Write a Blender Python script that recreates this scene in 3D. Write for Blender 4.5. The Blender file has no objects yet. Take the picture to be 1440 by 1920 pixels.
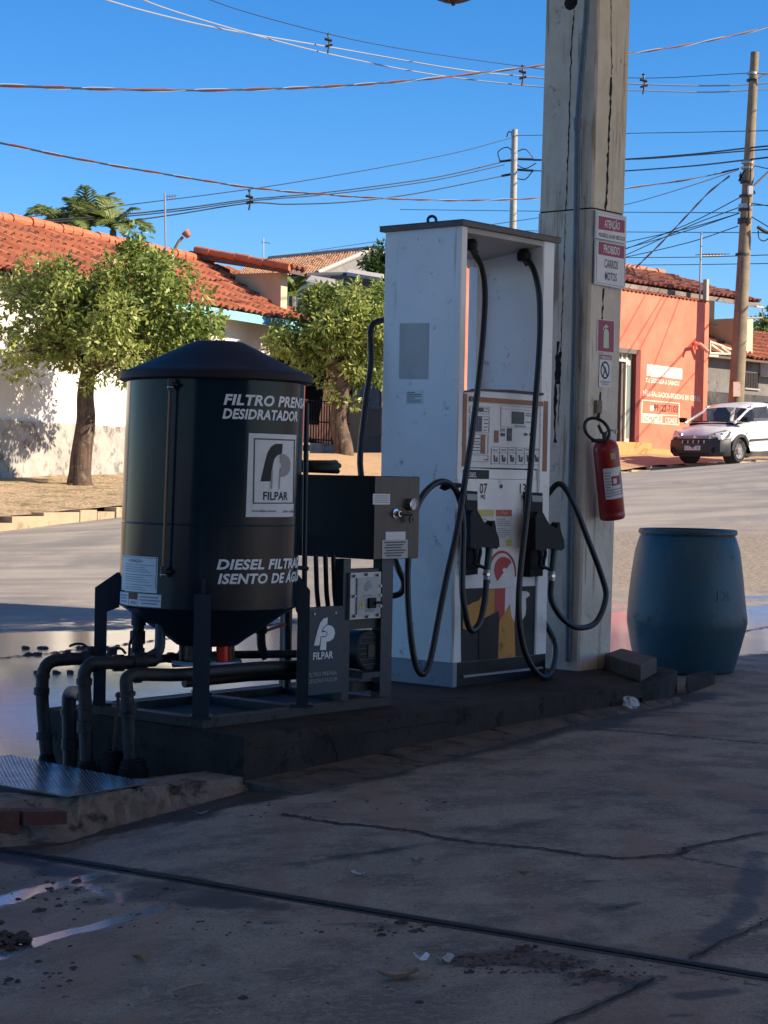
import bpy, math, random
import numpy as np
from mathutils import Vector, Matrix
from mathutils.geometry import tessellate_polygon
random.seed(7); RNG = np.random.default_rng(11)
SC = bpy.context.scene; COL = SC.collection
PI = math.pi
# ------------------------------------------------------------------ camera
F = 3600.0; H = 1.2; HY = 892.0; ROLL = 0.0195           # focal length and horizon in photo pixels (1440 x 1920)
_p = math.atan((960 - HY) / F)
FW = np.array([0, math.cos(_p), -math.sin(_p)]); _r0 = np.array([1., 0, 0]); _u0 = np.cross(_r0, FW)
RT = math.cos(ROLL) * _r0 + math.sin(ROLL) * _u0; UP = -math.sin(ROLL) * _r0 + math.cos(ROLL) * _u0
CAM = np.array([0, 0, H])
cd = bpy.data.cameras.new('camera'); cam = bpy.data.objects.new('camera', cd); COL.objects.link(cam)
cd.sensor_fit = 'VERTICAL'; cd.sensor_height = 36; cd.sensor_width = 27; cd.lens = 36 * F / 1920
cd.clip_start = 0.1; cd.clip_end = 2000
cam.matrix_world = Matrix(((RT[0], UP[0], -FW[0], 0), (RT[1], UP[1], -FW[1], 0), (RT[2], UP[2], -FW[2], H), (0, 0, 0, 1)))
SC.camera = cam
# ------------------------------------------------------------------ sky, sun, exposure
SUN_EL = 31.0; SUN_AZ = 105.0                              # azimuth clockwise from +Y
w = bpy.data.worlds.new("World"); SC.world = w; w.use_nodes = True
nt = w.node_tree; sky = nt.nodes.new('ShaderNodeTexSky'); sky.sky_type = 'NISHITA'; sky.sun_disc = False
sky.sun_elevation = math.radians(SUN_EL); sky.sun_rotation = math.radians(SUN_AZ)
sky.altitude = 200; sky.air_density = 1.0; sky.dust_density = 0.0; sky.ozone_density = 7.0
nt.nodes['Background'].inputs[1].default_value = 0.076
hs = nt.nodes.new('ShaderNodeHueSaturation'); hs.inputs['Saturation'].default_value = 1.22; hs.inputs['Hue'].default_value = .505
nt.links.new(sky.outputs[0], hs.inputs['Color']); nt.links.new(hs.outputs[0], nt.nodes['Background'].inputs[0])
sl = bpy.data.lights.new('sun', 'SUN'); sl.energy = 4.2; sl.angle = math.radians(0.53); sl.color = (1, .85, .66)
so = bpy.data.objects.new('sun', sl); COL.objects.link(so)
_e, _a = math.radians(SUN_EL), math.radians(SUN_AZ)
SUND = Vector((math.cos(_e) * math.sin(_a), math.cos(_e) * math.cos(_a), math.sin(_e)))
so.rotation_euler = SUND.to_track_quat('Z', 'Y').to_euler(); so.location = SUND * 50
SC.view_settings.view_transform = 'Standard'; SC.view_settings.look = 'None'
SC.view_settings.exposure = 1.2; SC.view_settings.gamma = 1
SC.cycles.max_bounces = 6; SC.cycles.use_denoising = True

# ------------------------------------------------------------------ pixel -> world helpers (a photo pixel cut with a known plane)
def ray(x, y): return FW + RT * (x - 720) / F + UP * (960 - y) / F
def onz(x, y, z):
    d = ray(x, y); return CAM + d * ((z - H) / d[2])
def onY(x, y, Y):
    d = ray(x, y); return CAM + d * (Y / d[1])
def onpl(x, y, P, N):
    d = ray(x, y); return CAM + d * (np.dot(np.array(P) - CAM, N) / np.dot(d, N))
# island axes: a along the island, b towards the far side, origin = front left foot of the dispenser
UA = np.array([.638, .770, 0]); UA /= np.linalg.norm(UA); VA = np.array([-UA[1], UA[0], 0]); O = np.array([.351, 9.385, 0])
ZI = .17
def L(a, b, z): return O + UA * a + VA * b + np.array([0, 0, z])
def fr(x, y, b=0.0):
    P = onpl(x, y, L(0, b, 0), VA) - O; return np.array([P @ UA, P[2]])
def sd(x, y, a=0.0):
    P = onpl(x, y, L(a, 0, 0), UA) - O; return np.array([P @ VA, P[2]])
# left street axes (t along the house fronts, d towards the road) and right street axes
WT = np.array([.437, .9, 0]); WD = np.array([.9, -.437, 0]); W0 = np.array([-7., 35., 0])
def W(t, d, z): return W0 + WT * t + WD * d + np.array([0, 0, z])
BS = np.array([.673, .74, 0]); BN = np.array([.74, -.673, 0]); B0 = np.array([6.27, 50.4, 0])
def B(s, e, z): return B0 + BS * s + BN * e + np.array([0, 0, z])
def bp(x, y, e=0.0):
    P = onpl(x, y, B(0, e, 0), BN) - B0; return np.array([P @ BS, P[2]])
def sstep(x, a, b):
    t = np.clip((np.asarray(x, float) - a) / (b - a), 0, 1); return t * t * (3 - 2 * t)
def gz(X, Y):
    X = np.asarray(X, float); Y = np.asarray(Y, float)
    near = np.interp(X, [-2.6, -1.1, -.5, .25, .85, 3], [-.12, -.12, -.036, .007, .042, .06])
    near = near * (1 - sstep(Y, 8.6, 12)) + np.interp(X, [-4, -1, 1, 3], [-.02, 0, .04, .06]) * sstep(Y, 8.6, 12)
    far = 1.348 + .1013 * X - .0129 * np.minimum(Y, 60)
    k = sstep(Y, 14, 34)
    return near * (1 - k) + far * k
def ong(x, y):
    d = ray(x, y); t0, t1 = 2.0, 90.0; t = t0
    while t < t1:
        P = CAM + d * t
        if P[2] < gz(P[0], P[1]): break
        t += .1
    lo, hi = t - .1, t
    for _ in range(24):
        m = (lo + hi) / 2; P = CAM + d * m
        if P[2] < gz(P[0], P[1]): hi = m
        else: lo = m
    return CAM + d * hi

# ------------------------------------------------------------------ materials
def nn(t, typ, **kw):
    n = t.nodes.new(typ)
    for k, v in kw.items(): setattr(n, k, v)
    return n
def mth(t, op, a, b=None, c=None):
    n = t.nodes.new('ShaderNodeMath'); n.operation = op
    for i, v in enumerate((a, b, c)):
        if v is None: continue
        if isinstance(v, (int, float)): n.inputs[i].default_value = v
        else: t.links.new(v, n.inputs[i])
    return n.outputs[0]
def ramp(t, fac, stops):
    n = t.nodes.new('ShaderNodeValToRGB'); e = n.color_ramp.elements
    while len(e) < len(stops): e.new(.5)
    for el, (p, v) in zip(e, stops):
        el.position = p; el.color = (v, v, v, 1) if isinstance(v, (int, float)) else (*v, 1)
    t.links.new(fac, n.inputs[0]); return n.outputs[0]
def mixc(t, fac, a, b):
    n = t.nodes.new('ShaderNodeMix'); n.data_type = 'RGBA'
    if isinstance(fac, (int, float)): n.inputs[0].default_value = fac
    else: t.links.new(fac, n.inputs[0])
    for i, v in ((6, a), (7, b)):
        if isinstance(v, tuple): n.inputs[i].default_value = (*v, 1)
        else: t.links.new(v, n.inputs[i])
    return n.outputs[2]
def noise(t, scale, detail=4, stretch=None, off=0, rough=.6):
    g = t.nodes.new('ShaderNodeNewGeometry'); v = g.outputs['Position']
    m = t.nodes.new('ShaderNodeMapping'); m.inputs['Location'].default_value = (off, off * .7, off * .3)
    if stretch: m.inputs['Scale'].default_value = stretch
    t.links.new(v, m.inputs[0])
    n = t.nodes.new('ShaderNodeTexNoise'); n.inputs['Scale'].default_value = scale; n.inputs['Detail'].default_value = detail
    n.inputs['Roughness'].default_value = rough
    t.links.new(m.outputs[0], n.inputs['Vector']); return n.outputs['Fac']
MATS = {}
def mat(name, col, rough=.6, metal=0, var=None, dirt=None, streak=None, bump=0, bscale=60, spec=.5, coat=0):
    """var=(scale, colour): soft second tone; dirt=(scale, threshold, colour): patches with an edge; streak the same, drawn out vertically"""
    if name in MATS: return MATS[name]
    m = bpy.data.materials.new(name); m.use_nodes = True; t = m.node_tree; b = t.nodes['Principled BSDF']
    c = col; k = 0
    if var:
        c = mixc(t, ramp(t, noise(t, var[0], 5), [(.35, 0), (.65, 1)]), c, var[1])
    if streak:
        f = noise(t, streak[0], 4, (1, 1, .07), 5)
        f = ramp(t, f, [(streak[1], 0), (streak[1] + .1, .85)]); c = mixc(t, f, c, streak[2])
    rfac = None
    if dirt:
        f = noise(t, dirt[0], 8, None, 9, .7); f = ramp(t, f, [(dirt[1], 0), (dirt[1] + .09, .9)]); c = mixc(t, f, c, dirt[2]); rfac = f
    if isinstance(c, tuple): b.inputs['Base Color'].default_value = (*c, 1)
    else: t.links.new(c, b.inputs['Base Color'])
    b.inputs['Roughness'].default_value = rough; b.inputs['Metallic'].default_value = metal
    b.inputs['Specular IOR Level'].default_value = spec
    if rfac is not None:
        t.links.new(mth(t, 'MULTIPLY_ADD', rfac, .75 - rough if rough < .75 else 0.0, rough), b.inputs['Roughness'])
    if coat: b.inputs['Coat Weight'].default_value = coat; b.inputs['Coat Roughness'].default_value = .1
    if bump:
        bn = t.nodes.new('ShaderNodeBump'); bn.inputs['Strength'].default_value = bump; bn.inputs['Distance'].default_value = .01
        t.links.new(noise(t, bscale, 5), bn.inputs['Height']); t.links.new(bn.outputs[0], b.inputs['Normal'])
    MATS[name] = m; return m
M_white = mat('pump_white', (.86, .86, .84), .42, var=(3, (.78, .78, .77)), dirt=(15, .60, (.42, .37, .30)), streak=(16, .65, (.50, .43, .33)))
M_whiteclean = mat('sticker_white', (.72, .72, .72), .45, var=(20, (.66, .66, .65)))
M_text = mat('white_paint_text', (.78, .79, .8), .5)
M_greysteel = mat('base_grey', (.20, .25, .29), .5, dirt=(12, .56, (.07, .06, .05)))
M_navy = mat('navy_paint', (.006, .017, .028), .15, var=(4, (.008, .022, .034)), streak=(26, .57, (.014, .030, .042)))
M_navy.node_tree.nodes['Principled BSDF'].inputs['IOR'].default_value = 1.27
M_navymatt = mat('navy_frame', (.010, .020, .034), .45, dirt=(14, .60, (.03, .026, .022)))
M_lid = mat('lid_dark', (.014, .012, .014), .55, spec=.22, var=(6, (.02, .017, .022)))
M_black = mat('black_rubber', (.008, .008, .009), .42)
M_blackp = mat('black_plastic', (.006, .006, .008), .6, spec=.25, dirt=(18, .66, (.025, .022, .02)))
M_pipe = mat('iron_pipe', (.014, .013, .014), .55, var=(14, (.024, .021, .019)), dirt=(20, .62, (.07, .045, .032)), bump=.4)
M_darkmetal = mat('dark_metal', (.016, .015, .016), .5, var=(10, (.03, .026, .022)))
M_inox = mat('brushed_steel', (.060, .051, .046), .42, .35, streak=(50, .5, (.045, .037, .033)))
M_chrome = mat('bright_steel', (.6, .6, .6), .25, 1)
M_red = mat('red_paint', (.33, .012, .012), .32, var=(8, (.25, .01, .012)))
M_signred = mat('sign_red', (.30, .025, .055), .5)
M_redbright = mat('red_glass', (.75, .02, .012), .2)
M_brown = mat('amber_glass', (.12, .06, .03), .3)
M_orange_tape = mat('brown_tape', (.30, .115, .03), .5, var=(12, (.24, .085, .025)))
M_yellow = mat('yellow_label', (.62, .52, .12), .5)
M_orlabel = mat('orange_label', (.55, .10, .05), .5)
M_lcd = mat('screen_grey', (.03, .04, .04), .5)
M_key = mat('keypad_grey', (.10, .10, .11), .5)
M_line = mat('print_grey', (.07, .07, .08), .6)
M_linelt = mat('print_light', (.30, .30, .31), .6)
M_dred = mat('crest_red', (.45, .03, .03), .5, dirt=(30, .62, (.3, .08, .06)))
M_amber = mat('amber_paint', (.55, .24, .02), .5, dirt=(12, .57, (.16, .09, .03)))
M_darkpanel = mat('charcoal_sticker', (.018, .020, .022), .55, dirt=(14, .63, (.06, .055, .05)), spec=.3)
M_blackpanel = mat('black_sticker', (.006, .007, .009), .5, spec=.3)
M_green = mat('green_sleeve', (.012, .07, .055), .35)
M_concol = mat('column_concrete', (.72, .66, .55), .85, var=(5, (.60, .54, .44)), streak=(18, .56, (.29, .22, .15)), dirt=(8, .62, (.09, .06, .042)), bump=.5, bscale=45)
M_crack = mat('crack_black', (.012, .010, .009), .9)
M_conduit = mat('conduit_blue_grey', (.095, .15, .20), .5, var=(20, (.07, .11, .15)))
M_island = mat('island_concrete', (.060, .050, .043), .85, spec=.2, var=(4, (.036, .030, .027)), dirt=(7, .54, (.017, .014, .013)), bump=.6, bscale=70)
M_ledge = mat('ledge_mortar', (.30, .23, .175), .9, var=(14, (.20, .15, .115)), dirt=(9, .53, (.06, .042, .034)), bump=1.0, bscale=40)
M_brickred = mat('old_brick', (.20, .07, .045), .9, var=(25, (.14, .06, .045)), dirt=(18, .6, (.05, .04, .035)), bump=.8, bscale=60)
M_block = mat('brown_block', (.11, .085, .065), .85, var=(20, (.08, .06, .05)), bump=.5)
M_plate = mat('wet_plate', (.42, .44, .46), .24, .9, var=(9, (.22, .22, .23)))
M_barrel = mat('blue_barrel', (.010, .072, .115), .45, var=(4, (.022, .07, .092)), dirt=(6, .56, (.040, .060, .066)), streak=(18, .60, (.065, .085, .092)))
M_barreltext = mat('faded_print', (.06, .14, .17), .6)
M_bag = mat('clear_bag', (.5, .52, .54), .25)
M_rail = mat('rail_steel', (.055, .046, .04), .45, .6, dirt=(16, .55, (.03, .02, .015)))
M_wallwhite = mat('white_plaster', (.74, .72, .68), .9, var=(2, (.66, .64, .60)), streak=(4, .68, (.5, .48, .44)))
M_dado = mat('dado_grey', (.45, .42, .37), .9, var=(3, (.30, .28, .25)), dirt=(3.5, .52, (.16, .14, .12)))
M_cream = mat('cream_plaster', (.60, .53, .33), .9, var=(2, (.53, .46, .28)), streak=(4, .67, (.5, .42, .3)))
M_cyan = mat('cyan_fascia', (.22, .52, .58), .6)
M_woodbrown = mat('eave_wood', (.10, .06, .045), .8, var=(9, (.15, .10, .08)))
def tile_mat(name, c1, c2, c3):
    return mat(name, c1, .85, var=(4.5, c2), dirt=(6, .57, c3))
M_tile = tile_mat('clay_tile_orange', (.50, .165, .075), (.41, .125, .06), (.25, .09, .055))
M_tileold = tile_mat('clay_tile_old', (.52, .19, .10), (.42, .15, .085), (.22, .12, .09))
M_tiletan = tile_mat('clay_tile_tan', (.40, .22, .12), (.33, .18, .10), (.17, .11, .08))
M_channel = mat('tile_channel', (.13, .05, .03), .95, var=(5, (.085, .04, .028)))
M_grey = mat('grey_render', (.36, .34, .31), .9, var=(3, (.28, .27, .25)), dirt=(4, .60, (.17, .16, .15)))
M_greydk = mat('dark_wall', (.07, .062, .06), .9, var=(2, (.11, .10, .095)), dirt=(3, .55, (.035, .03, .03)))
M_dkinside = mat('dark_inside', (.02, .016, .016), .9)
M_orwall = mat('orange_plaster', (.74, .195, .115), .85, var=(1.6, (.62, .14, .08)), streak=(2.5, .66, (.55, .15, .08)), dirt=(2.2, .66, (.74, .27, .17)))
M_wallpaint = mat('wall_lettering', (.76, .66, .55), .9, var=(3, (.72, .56, .44)), dirt=(7, .54, (.72, .30, .18)))
M_wallpaintblk = mat('wall_lettering_dark', (.06, .035, .03), .9)
M_jamb = mat('door_jamb_red', (.16, .03, .025), .8)
M_frame = mat('door_frame_cream', (.62, .58, .45), .6)
M_glass = mat('door_glass', (.18, .24, .22), .1)
M_step = mat('ochre_step', (.55, .30, .11), .9, var=(5, (.45, .24, .09)))
M_pole = mat('weathered_pole', (.26, .20, .125), .9, var=(3, (.18, .14, .095)), streak=(9, .56, (.08, .065, .05)), bump=.5, bscale=25)
M_poleconc = mat('concrete_pole', (.42, .40, .33), .9, var=(4, (.34, .32, .27)))
M_cable = mat('cable_black', (.012, .013, .016), .6)
M_cablel = mat('cable_pale', (.24, .28, .33), .5)
M_cabler = mat('cable_red', (.22, .045, .04), .5)
M_galv = mat('galvanised', (.35, .36, .37), .45, .7)
M_carwhite = mat('car_white', (.74, .74, .71), .3, var=(3, (.69, .68, .64)), coat=.4)
M_carblk = mat('car_bumper', (.028, .030, .034), .55)
M_carglass = mat('car_glass', (.035, .045, .05), .06); M_carglass.node_tree.nodes['Principled BSDF'].inputs['Alpha'].default_value = .45
M_shopglass = mat('shop_glass', (.035, .045, .05), .06)
M_tyre = mat('tyre', (.016, .015, .015), .85)
M_rim = mat('steel_rim', (.26, .25, .24), .5, .4, dirt=(20, .55, (.10, .08, .07)))
M_lamp = mat('headlight_glass', (.30, .31, .25), .12)
M_bark = mat('bark', (.15, .095, .062), .95, var=(6, (.075, .048, .034)), streak=(13, .50, (.04, .027, .02)), dirt=(5, .57, (.20, .15, .11)), bump=1.0, bscale=12)
M_trunkpalm = mat('palm_trunk', (.22, .18, .13), .9, var=(8, (.14, .11, .08)))
M_rust = mat('rusty_metal', (.12, .07, .045), .8, var=(12, (.06, .04, .03)))
M_canopy = mat('canopy_white', (.72, .71, .68), .7, var=(1, (.66, .65, .62)))
M_kerb = mat('pale_kerb', (.44, .33, .21), .95, var=(4, (.36, .27, .17)), dirt=(5, .55, (.24, .17, .11)), bump=1.0, bscale=14)
M_leafdry = mat('dry_leaf', (.20, .13, .07), .9)
M_clod = mat('mud_clod', (.075, .050, .038), .95, var=(40, (.12, .085, .065)), bump=.8)
M_paper = mat('scrap_paper', (.50, .48, .44), .8)
def leaf_mat(name, c1, c2, c3, trans=.35):
    m = bpy.data.materials.new(name); m.use_nodes = True; t = m.node_tree; b = t.nodes['Principled BSDF']; out = t.nodes['Material Output']
    g = t.nodes.new('ShaderNodeNewGeometry'); r = g.outputs['Random Per Island']
    c = ramp(t, r, [(0, c1), (.55, c2), (1, c3)])
    c = mixc(t, ramp(t, noise(t, .9, 2), [(.4, 0), (.6, .6)]), c, c3)
    t.links.new(c, b.inputs['Base Color']); b.inputs['Roughness'].default_value = .42
    tr = t.nodes.new('ShaderNodeBsdfTranslucent'); t.links.new(c, tr.inputs[0])
    mx = t.nodes.new('ShaderNodeMixShader'); mx.inputs[0].default_value = trans
    t.links.new(b.outputs[0], mx.inputs[1]); t.links.new(tr.outputs[0], mx.inputs[2]); t.links.new(mx.outputs[0], out.inputs[0]); return m
M_leaf = leaf_mat('street_tree_leaf', (.06, .11, .018), (.19, .27, .045), (.42, .46, .13))
M_leafdk = leaf_mat('dark_leaf', (.03, .06, .014), (.06, .10, .022), (.10, .14, .03))
M_palm = leaf_mat('palm_leaf', (.11, .17, .045), (.18, .25, .06), (.27, .30, .09))

# ------------------------------------------------------------------ mesh builder
class MB:
    def __init__(s): s.v = []; s.f = []; s.m = []; s.sm = []; s.mats = []
    def mi(s, m):
        if m not in s.mats: s.mats.append(m)
        return s.mats.index(m)
    def add(s, vs, fs, m, smooth=False):
        o = len(s.v); s.v += [tuple(map(float, p)) for p in vs]; k = s.mi(m)
        for f in fs: s.f.append([o + i for i in f]); s.m.append(k); s.sm.append(smooth)
        return s
    def hexa(s, c, m):                       # 8 corners: bottom ring 0-3, top ring 4-7
        return s.add(c, [(3, 2, 1, 0), (4, 5, 6, 7), (0, 1, 5, 4), (1, 2, 6, 5), (2, 3, 7, 6), (3, 0, 4, 7)], m)
    def boxf(s, fn, a0, a1, b0, b1, z0, z1, m, bev=0):
        if bev:
            pl = [(a0 + bev, b0), (a1 - bev, b0), (a1, b0 + bev), (a1, b1 - bev), (a1 - bev, b1), (a0 + bev, b1), (a0, b1 - bev), (a0, b0 + bev)]
            return s.prismf(lambda p, q, r: fn(p, q, r), pl, z0, z1, m)
        return s.hexa([fn(a0, b0, z0), fn(a1, b0, z0), fn(a1, b1, z0), fn(a0, b1, z0), fn(a0, b0, z1), fn(a1, b0, z1), fn(a1, b1, z1), fn(a0, b1, z1)], m)
    def lbox(s, a0, a1, b0, b1, z0, z1, m, bev=0): return s.boxf(L, a0, a1, b0, b1, z0, z1, m, bev)
    def prismf(s, fn, poly, h0, h1, m, smooth=False):   # fn(p, q, h)
        n = len(poly); vs = [fn(p, q, h0) for p, q in poly] + [fn(p, q, h1) for p, q in poly]
        tr = tessellate_polygon([[Vector((p, q, 0)) for p, q in poly]])
        fs = [tuple(t) for t in tr] + [tuple(i + n for i in t[::-1]) for t in tr]
        fs += [(i, (i + 1) % n, n + (i + 1) % n, n + i) for i in range(n)]
        return s.add(vs, fs, m, smooth)
    def front(s, poly, b, m, th=.0012, px=True, bref=0.0):  # polygon (photo pixels on the plane b) lying proud of a front face
        pl = [tuple(fr(x, y, bref)) for x, y in poly] if px else poly
        return s.prismf(lambda p, q, h: L(p, h, q), pl, b, b - th, m)
    def frect(s, x0, y0, x1, y1, b, m, th=.0012, bref=0.0):
        p0 = fr((x0 + x1) / 2, y0, bref); p1 = fr((x0 + x1) / 2, y1, bref); ym = (y0 + y1) / 2
        a0 = fr(x0, ym, bref)[0]; a1 = fr(x1, ym, bref)[0]
        return s.prismf(lambda p, q, h: L(p, h, q), [(a0, p1[1]), (a1, p1[1]), (a1, p0[1]), (a0, p0[1])], b, b - th, m)
    def tube(s, pts, r, m, n=8, cap=True, fillet=0, rs=None):
        P = [np.array(p, float) for p in pts]
        if fillet:
            Q = [P[0]]
            for i in range(1, len(P) - 1):
                d0 = P[i - 1] - P[i]; d1 = P[i + 1] - P[i]; l0, l1 = np.linalg.norm(d0), np.linalg.norm(d1)
                k = min(fillet, l0 * .48, l1 * .48); A = P[i] + d0 / l0 * k; Bq = P[i] + d1 / l1 * k
                for j in range(6):
                    u = j / 5; Q.append((1 - u) ** 2 * A + 2 * u * (1 - u) * P[i] + u * u * Bq)
            Q.append(P[-1]); P = Q
        k = len(P); T = []
        for i in range(k):
            d = P[min(i + 1, k - 1)] - P[max(i - 1, 0)]; T.append(d / (np.linalg.norm(d) + 1e-9))
        ref = np.array([0, 0, 1.]) if abs(T[0][2]) < .9 else np.array([1., 0, 0])
        N = np.cross(T[0], ref); N /= np.linalg.norm(N); vs = []
        for i in range(k):
            N = N - T[i] * (N @ T[i]); N /= np.linalg.norm(N) + 1e-9; Bn = np.cross(T[i], N)
            ri = rs[i] if rs is not None else r
            for j in range(n):
                a = 2 * PI * j / n; vs.append(P[i] + ri * (math.cos(a) * N + math.sin(a) * Bn))
        fs = [(i * n + j, i * n + (j + 1) % n, (i + 1) * n + (j + 1) % n, (i + 1) * n + j) for i in range(k - 1) for j in range(n)]
        s.add(vs, fs, m, True)
        if cap: s.add([vs[j] for j in range(n)], [tuple(range(n))[::-1]], m); s.add([vs[(k - 1) * n + j] for j in range(n)], [tuple(range(n))], m)
        return s
    def cyl(s, p0, p1, r, m, n=16, r1=None): return s.tube([p0, p1], r, m, n, True, 0, [r, r if r1 is None else r1])
    def lathe(s, c, prof, m, n=48, a0=0, a1=2 * PI, axis=None):     # prof: (r, z)
        full = abs(a1 - a0 - 2 * PI) < 1e-6; k = n if full else n + 1; vs = []
        for r, z in prof:
            for j in range(k):
                a = a0 + (a1 - a0) * j / n; p = np.array([r * math.cos(a), r * math.sin(a), z])
                if axis is not None: p = axis @ p
                vs.append(np.array(c) + p)
        fs = []
        for i in range(len(prof) - 1):
            for j in range(n):
                q = (j + 1) % k; fs.append((i * k + j, i * k + q, (i + 1) * k + q, (i + 1) * k + j))
        return s.add(vs, fs, m, True)
    def build(s, name, parent=None, smooth_angle=35):
        me = bpy.data.meshes.new(name); off = np.zeros(3)
        if parent is not None: off = np.array(ROOTS.get(parent.name, (0, 0, 0)))
        me.from_pydata([tuple(np.array(p) - off) for p in s.v], [], s.f); me.update()
        for m in s.mats: me.materials.append(m)
        me.polygons.foreach_set('material_index', s.m); me.polygons.foreach_set('use_smooth', s.sm)
        if any(s.sm):
            try: me.set_sharp_from_angle(angle=math.radians(smooth_angle))
            except Exception: pass
        o = bpy.data.objects.new(name, me); COL.objects.link(o)
        if parent is not None: o.parent = parent; ROOTS[o.name] = tuple(off)
        return o
ROOTS = {}
def thing(name, label, cat, loc, group=None):
    o = bpy.data.objects.new(name, None); COL.objects.link(o); o.location = tuple(map(float, loc)); o.empty_display_size = .2
    o['label'] = label; o['category'] = cat
    if group: o['group'] = group
    ROOTS[o.name] = tuple(map(float, loc)); return o
def tag(o, label, cat, group=None, kind=None):
    if label: o['label'] = label
    if cat: o['category'] = cat
    if group: o['group'] = group
    if kind: o['kind'] = kind
    return o
_TC = {}
def text2d(txt, bold=.0, shear=0.0, width=None, height=1.0, align='LEFT'):
    """glyph polygons of a line of lettering, scaled to cap height `height` (and to `width` when given)"""
    cu = bpy.data.curves.new('lettering', 'FONT'); cu.body = txt; cu.size = 1; cu.offset = bold; cu.shear = shear; cu.resolution_u = 3; cu.space_character = 1.0 + bold * 1.6
    ob = bpy.data.objects.new('lettering', cu); COL.objects.link(ob)
    dg = bpy.context.evaluated_depsgraph_get(); dg.update(); me = ob.evaluated_get(dg).to_mesh()
    v = np.array([q.co[:2] for q in me.vertices]); f = [tuple(p.vertices) for p in me.polygons]
    ob.evaluated_get(dg).to_mesh_clear(); bpy.data.objects.remove(ob); bpy.data.curves.remove(cu)
    cap = .70; v = v / cap * height
    x0, x1 = v[:, 0].min(), v[:, 0].max(); v[:, 0] -= x0
    if width: v[:, 0] *= width / (x1 - x0)
    wd = v[:, 0].max()
    if align == 'CENTER': v[:, 0] -= wd / 2
    return v, f
def put_text(mb, txt, fn, m, **kw):
    v, f = text2d(txt, **kw); return mb.add([fn(x, y) for x, y in v], f, m)

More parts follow.
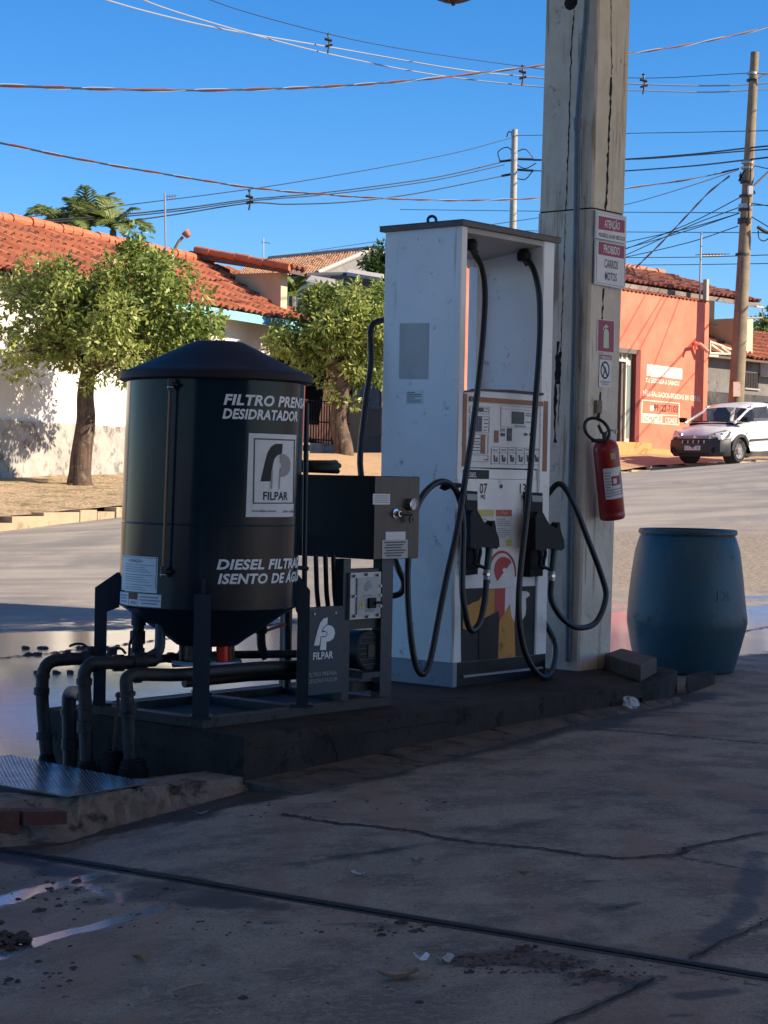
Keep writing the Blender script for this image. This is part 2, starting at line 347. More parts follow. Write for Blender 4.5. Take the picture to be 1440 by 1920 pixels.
# ================================================================== GROUND (one sheet, fine near the camera, reaching the horizon)
def seg_dist(X, Y, pts):
    d = np.full(X.shape, 9e9)
    for (x0, y0), (x1, y1) in zip(pts[:-1], pts[1:]):
        vx, vy = x1 - x0, y1 - y0; l2 = vx * vx + vy * vy + 1e-12
        t = np.clip(((X - x0) * vx + (Y - y0) * vy) / l2, 0, 1)
        d = np.minimum(d, np.hypot(X - x0 - t * vx, Y - y0 - t * vy))
    return d
def gpts(px, jit=0.0, sub=1):
    P = [ong(*p)[:2] for p in px]; out = [P[0]]
    for a, b in zip(P[:-1], P[1:]):
        for k in range(1, sub + 1):
            q = a + (b - a) * k / sub
            if k < sub or b is not P[-1]: q = q + RNG.normal(0, jit, 2)
            out.append(q)
    return [tuple(q) for q in out]
def build_ground():
    xs = np.concatenate([np.linspace(-300, -60, 7)[:-1], np.linspace(-60, -12, 13)[:-1], np.linspace(-12, -3.2, 40)[:-1], np.arange(-3.2, 3.6, .035), np.linspace(3.6, 14, 46), np.linspace(14, 60, 16)[1:], np.linspace(60, 300, 7)[1:]])
    ys = np.concatenate([np.linspace(-120, -10, 8)[:-1], np.linspace(-10, 3.9, 15)[:-1], np.arange(3.9, 12.6, .035), np.arange(12.6, 24, .16), np.linspace(24, 64, 60), np.linspace(64, 300, 10)[1:], [420, 600, 900]])
    X, Y = np.meshgrid(xs, ys); Z = gz(X, Y)
    c1 = gpts([(530, 1528), (600, 1540), (740, 1555), (860, 1575), (1000, 1590), (1100, 1605), (1180, 1610), (1260, 1603), (1330, 1582), (1440, 1560)], .010, 4)
    c1b = gpts([(1180, 1610), (1300, 1612), (1440, 1640)], .008, 4)
    c2 = gpts([(1110, 1366), (1250, 1378), (1440, 1395), (1560, 1406)], .003, 4)
    c3 = gpts([(1010, 1935), (1120, 1885), (1240, 1830)], .003, 3); c4 = gpts([(1290, 1800), (1440, 1728), (1540, 1680)], .003, 3)
    c5 = gpts([(0, 1235), (130, 1222), (370, 1190), (560, 1165)], .02, 3); c6 = gpts([(1380, 1186), (1500, 1165)], .02, 2)
    crack = np.minimum.reduce([seg_dist(X, Y, c1) , seg_dist(X, Y, c1b) + .006, seg_dist(X, Y, c2) + .002, seg_dist(X, Y, c3), seg_dist(X, Y, c4), seg_dist(X, Y, c5) - .01, seg_dist(X, Y, c6)])
    mc = MB()
    for ln, w0 in ((c1, .011), (c1b, .005), (c2, .010), (c3, .008), (c4, .008), (c5, .04), (c6, .025)):
        Q = []
        for (xa, ya), (xb, yb) in zip(ln[:-1], ln[1:]):
            k = max(2, int(math.hypot(xb - xa, yb - ya) / .03)); Q += [(xa + (xb - xa) * i / k, ya + (yb - ya) * i / k) for i in range(k)]
        vs = []
        for i, (x, y) in enumerate(Q):
            x1, y1 = Q[min(i + 1, len(Q) - 1)]; x0, y0 = Q[max(i - 1, 0)]; l = math.hypot(x1 - x0, y1 - y0) + 1e-9; nx_, ny_ = -(y1 - y0) / l, (x1 - x0) / l; j = RNG.normal(0, w0 * .5)
            for sg in (-1, 1):
                ww = sg * w0 * .5 * RNG.uniform(.45, 1.5) + j; vs.append((x + nx_ * ww, y + ny_ * ww, float(gz(x + nx_ * ww, y + ny_ * ww)) + .004))
        mc.add(vs, [(2 * i, 2 * i + 1, 2 * i + 3, 2 * i + 2) for i in range(len(Q) - 1)], M_crack)
    tag(mc.build('ground_crack'), None, None, kind='structure')
    # wet floor: behind the island on the apron, and the puddles by the near rail
    dx, dy = X - O[0], Y - O[1]; a = dx * UA[0] + dy * UA[1]; b = dx * VA[0] + dy * VA[1]
    apl = np.array([ong(125, 1183)[:2], ong(1300, 1140)[:2]]); ad = apl[1] - apl[0]; ad /= np.linalg.norm(ad)
    road = (X - apl[0][0]) * -ad[1] + (Y - apl[0][1]) * ad[0]          # signed distance beyond the apron edge
    wet = np.clip((b - .25) / .5, 0, 1) * np.clip(-road / .3 + .6, 0, 1)
    wet = np.maximum(wet * .95, .62 * np.clip(1 - np.abs(road - .5) / 1.1, 0, 1) * (b > .5))
    for px, wd in (([(-40, 1705), (60, 1672), (130, 1655), (160, 1646)], .05), ([(180, 1640), (260, 1632)], .03), ([(-60, 1815), (60, 1770), (150, 1745), (230, 1722), (300, 1700)], .035),
                   ([(70, 1600), (170, 1578), (260, 1560), (330, 1545)], .05), ([(160, 1660), (230, 1690)], .025)):
        wet = np.maximum(wet, 1.1 * np.clip(1.2 - seg_dist(X, Y, gpts(px, wd * .35, 4)) / (wd * 1.6), 0, 1))
    oil = .95 * np.clip(1.25 - seg_dist(X, Y, gpts([(0, 1590), (180, 1560), (350, 1525), (520, 1480), (700, 1445), (860, 1408), (1060, 1362), (1290, 1305)])) / .26, 0, 1)
    for px, wd, k in (([(1140, 1705), (1200, 1692)], .035, .9), ([(1100, 1652), (1135, 1650)], .018, 1.0), ([(1290, 1868), (1380, 1858)], .05, 1.0), ([(1180, 1850), (1210, 1845)], .04, .8), ([(1420, 1600), (1400, 1700), (1340, 1760)], .06, .8),
                      ([(1420, 1520), (1500, 1530)], .05, 1.), ([(900, 1560), (1100, 1500), (1300, 1470)], .16, .5), ([(560, 1620), (700, 1600), (860, 1570)], .07, .6), ([(1260, 1905), (1300, 1900)], .03, .7),
                      ([(0, 1600), (300, 1665), (520, 1700)], .10, .75), ([(150, 1690), (350, 1680), (430, 1690)], .12, .7), ([(500, 1730), (800, 1735)], .05, .6), ([(360, 1690), (420, 1700)], .07, .8)):
        oil = np.maximum(oil, k * np.clip(1.3 - seg_dist(X, Y, gpts(px)) / wd, 0, 1))
    soil = np.zeros_like(X)
    for px, wd, k in (([(880, 1800), (960, 1795), (1060, 1805)], .12, 1.), ([(1080, 1830), (1180, 1840)], .08, .8), ([(60, 1700), (200, 1690), (330, 1700)], .12, .5), ([(700, 1580), (900, 1580), (1000, 1560)], .2, .45), ([(600, 1615), (760, 1600)], .08, .5), ([(330, 1740), (520, 1730), (760, 1742)], .04, .6), ([(1240, 1815), (1440, 1850)], .05, .7)):
        soil = np.maximum(soil, k * np.clip(1.2 - seg_dist(X, Y, gpts(px)) / wd, 0, 1))
    g1 = np.array(ong(1240, 1050)[:2]); gravel = np.clip(1.3 - np.hypot((X - g1[0]) / 3.2, (Y - g1[1]) / 3.0), 0, 1) * (road > 0)
    ny, nx = X.shape
    me = bpy.data.meshes.new('forecourt'); n = nx * ny
    me.vertices.add(n); me.vertices.foreach_set('co', np.stack([X, Y, Z], -1).reshape(-1).astype(np.float32))
    i = (np.arange(ny - 1)[:, None] * nx + np.arange(nx - 1)[None]).ravel(); q = np.stack([i, i + 1, i + nx + 1, i + nx], -1)
    me.loops.add(q.size); me.loops.foreach_set('vertex_index', q.ravel().astype(np.int32))
    me.polygons.add(len(q)); me.polygons.foreach_set('loop_start', (np.arange(len(q)) * 4).astype(np.int32)); me.polygons.foreach_set('loop_total', np.full(len(q), 4, np.int32))
    me.update(); me.validate()
    me.polygons.foreach_set('use_smooth', np.ones(len(me.polygons), bool))
    for nme, arr in (('crack', np.clip(crack, -1, 3)), ('wet', wet), ('oil', oil), ('soil', soil), ('road', np.clip(road, -5, 5)), ('gravel', gravel)):
        at = me.attributes.new(nme, 'FLOAT', 'POINT'); at.data.foreach_set('value', arr.ravel().astype(np.float32))
    o = bpy.data.objects.new('forecourt', me); COL.objects.link(o); o['kind'] = 'structure'
    m = bpy.data.materials.new('forecourt_surface'); m.use_nodes = True; t = m.node_tree; bs = t.nodes['Principled BSDF']
    def at(nm):
        k = t.nodes.new('ShaderNodeAttribute'); k.attribute_name = nm; return k.outputs['Fac']
    def thr(v, lo, hi): return ramp(t, v, [(max(lo, 0), 0), (min(hi, 1), 1)])
    n_big = noise(t, .8, 4); n_mid = noise(t, 4, 6, None, 3); n_fine = noise(t, 34, 6, None, 7, .7); n_v = noise(t, 130, 3, None, 2)
    n_str = noise(t, 3.2, 5, (1, .25, 1), 4)
    conc = mixc(t, thr(n_big, .38, .62), (.41, .335, .245), (.29, .242, .185))
    conc = mixc(t, mth(t, 'MULTIPLY', thr(n_mid, .44, .60), .7), conc, (.125, .10, .076))
    conc = mixc(t, mth(t, 'MULTIPLY', thr(n_fine, .50, .60), .5), conc, (.44, .375, .31))
    conc = mixc(t, mth(t, 'MULTIPLY', thr(n_v, .57, .63), .75), conc, (.06, .05, .042))
    conc = mixc(t, mth(t, 'MULTIPLY', thr(n_str, .53, .62), .5), conc, (.30, .175, .115))
    # asphalt and the dusty gravel beyond the apron
    asp = mixc(t, thr(noise(t, 1.6, 5, (.35, 1, 1), 6), .4, .62), (.41, .36, .29), (.27, .24, .205))
    asp = mixc(t, mth(t, 'MULTIPLY', thr(noise(t, 60, 3), .5, .65), .35), asp, (.16, .145, .13))
    asp = mixc(t, mth(t, 'MULTIPLY', thr(noise(t, .45, 5, (1, .35, 1), 14), .52, .58), .55), asp, (.20, .185, .165)); asp = mixc(t, mth(t, 'MULTIPLY', thr(noise(t, .9, 6, (.25, 1, 1), 17), .56, .62), .5), asp, (.46, .40, .31))
    grv = mixc(t, thr(noise(t, 26, 5, None, 1, .8), .44, .58), (.42, .33, .23), (.18, .15, .115))
    asp = mixc(t, mth(t, 'MULTIPLY', thr(mth(t, 'MULTIPLY_ADD', noise(t, 1.5, 4, None, 8), .8, mth(t, 'MULTIPLY_ADD', at('gravel'), .8, -.4)), .2, .4), .9), asp, grv)
    rd = at('road'); isr = mth(t, 'GREATER_THAN', mth(t, 'MULTIPLY_ADD', n_mid, .25, rd), .12)
    c = mixc(t, isr, conc, asp)
    sl_ = thr(mth(t, 'ADD', at('soil'), mth(t, 'MULTIPLY_ADD', n_fine, 1.6, -.95)), .45, .75)
    c = mixc(t, sl_, c, mixc(t, thr(n_v, .4, .6), (.20, .115, .08), (.11, .07, .052)))
    ol = thr(mth(t, 'ADD', at('oil'), mth(t, 'MULTIPLY_ADD', n_mid, 1.5, -.75)), .42, .72)
    c = mixc(t, mth(t, 'MULTIPLY', ol, .82), c, (.018, .015, .013))
    wt = thr(mth(t, 'ADD', at('wet'), mth(t, 'MULTIPLY_ADD', noise(t, 7, 8, (.6, 1, 1), 12, .75), 1.7, -.85)), .5, .74)
    c = mixc(t, mth(t, 'MULTIPLY', wt, .3), c, (.05, .045, .04))
    ck = mth(t, 'LESS_THAN', mth(t, 'ADD', at('crack'), mth(t, 'MULTIPLY_ADD', n_fine, .06, -.03)), .022)
    c = mixc(t, mth(t, 'MULTIPLY', ck, .6), c, (.05, .042, .036))
    t.links.new(c, bs.inputs['Base Color'])
    r = mth(t, 'MULTIPLY_ADD', n_fine, .25, .62); r = mth(t, 'MULTIPLY_ADD', ol, -.22, r)
    inv = mth(t, 'SUBTRACT', 1.0, wt); r = mth(t, 'ADD', mth(t, 'MULTIPLY', r, inv), mth(t, 'MULTIPLY', wt, .17)); t.links.new(r, bs.inputs['Roughness'])
    t.links.new(mth(t, 'MULTIPLY_ADD', wt, .5, .5), bs.inputs['Specular IOR Level']); t.links.new(wt, bs.inputs['Coat Weight']); bs.inputs['Coat Roughness'].default_value = .14; bs.inputs['Coat IOR'].default_value = 1.8
    hgt = mth(t, 'ADD', mth(t, 'MULTIPLY_ADD', mth(t, 'MULTIPLY', wt, noise(t, 11, 3, (.5, 1, 1), 21)), 1.6, mth(t, 'MULTIPLY', n_fine, .8)), mth(t, 'MULTIPLY_ADD', n_v, .35, mth(t, 'MULTIPLY', sl_, 1.2)))
    bm = t.nodes.new('ShaderNodeBump'); bm.inputs['Distance'].default_value = .016
    t.links.new(mth(t, 'MULTIPLY_ADD', inv, .70, .26), bm.inputs['Strength']); t.links.new(hgt, bm.inputs['Height']); t.links.new(bm.outputs[0], bs.inputs['Normal'])
    me.materials.append(m); return o
build_ground()

# left verge (bare earth, dry grass) with its kerb, and the right pavement
def verge_mat():
    m = bpy.data.materials.new('verge_earth'); m.use_nodes = True; t = m.node_tree; bs = t.nodes['Principled BSDF']
    c = mixc(t, ramp(t, noise(t, 1.3, 5), [(.4, 0), (.6, 1)]), (.40, .27, .15), (.48, .35, .21))
    c = mixc(t, ramp(t, noise(t, 3.1, 6, None, 4), [(.53, 0), (.62, .8)]), c, (.17, .16, .06))
    c = mixc(t, ramp(t, noise(t, 12, 6, None, 8), [(.6, 0), (.68, .7)]), c, (.20, .13, .08)); t.links.new(c, bs.inputs['Base Color'])
    bs.inputs['Roughness'].default_value = .95; bm = t.nodes.new('ShaderNodeBump'); bm.inputs['Distance'].default_value = .08
    t.links.new(noise(t, 9, 6), bm.inputs['Height']); t.links.new(bm.outputs[0], bs.inputs['Normal']); return m
M_verge = verge_mat()
ZB = lambda t: np.interp(t, [-14, 0, 3.9, 12.7, 40], [.55, 1.03, 1.15, 1.22, 1.7])          # foot of the house walls
ZK = lambda t: np.interp(t, [-16, -6.58, -3.66, 0, 4, 12, 40], [.15, .51, .667, .86, 1.0, 1.14, 1.6])   # top of the kerb
mb = MB(); ts = np.arange(-16, 34, .5); ds = np.linspace(-.4, 4.86, 16); vs = []
for t_ in ts:
    for d_ in ds:
        k = max(0, d_) / 4.86; vs.append(W(t_, d_, ZB(t_) * (1 - k) + (ZK(t_) - .01) * k + RNG.normal(0, .012)))
nd = len(ds); mb.add(vs, [(i * nd + j, i * nd + j + 1, (i + 1) * nd + j + 1, (i + 1) * nd + j) for i in range(len(ts) - 1) for j in range(nd - 1)], M_verge, True)
tag(mb.build('pavement_verge'), None, None, kind='structure')
mb = MB(); t_ = -16.0
while t_ < 34:                                                # kerb stones, each a little out of line
    l = random.uniform(.35, 1.1); j = random.uniform(-.05, .05); h = random.uniform(-.07, .005)
    mb.boxf(W, t_ + .004, t_ + l - .004, 4.80 + j, 5.02 + j, ZK(t_) - .5, ZK(t_) + h, M_kerb); t_ += l
tag(mb.build('kerb'), None, None, kind='structure')
M_pave = mat('pavement_ochre', (.46, .29, .15), .95, var=(2.2, (.38, .25, .14)), dirt=(4, .58, (.22, .14, .09)), bump=.6, bscale=14)
# right pavement: kerb line e = KE, top heights along s
KE = 2.8
def kz(px, py): P = onpl(px, py, B(0, KE, 0), BN); return (P - B0) @ BS, P[2]
_k = [kz(1168, 881), kz(1220, 873), kz(1440, 860)]
ZR = lambda s: np.interp(s, [-14, _k[0][0], _k[1][0], _k[2][0], 22], [_k[0][1] - .5, _k[0][1], _k[1][1], _k[2][1], _k[2][1] + .9])
ZRW = lambda s: np.interp(s, [-14, bp(1200, 846)[0], bp(1266, 857)[0], 22], [bp(1200, 846)[1] - .4, bp(1200, 846)[1], bp(1266, 857)[1], bp(1266, 857)[1] + .4])
mb = MB(); ss = np.arange(-14, 22, .5); es = np.linspace(-.3, KE, 10); vs = []
for s_ in ss:
    for e_ in es:
        k = max(e_, 0) / KE; vs.append(B(s_, e_, ZRW(s_) * (1 - k) + ZR(s_) * k + RNG.normal(0, .01)))
nd = len(es); mb.add(vs, [(i * nd + j, i * nd + j + 1, (i + 1) * nd + j + 1, (i + 1) * nd + j) for i in range(len(ss) - 1) for j in range(nd - 1)], M_pave, True)
tag(mb.build('pavement'), None, None, kind='structure')
mb = MB(); s_ = -14.0
while s_ < 21:
    l = random.uniform(.7, .9); j = random.uniform(-.02, .02)
    mb.boxf(B, s_ + .012, s_ + l - .012, KE + .002 + j, KE + .14 + j, ZR(s_) - .6, ZR(s_) + random.uniform(-.02, .015), M_kerb); s_ += l
tag(mb.build('kerb'), None, None, kind='structure')

# ================================================================== ISLAND, PIT EDGE, NEAR RAIL
mb = MB()
IE = -.53
pl = [(-2.02, IE), (-1.7, IE - .004), (-.8, IE), (.1, IE - .004), (.62, IE), (1.08, IE + .01), (1.28, IE + .10), (1.62, -.30), (1.78, -.05), (1.80, .35), (1.62, .58), (1.40, .67), (-1.0, .67), (-2.02, .67)]
mb.prismf(lambda p, q, h: L(p, q, h), pl, -.25, ZI, M_island)
isl = mb.build('fuel_island')
tag(isl, 'low dark grey concrete island under the fuel dispenser and the filter tank', 'island')
mb = MB()       # mortar toe along the front of the island and a shallow rendered lip
pts = [(-2.02, -.30), (-1.2, -.28), (-.4, -.18), (.3, -.10), (.9, -.06), (1.25, -.02)]
for (a0, w0), (a1, w1) in zip(pts[:-1], pts[1:]):
    P = [L(a0, IE - .003, 0), L(a1, IE - .003, 0), L(a1, IE + w1, 0), L(a0, IE + w0, 0)]
    g = [gz(p[0], p[1]) for p in P]
    top = [P[0] + [0, 0, g[0] + .035], P[1] + [0, 0, g[1] + .03], P[2] + [0, 0, g[2] + .004], P[3] + [0, 0, g[3] + .004]]
    bot = [p + np.array([0, 0, q - .1]) for p, q in zip(P, g)]
    mb.hexa([bot[3], bot[2], bot[1], bot[0], top[3], top[2], top[1], top[0]], mat('oily_mortar', (.14, .11, .088), .85, var=(9, (.07, .055, .045)), dirt=(6, .52, (.022, .018, .016)), bump=.8, bscale=40))
mb.build('mortar_toe', isl)
mb = MB()       # crack down the island face, rough inset kerb stones near the tip
mb.tube([L(-1.52, IE - .003, .13), L(-1.50, IE - .003, .10), L(-1.47, IE - .003, .05), L(-1.46, IE - .003, 0.01)], .004, M_crack, 5); mb.build('crack', isl); mb = MB()
for a0, a1, z0, z1 in ((-1.95, -1.1, .118, .120), (-1.1, -.72, .118, .121), (.6, .84, .075, .10), (.88, 1.0, .075, .10)):
    mb.lbox(a0, a1, IE - .006, IE + .02, z0, z1, M_crack)
mb.build('joint', isl)
# broken kerb stone lying past the tip
P = ong(1318, 1290); mb = MB(); c = []
for (x, y, z) in ((1288, 1302, .0), (1340, 1283, .0), (1338, 1272, .0), (1284, 1288, 0), (1290, 1302, .075), (1341, 1283, .065), (1336, 1273, .06), (1286, 1289, .08)):
    q = ong(x, y); c.append(q + np.array([0, 0, z - .01]))
mb.hexa(c, M_island); tag(mb.build('broken_kerb_stone'), 'small broken slab of kerb lying on the floor past the island tip', 'kerb stone')
# pit: ledge of mortar and brick, checker plate, dark hollow
LZ = .01
e0, e1, e2 = onz(455, 1457, LZ), onz(123, 1494, LZ), onz(-330, 1524, LZ)
pit = thing('pit_edge', 'crumbling mortar and brick ledge around the pipe pit', 'ledge', e1)
mb = MB(); N = 26
lp = [e0 + (e1 - e0) * k / N for k in range(N)] + [e1 + (e2 - e1) * k / 10 for k in range(11)]
inn = VA * .20; rr = []
for k, p in enumerate(lp):
    kk = np.clip(k / N, 0, 1); h = float(gz(p[0], p[1])); j = RNG.normal(0, .010, 4) * (1 if k > 6 else .2); out = -VA * (.015 + .05 * kk)
    rr.append([p + inn + [0, 0, -.3], p + inn + [0, 0, .0 + j[0] * .4], p + [0, 0, j[1] * .5], p + out * .4 + VA * j[2] + [0, 0, -.03 + j[3] * .6], p + out + VA * j[3] * 1.3 + [0, 0, (h - LZ) * .55 + j[0]], p + out * 1.8 + VA * j[1] + [0, 0, h - LZ + .012], p + out * 4.5 + [0, 0, h - LZ - .02]])
m_ = len(rr[0]); mb.add([q for r_ in rr for q in r_], [(i * m_ + j, (i + 1) * m_ + j, (i + 1) * m_ + j + 1, i * m_ + j + 1) for i in range(len(rr) - 1) for j in range(m_ - 1)], M_ledge, False)
mb.build('mortar_ledge', pit)
for (x0, y0, x1, y1, hh) in ((-25, 1502, 11, 1546, .05), (20, 1502, 100, 1530, .04)):
    mb = MB(); A, Bq = onz(x0, y0 + 4, LZ), onz(x1, y0 + 4, LZ); D = (y1 - y0) / F * 6.9; f_ = -VA * .075
    c = [A + f_, Bq + f_, Bq, A]; mb.hexa([q + np.array([0, 0, -D - .01 - RNG.random() * .01]) for q in c] + [q + np.array([0, 0, -.012 - RNG.random() * .012]) for q in c], M_brickred); mb.build('brick', pit)
mb = MB(); q = [onz(x, y, LZ) for x, y in ((20, 1415), (455, 1457), (282, 1467), (123, 1492), (-140, 1450))]
mb.prismf(lambda x, y, h: np.array([x, y, h]), [(p[0], p[1]) for p in q], -.16, -.10, M_dkinside); mb.build('pit_floor', pit)
# checker plate
PZ = .024; c = [onz(123, 1492, PZ), onz(282, 1467, PZ), onz(20, 1415, PZ + .01), onz(-150, 1440, PZ + .01)]
mb = MB(); up = np.array([0, 0, .006]); mb.hexa([p - up for p in c] + list(c), M_plate)
for i in range(26):
    for j in range(34):
        u_, v_ = (i + .5) / 26, (j + .5) / 34
        p = (c[0] * (1 - u_) + c[1] * u_) * (1 - v_) + (c[3] * (1 - u_) + c[2] * u_) * v_
        d1 = (c[1] - c[0]); d1 /= np.linalg.norm(d1); d2 = np.array([-d1[1], d1[0], 0])
        if (i + j) % 2: d1, d2 = d2, d1
        e = up * .35; mb.add([p - d1 * .0075, p - d2 * .002, p + d1 * .0075, p + d2 * .002, p + e], [(0, 1, 4), (1, 2, 4), (2, 3, 4), (3, 0, 4)], M_plate)
tag(mb.build('pit_cover'), 'wet raised-pattern steel plate half covering the pipe pit', 'cover plate')
# near rail: steel channel set in the floor
mb = MB(); A = ong(-40, 1592); Bq = ong(1480, 1847); d = Bq - A; d[2] = 0; ln = np.linalg.norm(d); d /= ln; nrm = np.array([-d[1], d[0], 0])
K = 64
for off, w_, hh in ((.0, .020, .003), (.044, .016, .003)):
    rg = []
    for k in range(K + 1):
        p = ong(-340 + 2120 * k / K, 1541.7 + 355.7 * k / K) + nrm * (off + .001 * math.sin(k * .7)); z = float(gz(p[0], p[1])); b0 = np.array([p[0], p[1], z])
        rg.append([b0 + [0, 0, -.03], b0 + [0, 0, hh], b0 + nrm * w_ + [0, 0, hh], b0 + nrm * w_ + [0, 0, -.03]])
    mb.add([q for r_ in rg for q in r_], [(i * 4 + j, (i + 1) * 4 + j, (i + 1) * 4 + j + 1, i * 4 + j + 1) for i in range(K) for j in range(3)], M_rail)
rg = []
for k in range(K + 1):
    p = ong(-340 + 2120 * k / K, 1541.7 + 355.7 * k / K) + nrm * .016; z = float(gz(p[0], p[1])); b0 = np.array([p[0], p[1], z]); rg.append([b0 + [0, 0, .005], b0 + nrm * .032 + [0, 0, .0045]])
mb.add([q for r_ in rg for q in r_], [(i * 2, (i + 1) * 2, (i + 1) * 2 + 1, i * 2 + 1) for i in range(K)], M_crack)
tag(mb.build('floor_rail'), 'long twin-edged steel rail let into the concrete floor in front', 'rail')

# ================================================================== FUEL DISPENSER
pump = thing('fuel_dispenser', 'tall grimy white diesel dispenser with two hoses standing on the island', 'fuel pump', L(.4, .22, ZI))
PW = .80; PD = .485; ZT = 2.425
aL = fr(874.5, 600)[0]; aR = fr(1017, 600)[0]
mb = MB(); mb.lbox(0, aL, 0, PD, ZI + .12, ZT, M_white, .006); mb.build('side_panel', pump)
mb = MB(); mb.lbox(aR, PW, 0, PD, ZI + .12, ZT, M_white, .006); mb.build('side_panel', pump)
mb = MB(); mb.lbox(-.018, PW + .022, -.022, PD + .02, ZT + .001, ZT + .026, mat('lid_brown', (.13, .11, .09), .6, var=(10, (.09, .08, .07)))); mb.lbox(-.02, PW + .024, -.024, PD + .022, ZT + .0262, ZT + .030, M_darkmetal); mb.build('lid', pump)
mb = MB(); mb.lbox(.004, PW - .004, .006, PD - .006, ZI, ZI + .118, M_greysteel); mb.lbox(.031, PW - .006, .001, .0055, ZI + .001, ZI + .117, M_blackpanel); mb.lbox(-.002, .03, -.003, .02, ZI, ZI + .119, M_greysteel); mb.build('plinth', pump)
mb = MB(); c = L(.12, .28, ZT + .03 + .03)       # lifting eye
ring = [c + np.array([math.cos(k * PI / 10) * .021, 0, math.sin(k * PI / 10) * .021]) for k in range(21)]
mb.tube(ring, .0075, mat('eye_bolt_blue', (.02, .03, .12), .4), 8); mb.cyl(L(.12, .28, ZT + .02), L(.12, .28, ZT + .042), .012, M_darkmetal); mb.build('lifting_eye', pump)
# header, sloping soffit, back panel (leaves a see-through slot at its left)
zf = fr(945, 448)[1]; zb = fr(945, 497, .40)[1]
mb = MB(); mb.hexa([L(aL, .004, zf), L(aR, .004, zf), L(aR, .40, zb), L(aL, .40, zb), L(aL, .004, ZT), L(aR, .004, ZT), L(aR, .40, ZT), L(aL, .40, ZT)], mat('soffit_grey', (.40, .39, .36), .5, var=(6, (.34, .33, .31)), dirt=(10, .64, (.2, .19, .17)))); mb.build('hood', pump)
zd1 = fr(945, 737)[1]; zd0 = fr(945, 878)[1]
a_s = fr(889, 600, .40)[0]
mb = MB(); mb.lbox(a_s, aR, .385, .42, zd1 - .05, zb + .002, M_white); mb.lbox(aL, a_s, .402, .418, zb - .035, zb + .003, M_white); mb.build('back_panel', pump)
# display head
mb = MB(); mb.lbox(aL, aR, .006, .38, zd0 + .001, zd1, M_whiteclean); mb.build('display_head', pump)
disp = pump
mb = MB()
for r_ in ((881, 748, 1018, 757), (867, 738, 874, 874), (1018, 752, 1026, 884)): mb.frect(*r_, -.001, M_orange_tape)
mb.frect(928, 807, 936, 830, .0045, M_orange_tape); mb.frect(903, 815, 911, 850, .0045, M_orange_tape)
mb.front([(866, 736), (905, 733), (960, 737), (1018, 742), (1020, 737), (960, 731), (885, 729)], -.0005, M_rust); mb.build('tape', pump)
mb = MB(); mb.frect(961, 772, 984, 795, .0045, M_lcd); mb.build('screen', pump); mb = MB(); mb.frect(895, 764, 908, 772, .0045, M_lcd); mb.build('screen', pump)
mb = MB(); mb.frect(891, 780, 905, 809, .0045, M_line)
for i in range(3):
    for j in range(4): mb.frect(891.6 + i * 4.6, 781.5 + j * 6.8, 895 + i * 4.6, 786.5 + j * 6.8, .003, M_key)
mb.build('keypad', pump)
mb = MB()
def outline(x0, y0, x1, y1, b, m, wd=.9):
    for r_ in ((x0, y0, x1, y0 + wd), (x0, y1 - wd, x1, y1), (x0, y0 + wd, x0 + wd, y1 - wd), (x1 - wd, y0 + wd, x1, y1 - wd)): mb.frect(*r_, b, m)
for r_ in ((882, 762, 919, 776), (881, 780, 919, 811), (881, 814, 917, 851), (881, 853, 917, 866), (940, 762, 1006, 802), (922, 839, 1016, 871)): outline(*r_, .0047, M_linelt)
for k in range(1, 6): mb.frect(922 + k * 15.6, 840, 922.7 + k * 15.6, 870, .0047, M_linelt)
mb.frect(923, 849, 1015, 849.7, .0047, M_linelt); mb.frect(941, 768, 1005, 768.6, .0047, M_linelt)
mb.frect(952, 803, 961, 827, .0044, M_line); mb.frect(953, 811, 960, 817, .0030, M_key)
for x, y, w_, h_ in ((940, 803, 8, 6), (940, 812, 8, 6), (984, 812, 6, 5), (994, 812, 6, 5)): mb.frect(x, y, x + w_, y + h_, .0044, M_linelt if y < 810 else M_line)
for x, y, w_ in ((911, 766, 5), (909, 771, 6), (909, 786, 7), (909, 793, 8), (909, 800, 6), (908, 806, 6), (884, 821, 18), (884, 827, 16), (884, 832, 18), (884, 838, 16), (884, 844, 18), (987, 775, 10), (987, 779, 14), (987, 791, 9), (967, 798, 20), (909, 861, 6), (925, 843, 9), (941, 843, 9), (956, 843, 9), (972, 843, 9), (988, 843, 9), (1003, 843, 9)): mb.frect(x, y, x + w_, y + 1.6, .0044, M_line)
for k, x in enumerate((930, 945, 961, 977, 992, 1007)):      # pictograms: nozzle, keypad, car, tap
    mb.front([(x - 3, 853), (x - 1, 853), (x + (k % 3), 862), (x + 2, 866), (x - 2, 866)], .0044, M_line); mb.front([(x + 2, 858), (x + 4, 856), (x + 4, 866), (x + 2, 866)], .0044, M_line)
mb.build('print', pump)
mb = MB(); mb.frect(1001, 752, 1004, 760, .0044, M_line); mb.build('print', pump)
# lower body
z_l = fr(945, 899)[1]
mb = MB(); mb.lbox(aL, aR, .012, .38, ZI + .119, z_l, M_white); mb.lbox(aL, aR, .016, .38, z_l + .002, zd0 - .006, M_white); mb.build('lower_cabinet', pump)
mb = MB(); mb.frect(868, 881, 921, 898, .0145, M_darkpanel); put_text(mb, 'DIESEL', lambda x, y: L(fr(867, 893, .012)[0] + x, .0118, fr(890, 894.5, .012)[1] + y), M_text, height=.023, width=.115, shear=.2, bold=.01); mb.build('name_plate', pump)
for tx, x, y, h_, w_ in (('07', 899, 925, .05, .062), ('PR2', 901, 935, .02, .038), ('13', 974, 925, .05, .056), ('PR1', 977, 936, .02, .042)):
    mb = MB(); put_text(mb, tx, lambda u_, v_, x=x, y=y: L(fr(x, y, .012)[0] + u_, .0105, fr(x, y, .012)[1] + v_), M_blackpanel, height=h_, width=w_, bold=.012); mb.build('number', pump)
